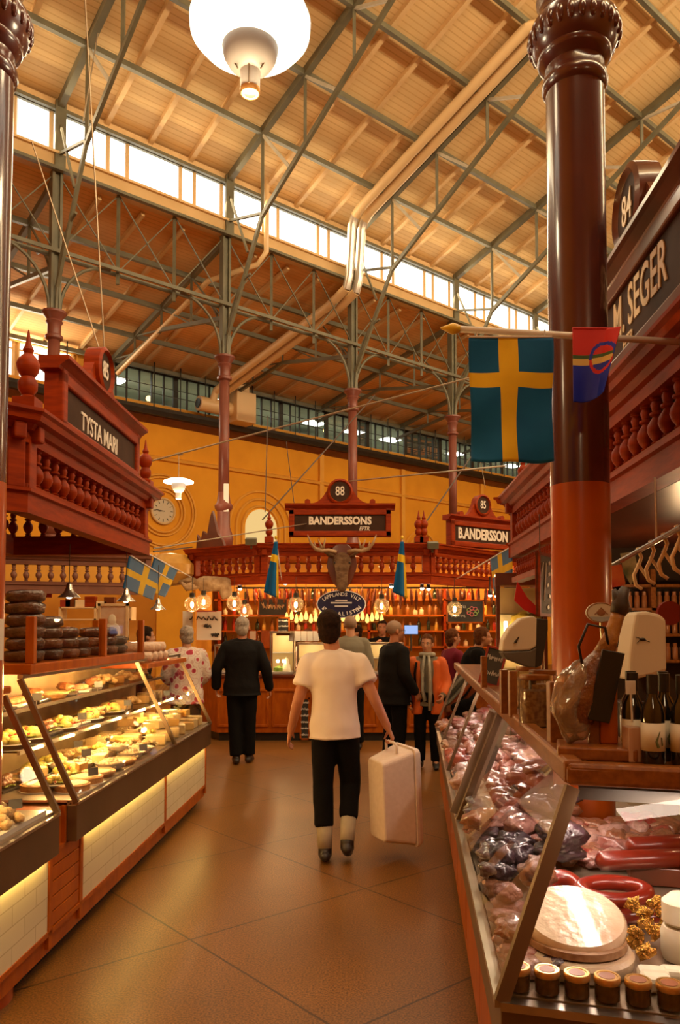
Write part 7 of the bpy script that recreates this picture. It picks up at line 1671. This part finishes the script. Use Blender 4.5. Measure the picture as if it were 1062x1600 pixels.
    if shoes:
        for q in ('L', 'R'):
            A_, T_ = j['ank'+q], j['toe'+q]; d = (T_-A_); d.z = 0 if abs((T_-A_).z) < .12 else d.z; b = MB()
            b.tube([A_+V((0, 0, .02))*k, A_-V((0, 0, .03))*k], [.048*k, .05*k], n=14); b.tube([A_-d*.35+V((0, 0, -.045))*k, A_+V((0, 0, -.04))*k, (A_+T_)/2+V((0, 0, -.005))*k, T_], [.036*k, .050*k, .050*k, .036*k], n=14, flat=.9); b.ell(T_, (.040*k, .040*k, .028*k)); b.ell(A_-d*.35+V((0, 0, -.045))*k, (.038*k, .038*k, .036*k))
            remesh(b, 'shoe', M['shoe'], t, .010, 2)
    # hair
    if hair:
        b = MB(); hs = hair.get('s', 1.0)
        b.ell((0, -.020, .040), (.083*hs, .100*hs, .092*hs), n=24, m=16, M=Mh)
        if hair.get('low', 0): b.ell((0, -.050, -.02-hair['low']*.3), (.078*hs, .062, .07+hair['low']), n=20, m=12, M=Mh)
        ho = remesh(b, 'hair', hair['m'], t, .009, 2, hair.get('fold', .006), 18, seed=3)
        cut = MB()
        # carve the hairline: drop the faces lying over the face
        me = ho.data; import bmesh
        bm = bmesh.new(); bm.from_mesh(me); Mi = Mh.inverted(); dl = []
        for f_ in bm.faces:
            c = Mi @ f_.calc_center_median()
            if c.y > .035+hair.get('line', 0) and c.z < .075+.25*(c.y-.06): dl.append(f_)
            elif c.z < -.005-hair.get('low', 0)*1.4 and c.y > -.035: dl.append(f_)
            elif abs(c.x) > .06 and -.03 < c.y < .03 and c.z < .015: dl.append(f_)
        bmesh.ops.delete(bm, geom=dl, context='FACES'); bm.to_mesh(me); bm.free()
    if face:
        for s_ in (-1, 1):
            b = MB(); b.ell((s_*.030, .078, .004), (.011, .008, .006), n=10, m=6, M=Mh); b.build('eye', M['eye_white'], t, smooth=True)
            b = MB(); b.ell((s_*.030, .0855, .004), (.0045, .003, .0045), n=8, m=6, M=Mh); b.build('iris', M['black'], t, smooth=True)
            b = MB(); b.tube([Mh @ V((s_*.048, .078, .020)), Mh @ V((s_*.032, .090, .026)), Mh @ V((s_*.016, .090, .022))], .003, n=6); b.build('eyebrow', M['hair_brown'], t, smooth=True)
        b = MB(); b.ell((0, .094, -.056), (.020, .005, .006), n=10, m=6, M=Mh); b.build('lips', M['lip'], t, smooth=True)
    if glasses:
        b = MB()
        for s_ in (-1, 1): b.tube([Mh @ V((s_*.033+.022*cos(a), .100, .004+.016*sin(a))) for a in [2*pi*i/14 for i in range(14)]], .0018, n=5, closed=True); b.tube([Mh @ V((s_*.055, .098, .008)), Mh @ V((s_*.080, .0, .008))], .0018, n=5)
        b.tube([Mh @ V((-.011, .101, .006)), Mh @ V((.011, .101, .006))], .0018, n=5); b.build('spectacles', M['black'], t)
    return t, j, k, Mh
M['shoe'] = mat('black_leather_shoe', (.022, .014, .010), rough=.4)
M['eye_white'] = mat('eye_white', (.75, .68, .6), rough=.3); M['lip'] = mat('lips', (.45, .10, .07), rough=.4)
M['hair_brown'] = mat('dark_brown_hair', (.030, .011, .004), (.012, .005, .002), rough=.8, scale=40, bump=.5)
M['hair_grey'] = mat('grey_hair', (.42, .33, .25), (.26, .20, .15), rough=.6, scale=40, bump=.5)
M['hair_mid'] = mat('reddish_brown_hair', (.14, .05, .015), (.08, .025, .008), rough=.8, scale=40, bump=.5)
M['hair_short'] = mat('cropped_grey_hair', (.30, .18, .11), rough=.7, scale=40)
M['tshirt'] = mat('white_cotton_tshirt', (.80, .66, .55), (.76, .62, .51), rough=.85, scale=3, bump=.15)
M['blackcloth'] = mat('black_cloth', (.006, .005, .0045), rough=.9, scale=5, bump=.2, spec=.1)
M['navycloth'] = mat('near_black_jacket', (.007, .0055, .005), rough=.8, scale=5, bump=.3, spec=.15)
M['orangec'] = mat('orange_jacket_cloth', (.72, .13, .012), (.62, .10, .01), rough=.7, scale=4, bump=.2)
M['greyc'] = mat('grey_green_shirt', (.20, .17, .12), rough=.85, scale=5, bump=.2)
M['scarf'] = mat('pale_grey_scarf', (.42, .38, .30), (.30, .27, .21), rough=.9, scale=12, bump=.4)
M['purple'] = mat('plum_red_vest', (.16, .015, .03), rough=.8, scale=5)
M['sock'] = mat('pale_grey_sock', (.50, .42, .30), (.36, .30, .2), rough=.9, scale=6)
def floral():
    m = mat('floral_blouse', (.62, .52, .44), None, rough=.8); nt = m.node_tree; b = nt.nodes['Principled BSDF']
    tc = nd(nt, 'ShaderNodeTexCoord'); vo = nd(nt, 'ShaderNodeTexVoronoi'); vo.inputs['Scale'].default_value = 11; nt.links.new(tc.outputs['Object'], vo.inputs['Vector'])
    r = nd(nt, 'ShaderNodeValToRGB'); e = r.color_ramp.elements; e[0].position = .0; e[0].color = (.35, .04, .06, 1); e[1].position = .62; e[1].color = (.66, .54, .46, 1)
    q = e.new(.30); q.color = (.50, .10, .12, 1); q = e.new(.38); q.color = (.66, .54, .46, 1); q = e.new(.55); q.color = (.55, .36, .30, 1)
    r.color_ramp.interpolation = 'CONSTANT'
    nt.links.new(vo.outputs['Distance'], r.inputs[0]); nt.links.new(r.outputs[0], b.inputs['Base Color']); return m
M['floral'] = floral()
# man in the white t-shirt, mid stride away from us, white box in his right hand
pm, jm, km, _ = person('man in a white t-shirt and black trousers walking away carrying a white cool box', (.0, 5.62, 0), 0, 1.76,
    dict(m=M['tshirt'], g=.022, hem=-.115, name='t_shirt'), dict(m=M['blackcloth'], g=.014), dict(m=M['hair_brown'], s=1.03, low=.02), sleeve='short', skin='ruddy', vox=.007, socks=M['sock'], leg_end=(.66, .62), width=.96,
    J=dict(pel=(-.035, 0, .97), hipL=(-.108, 0, .95), hipR=(.040, 0, .95), kneeL=(-.120, .02, .52), kneeR=(.075, .10, .52), ankL=(-.105, -.06, .095), ankR=(.050, -.10, .155), toeL=(-.11, .09, .03), toeR=(.055, .02, .045),
           che=(-.035, .02, 1.28), shL=(-.215, .02, 1.385), shR=(.13, .0, 1.39), nec=(-.055, .01, 1.485), hea=(-.080, .035, 1.635), elL=(-.30, -.03, 1.12), wrL=(-.355, .08, .90), elR=(.235, -.07, 1.155), wrR=(.335, -.04, .94)), curl=(.35, .95), pn=((1, 0, 0), (-1, .0, 0)), headyaw=R(5), headpitch=-.1, top_fold=.009)
# cool box held by its end handle
M['foam'] = mat('white_polystyrene', (.78, .62, .50), (.73, .57, .45), rough=.6, scale=30, bump=.08)
t = thing('cool_box', 'white lidded cool box carried upright by its end handle in the man\'s right hand', 'cool box', (.39, 5.61, .115), R(24)); t.rotation_euler = (R(3), R(-4), R(28))
b = MB()
def rrect(w_, d_, r=.035, n=4):
    o = []
    for (cx, cy, a0) in ((w_/2-r, d_/2-r, 0), (-w_/2+r, d_/2-r, pi/2), (-w_/2+r, -d_/2+r, pi), (w_/2-r, -d_/2+r, 1.5*pi)):
        for i in range(n+1): a = a0+pi/2*i/n; o.append((cx+r*cos(a), cy+r*sin(a)))
    return o
# long axis vertical; the lid faces local +x
def sect(x, h_, d_, zc): return [(x, p[1], zc+p[0]) for p in rrect(h_, d_)]
secs = [sect(-.14, .56, .21, .34), sect(.10, .68, .28, .34)]
b.v = [p for s_ in secs for p in s_]; n = len(secs[0]); b.f = [tuple(range(n-1, -1, -1)), tuple(range(n, 2*n))]+[(i, (i+1) % n, n+(i+1) % n, n+i) for i in range(n)]; b.mi = [0]*len(b.f)
b.build('box_body', M['foam'], t, bev=.012)
b = MB(); secs = [sect(.10, .70, .30, .34), sect(.125, .70, .30, .34), sect(.125, .69, .29, .34), sect(.15, .68, .28, .34), sect(.155, .66, .26, .34)]
b.v = [p for s_ in secs for p in s_]; b.f = [tuple(range(n-1, -1, -1)), tuple(range(4*n, 5*n))]+[(k_*n+i, k_*n+(i+1) % n, (k_+1)*n+(i+1) % n, (k_+1)*n+i) for k_ in range(4) for i in range(n)]; b.mi = [0]*len(b.f)
b.build('lid', M['foam'], t, bev=.004)
b = MB(); b.tube([(0, -.07, .66), (0, -.07, .715), (0, -.04, .73), (0, .04, .73), (0, .07, .715), (0, .07, .66)], .010, n=8); b.build('handle', M['foam'], t, smooth=True)

person('grey-haired man in a black jacket and black trousers walking away, left of centre', (-1.20, 9.55, 0), R(4), 1.77, dict(m=M['navycloth'], g=.035, hem=-.13, gs=.022), dict(m=M['blackcloth'], g=.022), dict(m=M['hair_grey'], s=1.0, low=.015),
    J=dict(elL=(-.30, -.05, 1.15), elR=(.29, -.04, 1.15), wrL=(-.31, .04, .92), wrR=(.33, .05, .90), ankL=(-.06, -.04, .09), kneeL=(-.085, .0, .5), ankR=(.085, .05, .09), kneeR=(.09, .03, .5), toeL=(-.08, .10, .03), toeR=(.11, .19, .03)), headpitch=-.12, width=1.12, skin='ruddy')
person('elderly grey-haired woman in a pink floral blouse beyond the left counter', (-1.83, 9.3, 0), R(25), 1.66, dict(m=M['floral'], g=.03, hem=-.16, gs=.03, name='blouse'), dict(m=M['blackcloth'], g=.02), dict(m=M['hair_grey'], s=1.04, low=.01, fold=.008), width=1.12,
    J=dict(elL=(-.25, .04, 1.14), wrL=(-.15, .25, 1.05), elR=(.26, .0, 1.14), wrR=(.20, .22, 1.02)))
b = MB(); 
person('bald man with glasses in a black jacket standing in profile, facing right', (.64, 9.2, 0), R(-62), 1.72, dict(m=M['navycloth'], g=.035, hem=-.18, gs=.024), dict(m=M['blackcloth'], g=.025), dict(m=M['hair_short'], s=.975, fold=.0), skin='ruddy', glasses=True, face=True, width=1.1, belly=.03, headyaw=R(-10),
    J=dict(elR=(.27, -.03, 1.13), wrR=(.27, .12, .93), elL=(-.27, -.0, 1.13), wrL=(-.22, .16, .95)))
tw, jw, kw, Mh = person('woman in an open orange jacket with a pale scarf, facing us', (1.03, 9.2, 0), R(168), 1.56, dict(m=M['greyc'], g=.012, hem=-.12, name='sweater'), dict(m=M['blackcloth'], g=.018), dict(m=M['hair_mid'], s=1.02, low=.0), face=True, headyaw=R(-10),
    J=dict(elL=(-.26, .02, 1.12), wrL=(-.22, .18, .98), elR=(.27, -.02, 1.12), wrR=(.24, .13, .90)))
# her orange jacket: open front shell with sleeves, and the scarf
b = MB()
for s_ in (-1, 1):
    q = 'L' if s_ < 0 else 'R'; limb(b, [jw['sh'+q], jw['el'+q], jw['wr'+q].lerp(jw['el'+q], .15)], [.082*kw, .070*kw, .056*kw])
    b.rings([((s_*.115*kw, -.015, z*kw), (.088*kw*w2, 0, 0), (0, (.135)*kw, 0)) for z, w2 in ((.72, 1.1), (.85, 1.1), (1.0, 1.0), (1.2, .98), (1.34, .85), (1.42, .5))], n=20)
b.rings([((0, -.075*kw, z*kw), (.19*kw, 0, 0), (0, .075*kw, 0)) for z in (.72, .9, 1.1, 1.3, 1.42)], n=20)
remesh(b, 'orange_jacket', M['orangec'], tw, .012, 3, .008, 7, seed=2)
for s_ in (-1, 1):
    b = MB(); b.tube([(s_*.03*kw, .10*kw, 1.48*kw), (s_*.045*kw, .155*kw, 1.30*kw), (s_*.05*kw, .165*kw, 1.05*kw), (s_*.05*kw-(.03 if s_ > 0 else 0), .16*kw, (.78 if s_ < 0 else .9)*kw)], [.035, .04, .042, .05], n=10, flat=.5); b.build('scarf', M['scarf'], tw, smooth=True)
b = MB(); b.tube([V((.085*kw*cos(a), .085*kw*sin(a)+.01, 1.50*kw)) for a in [2*pi*i/20 for i in range(20)]], .026, n=8, closed=True); b.build('scarf', M['scarf'], tw, smooth=True)
b = MB(); b.tube([(.13*kw, .13*kw, 1.40*kw), (.15*kw, .155*kw, 1.25*kw), (.14*kw, .15*kw, 1.1*kw)], .014, n=6); b.build('bag_strap', M['blackcloth'], tw, smooth=True)
b = MB(); q = jw['wrR']; b.box((q.x, q.y+.04, q.z+.03), (.10, .06, .06)); b.build('blue_cuff', M['navy'], tw, bev=.01)
person('woman in a plum vest over a white blouse in profile, behind the woman in orange', (1.48, 10.3, 0), R(-70), 1.62, dict(m=M['purple'], g=.022, hem=-.10, name='vest'), dict(m=M['blackcloth'], g=.02), dict(m=M['hair_mid'], s=1.05, low=.03), face=True, vox=.011,
    J=dict(elR=(.24, .08, 1.14), wrR=(.16, .30, 1.08), elL=(-.24, .08, 1.14), wrL=(-.14, .3, 1.08)))
person('dark-coated customer with brown hair bending over the far end of the meat counter', (1.52, 9.5, 0), R(-95), 1.68, dict(m=M['blackcloth'], g=.035, hem=-.25, name='coat'), dict(m=M['blackcloth'], g=.025), dict(m=M['hair_mid'], s=1.05, low=.02), vox=.011, lean=.32,
    J=dict(elR=(.25, .12, 1.12), wrR=(.18, .34, 1.08), elL=(-.25, .12, 1.12), wrL=(-.16, .34, 1.08)))
person('man in a grey-green shirt half hidden behind the man in the white t-shirt', (.14, 10.6, 0), R(8), 1.80, dict(m=M['greyc'], g=.025, hem=-.10, name='shirt'), dict(m=M['blackcloth'], g=.02), dict(m=M['hair_short'], s=.985, fold=0), vox=.011, width=1.1)
person('shop assistant in a pale blouse behind the centre counter, beside the hanging chalkboard', (-.52, 12.65, 0), R(160), 1.62, dict(m=M['tshirt'], g=.02, hem=-.10, name='blouse'), dict(m=M['blackcloth'], g=.02), dict(m=M['hair_mid'], s=1.03, low=.01), vox=.011, face=True,
    J=dict(elL=(-.26, .08, 1.14), wrL=(-.14, .25, 1.06), elR=(.26, .08, 1.14), wrR=(.14, .25, 1.06)))
person('assistant in black bending behind the centre counter, right of the t-shirt man', (.42, 12.7, 0), R(110), 1.70, dict(m=M['blackcloth'], g=.025, hem=-.10, name='black_shirt'), dict(m=M['blackcloth'], g=.02), dict(m=M['hair_brown'], s=1.03, low=.01), vox=.011, lean=.25, face=True,
    J=dict(elL=(-.26, .12, 1.16), wrL=(-.14, .32, 1.1), elR=(.26, .12, 1.16), wrR=(.14, .32, 1.1)))
person('dark-haired assistant in black behind the centre counter, left of the bald man', (.70, 12.9, 0), R(175), 1.76, dict(m=M['blackcloth'], g=.025, hem=-.10, name='black_shirt'), dict(m=M['blackcloth'], g=.02), dict(m=M['hair_brown'], s=1.03, low=.01), vox=.011, face=True,
    J=dict(elL=(-.26, .12, 1.16), wrL=(-.10, .22, 1.3), elR=(.26, .12, 1.16), wrR=(.12, .2, 1.35)))
person('shop assistant dressed in black behind the left stall, below the small cone lamp', (-2.35, 9.0, 0), R(-60), 1.66, dict(m=M['blackcloth'], g=.025, hem=-.10, name='black_shirt'), dict(m=M['blackcloth'], g=.02), dict(m=M['hair_brown'], s=1.04, low=.02), vox=.011, face=True, lean=.15)
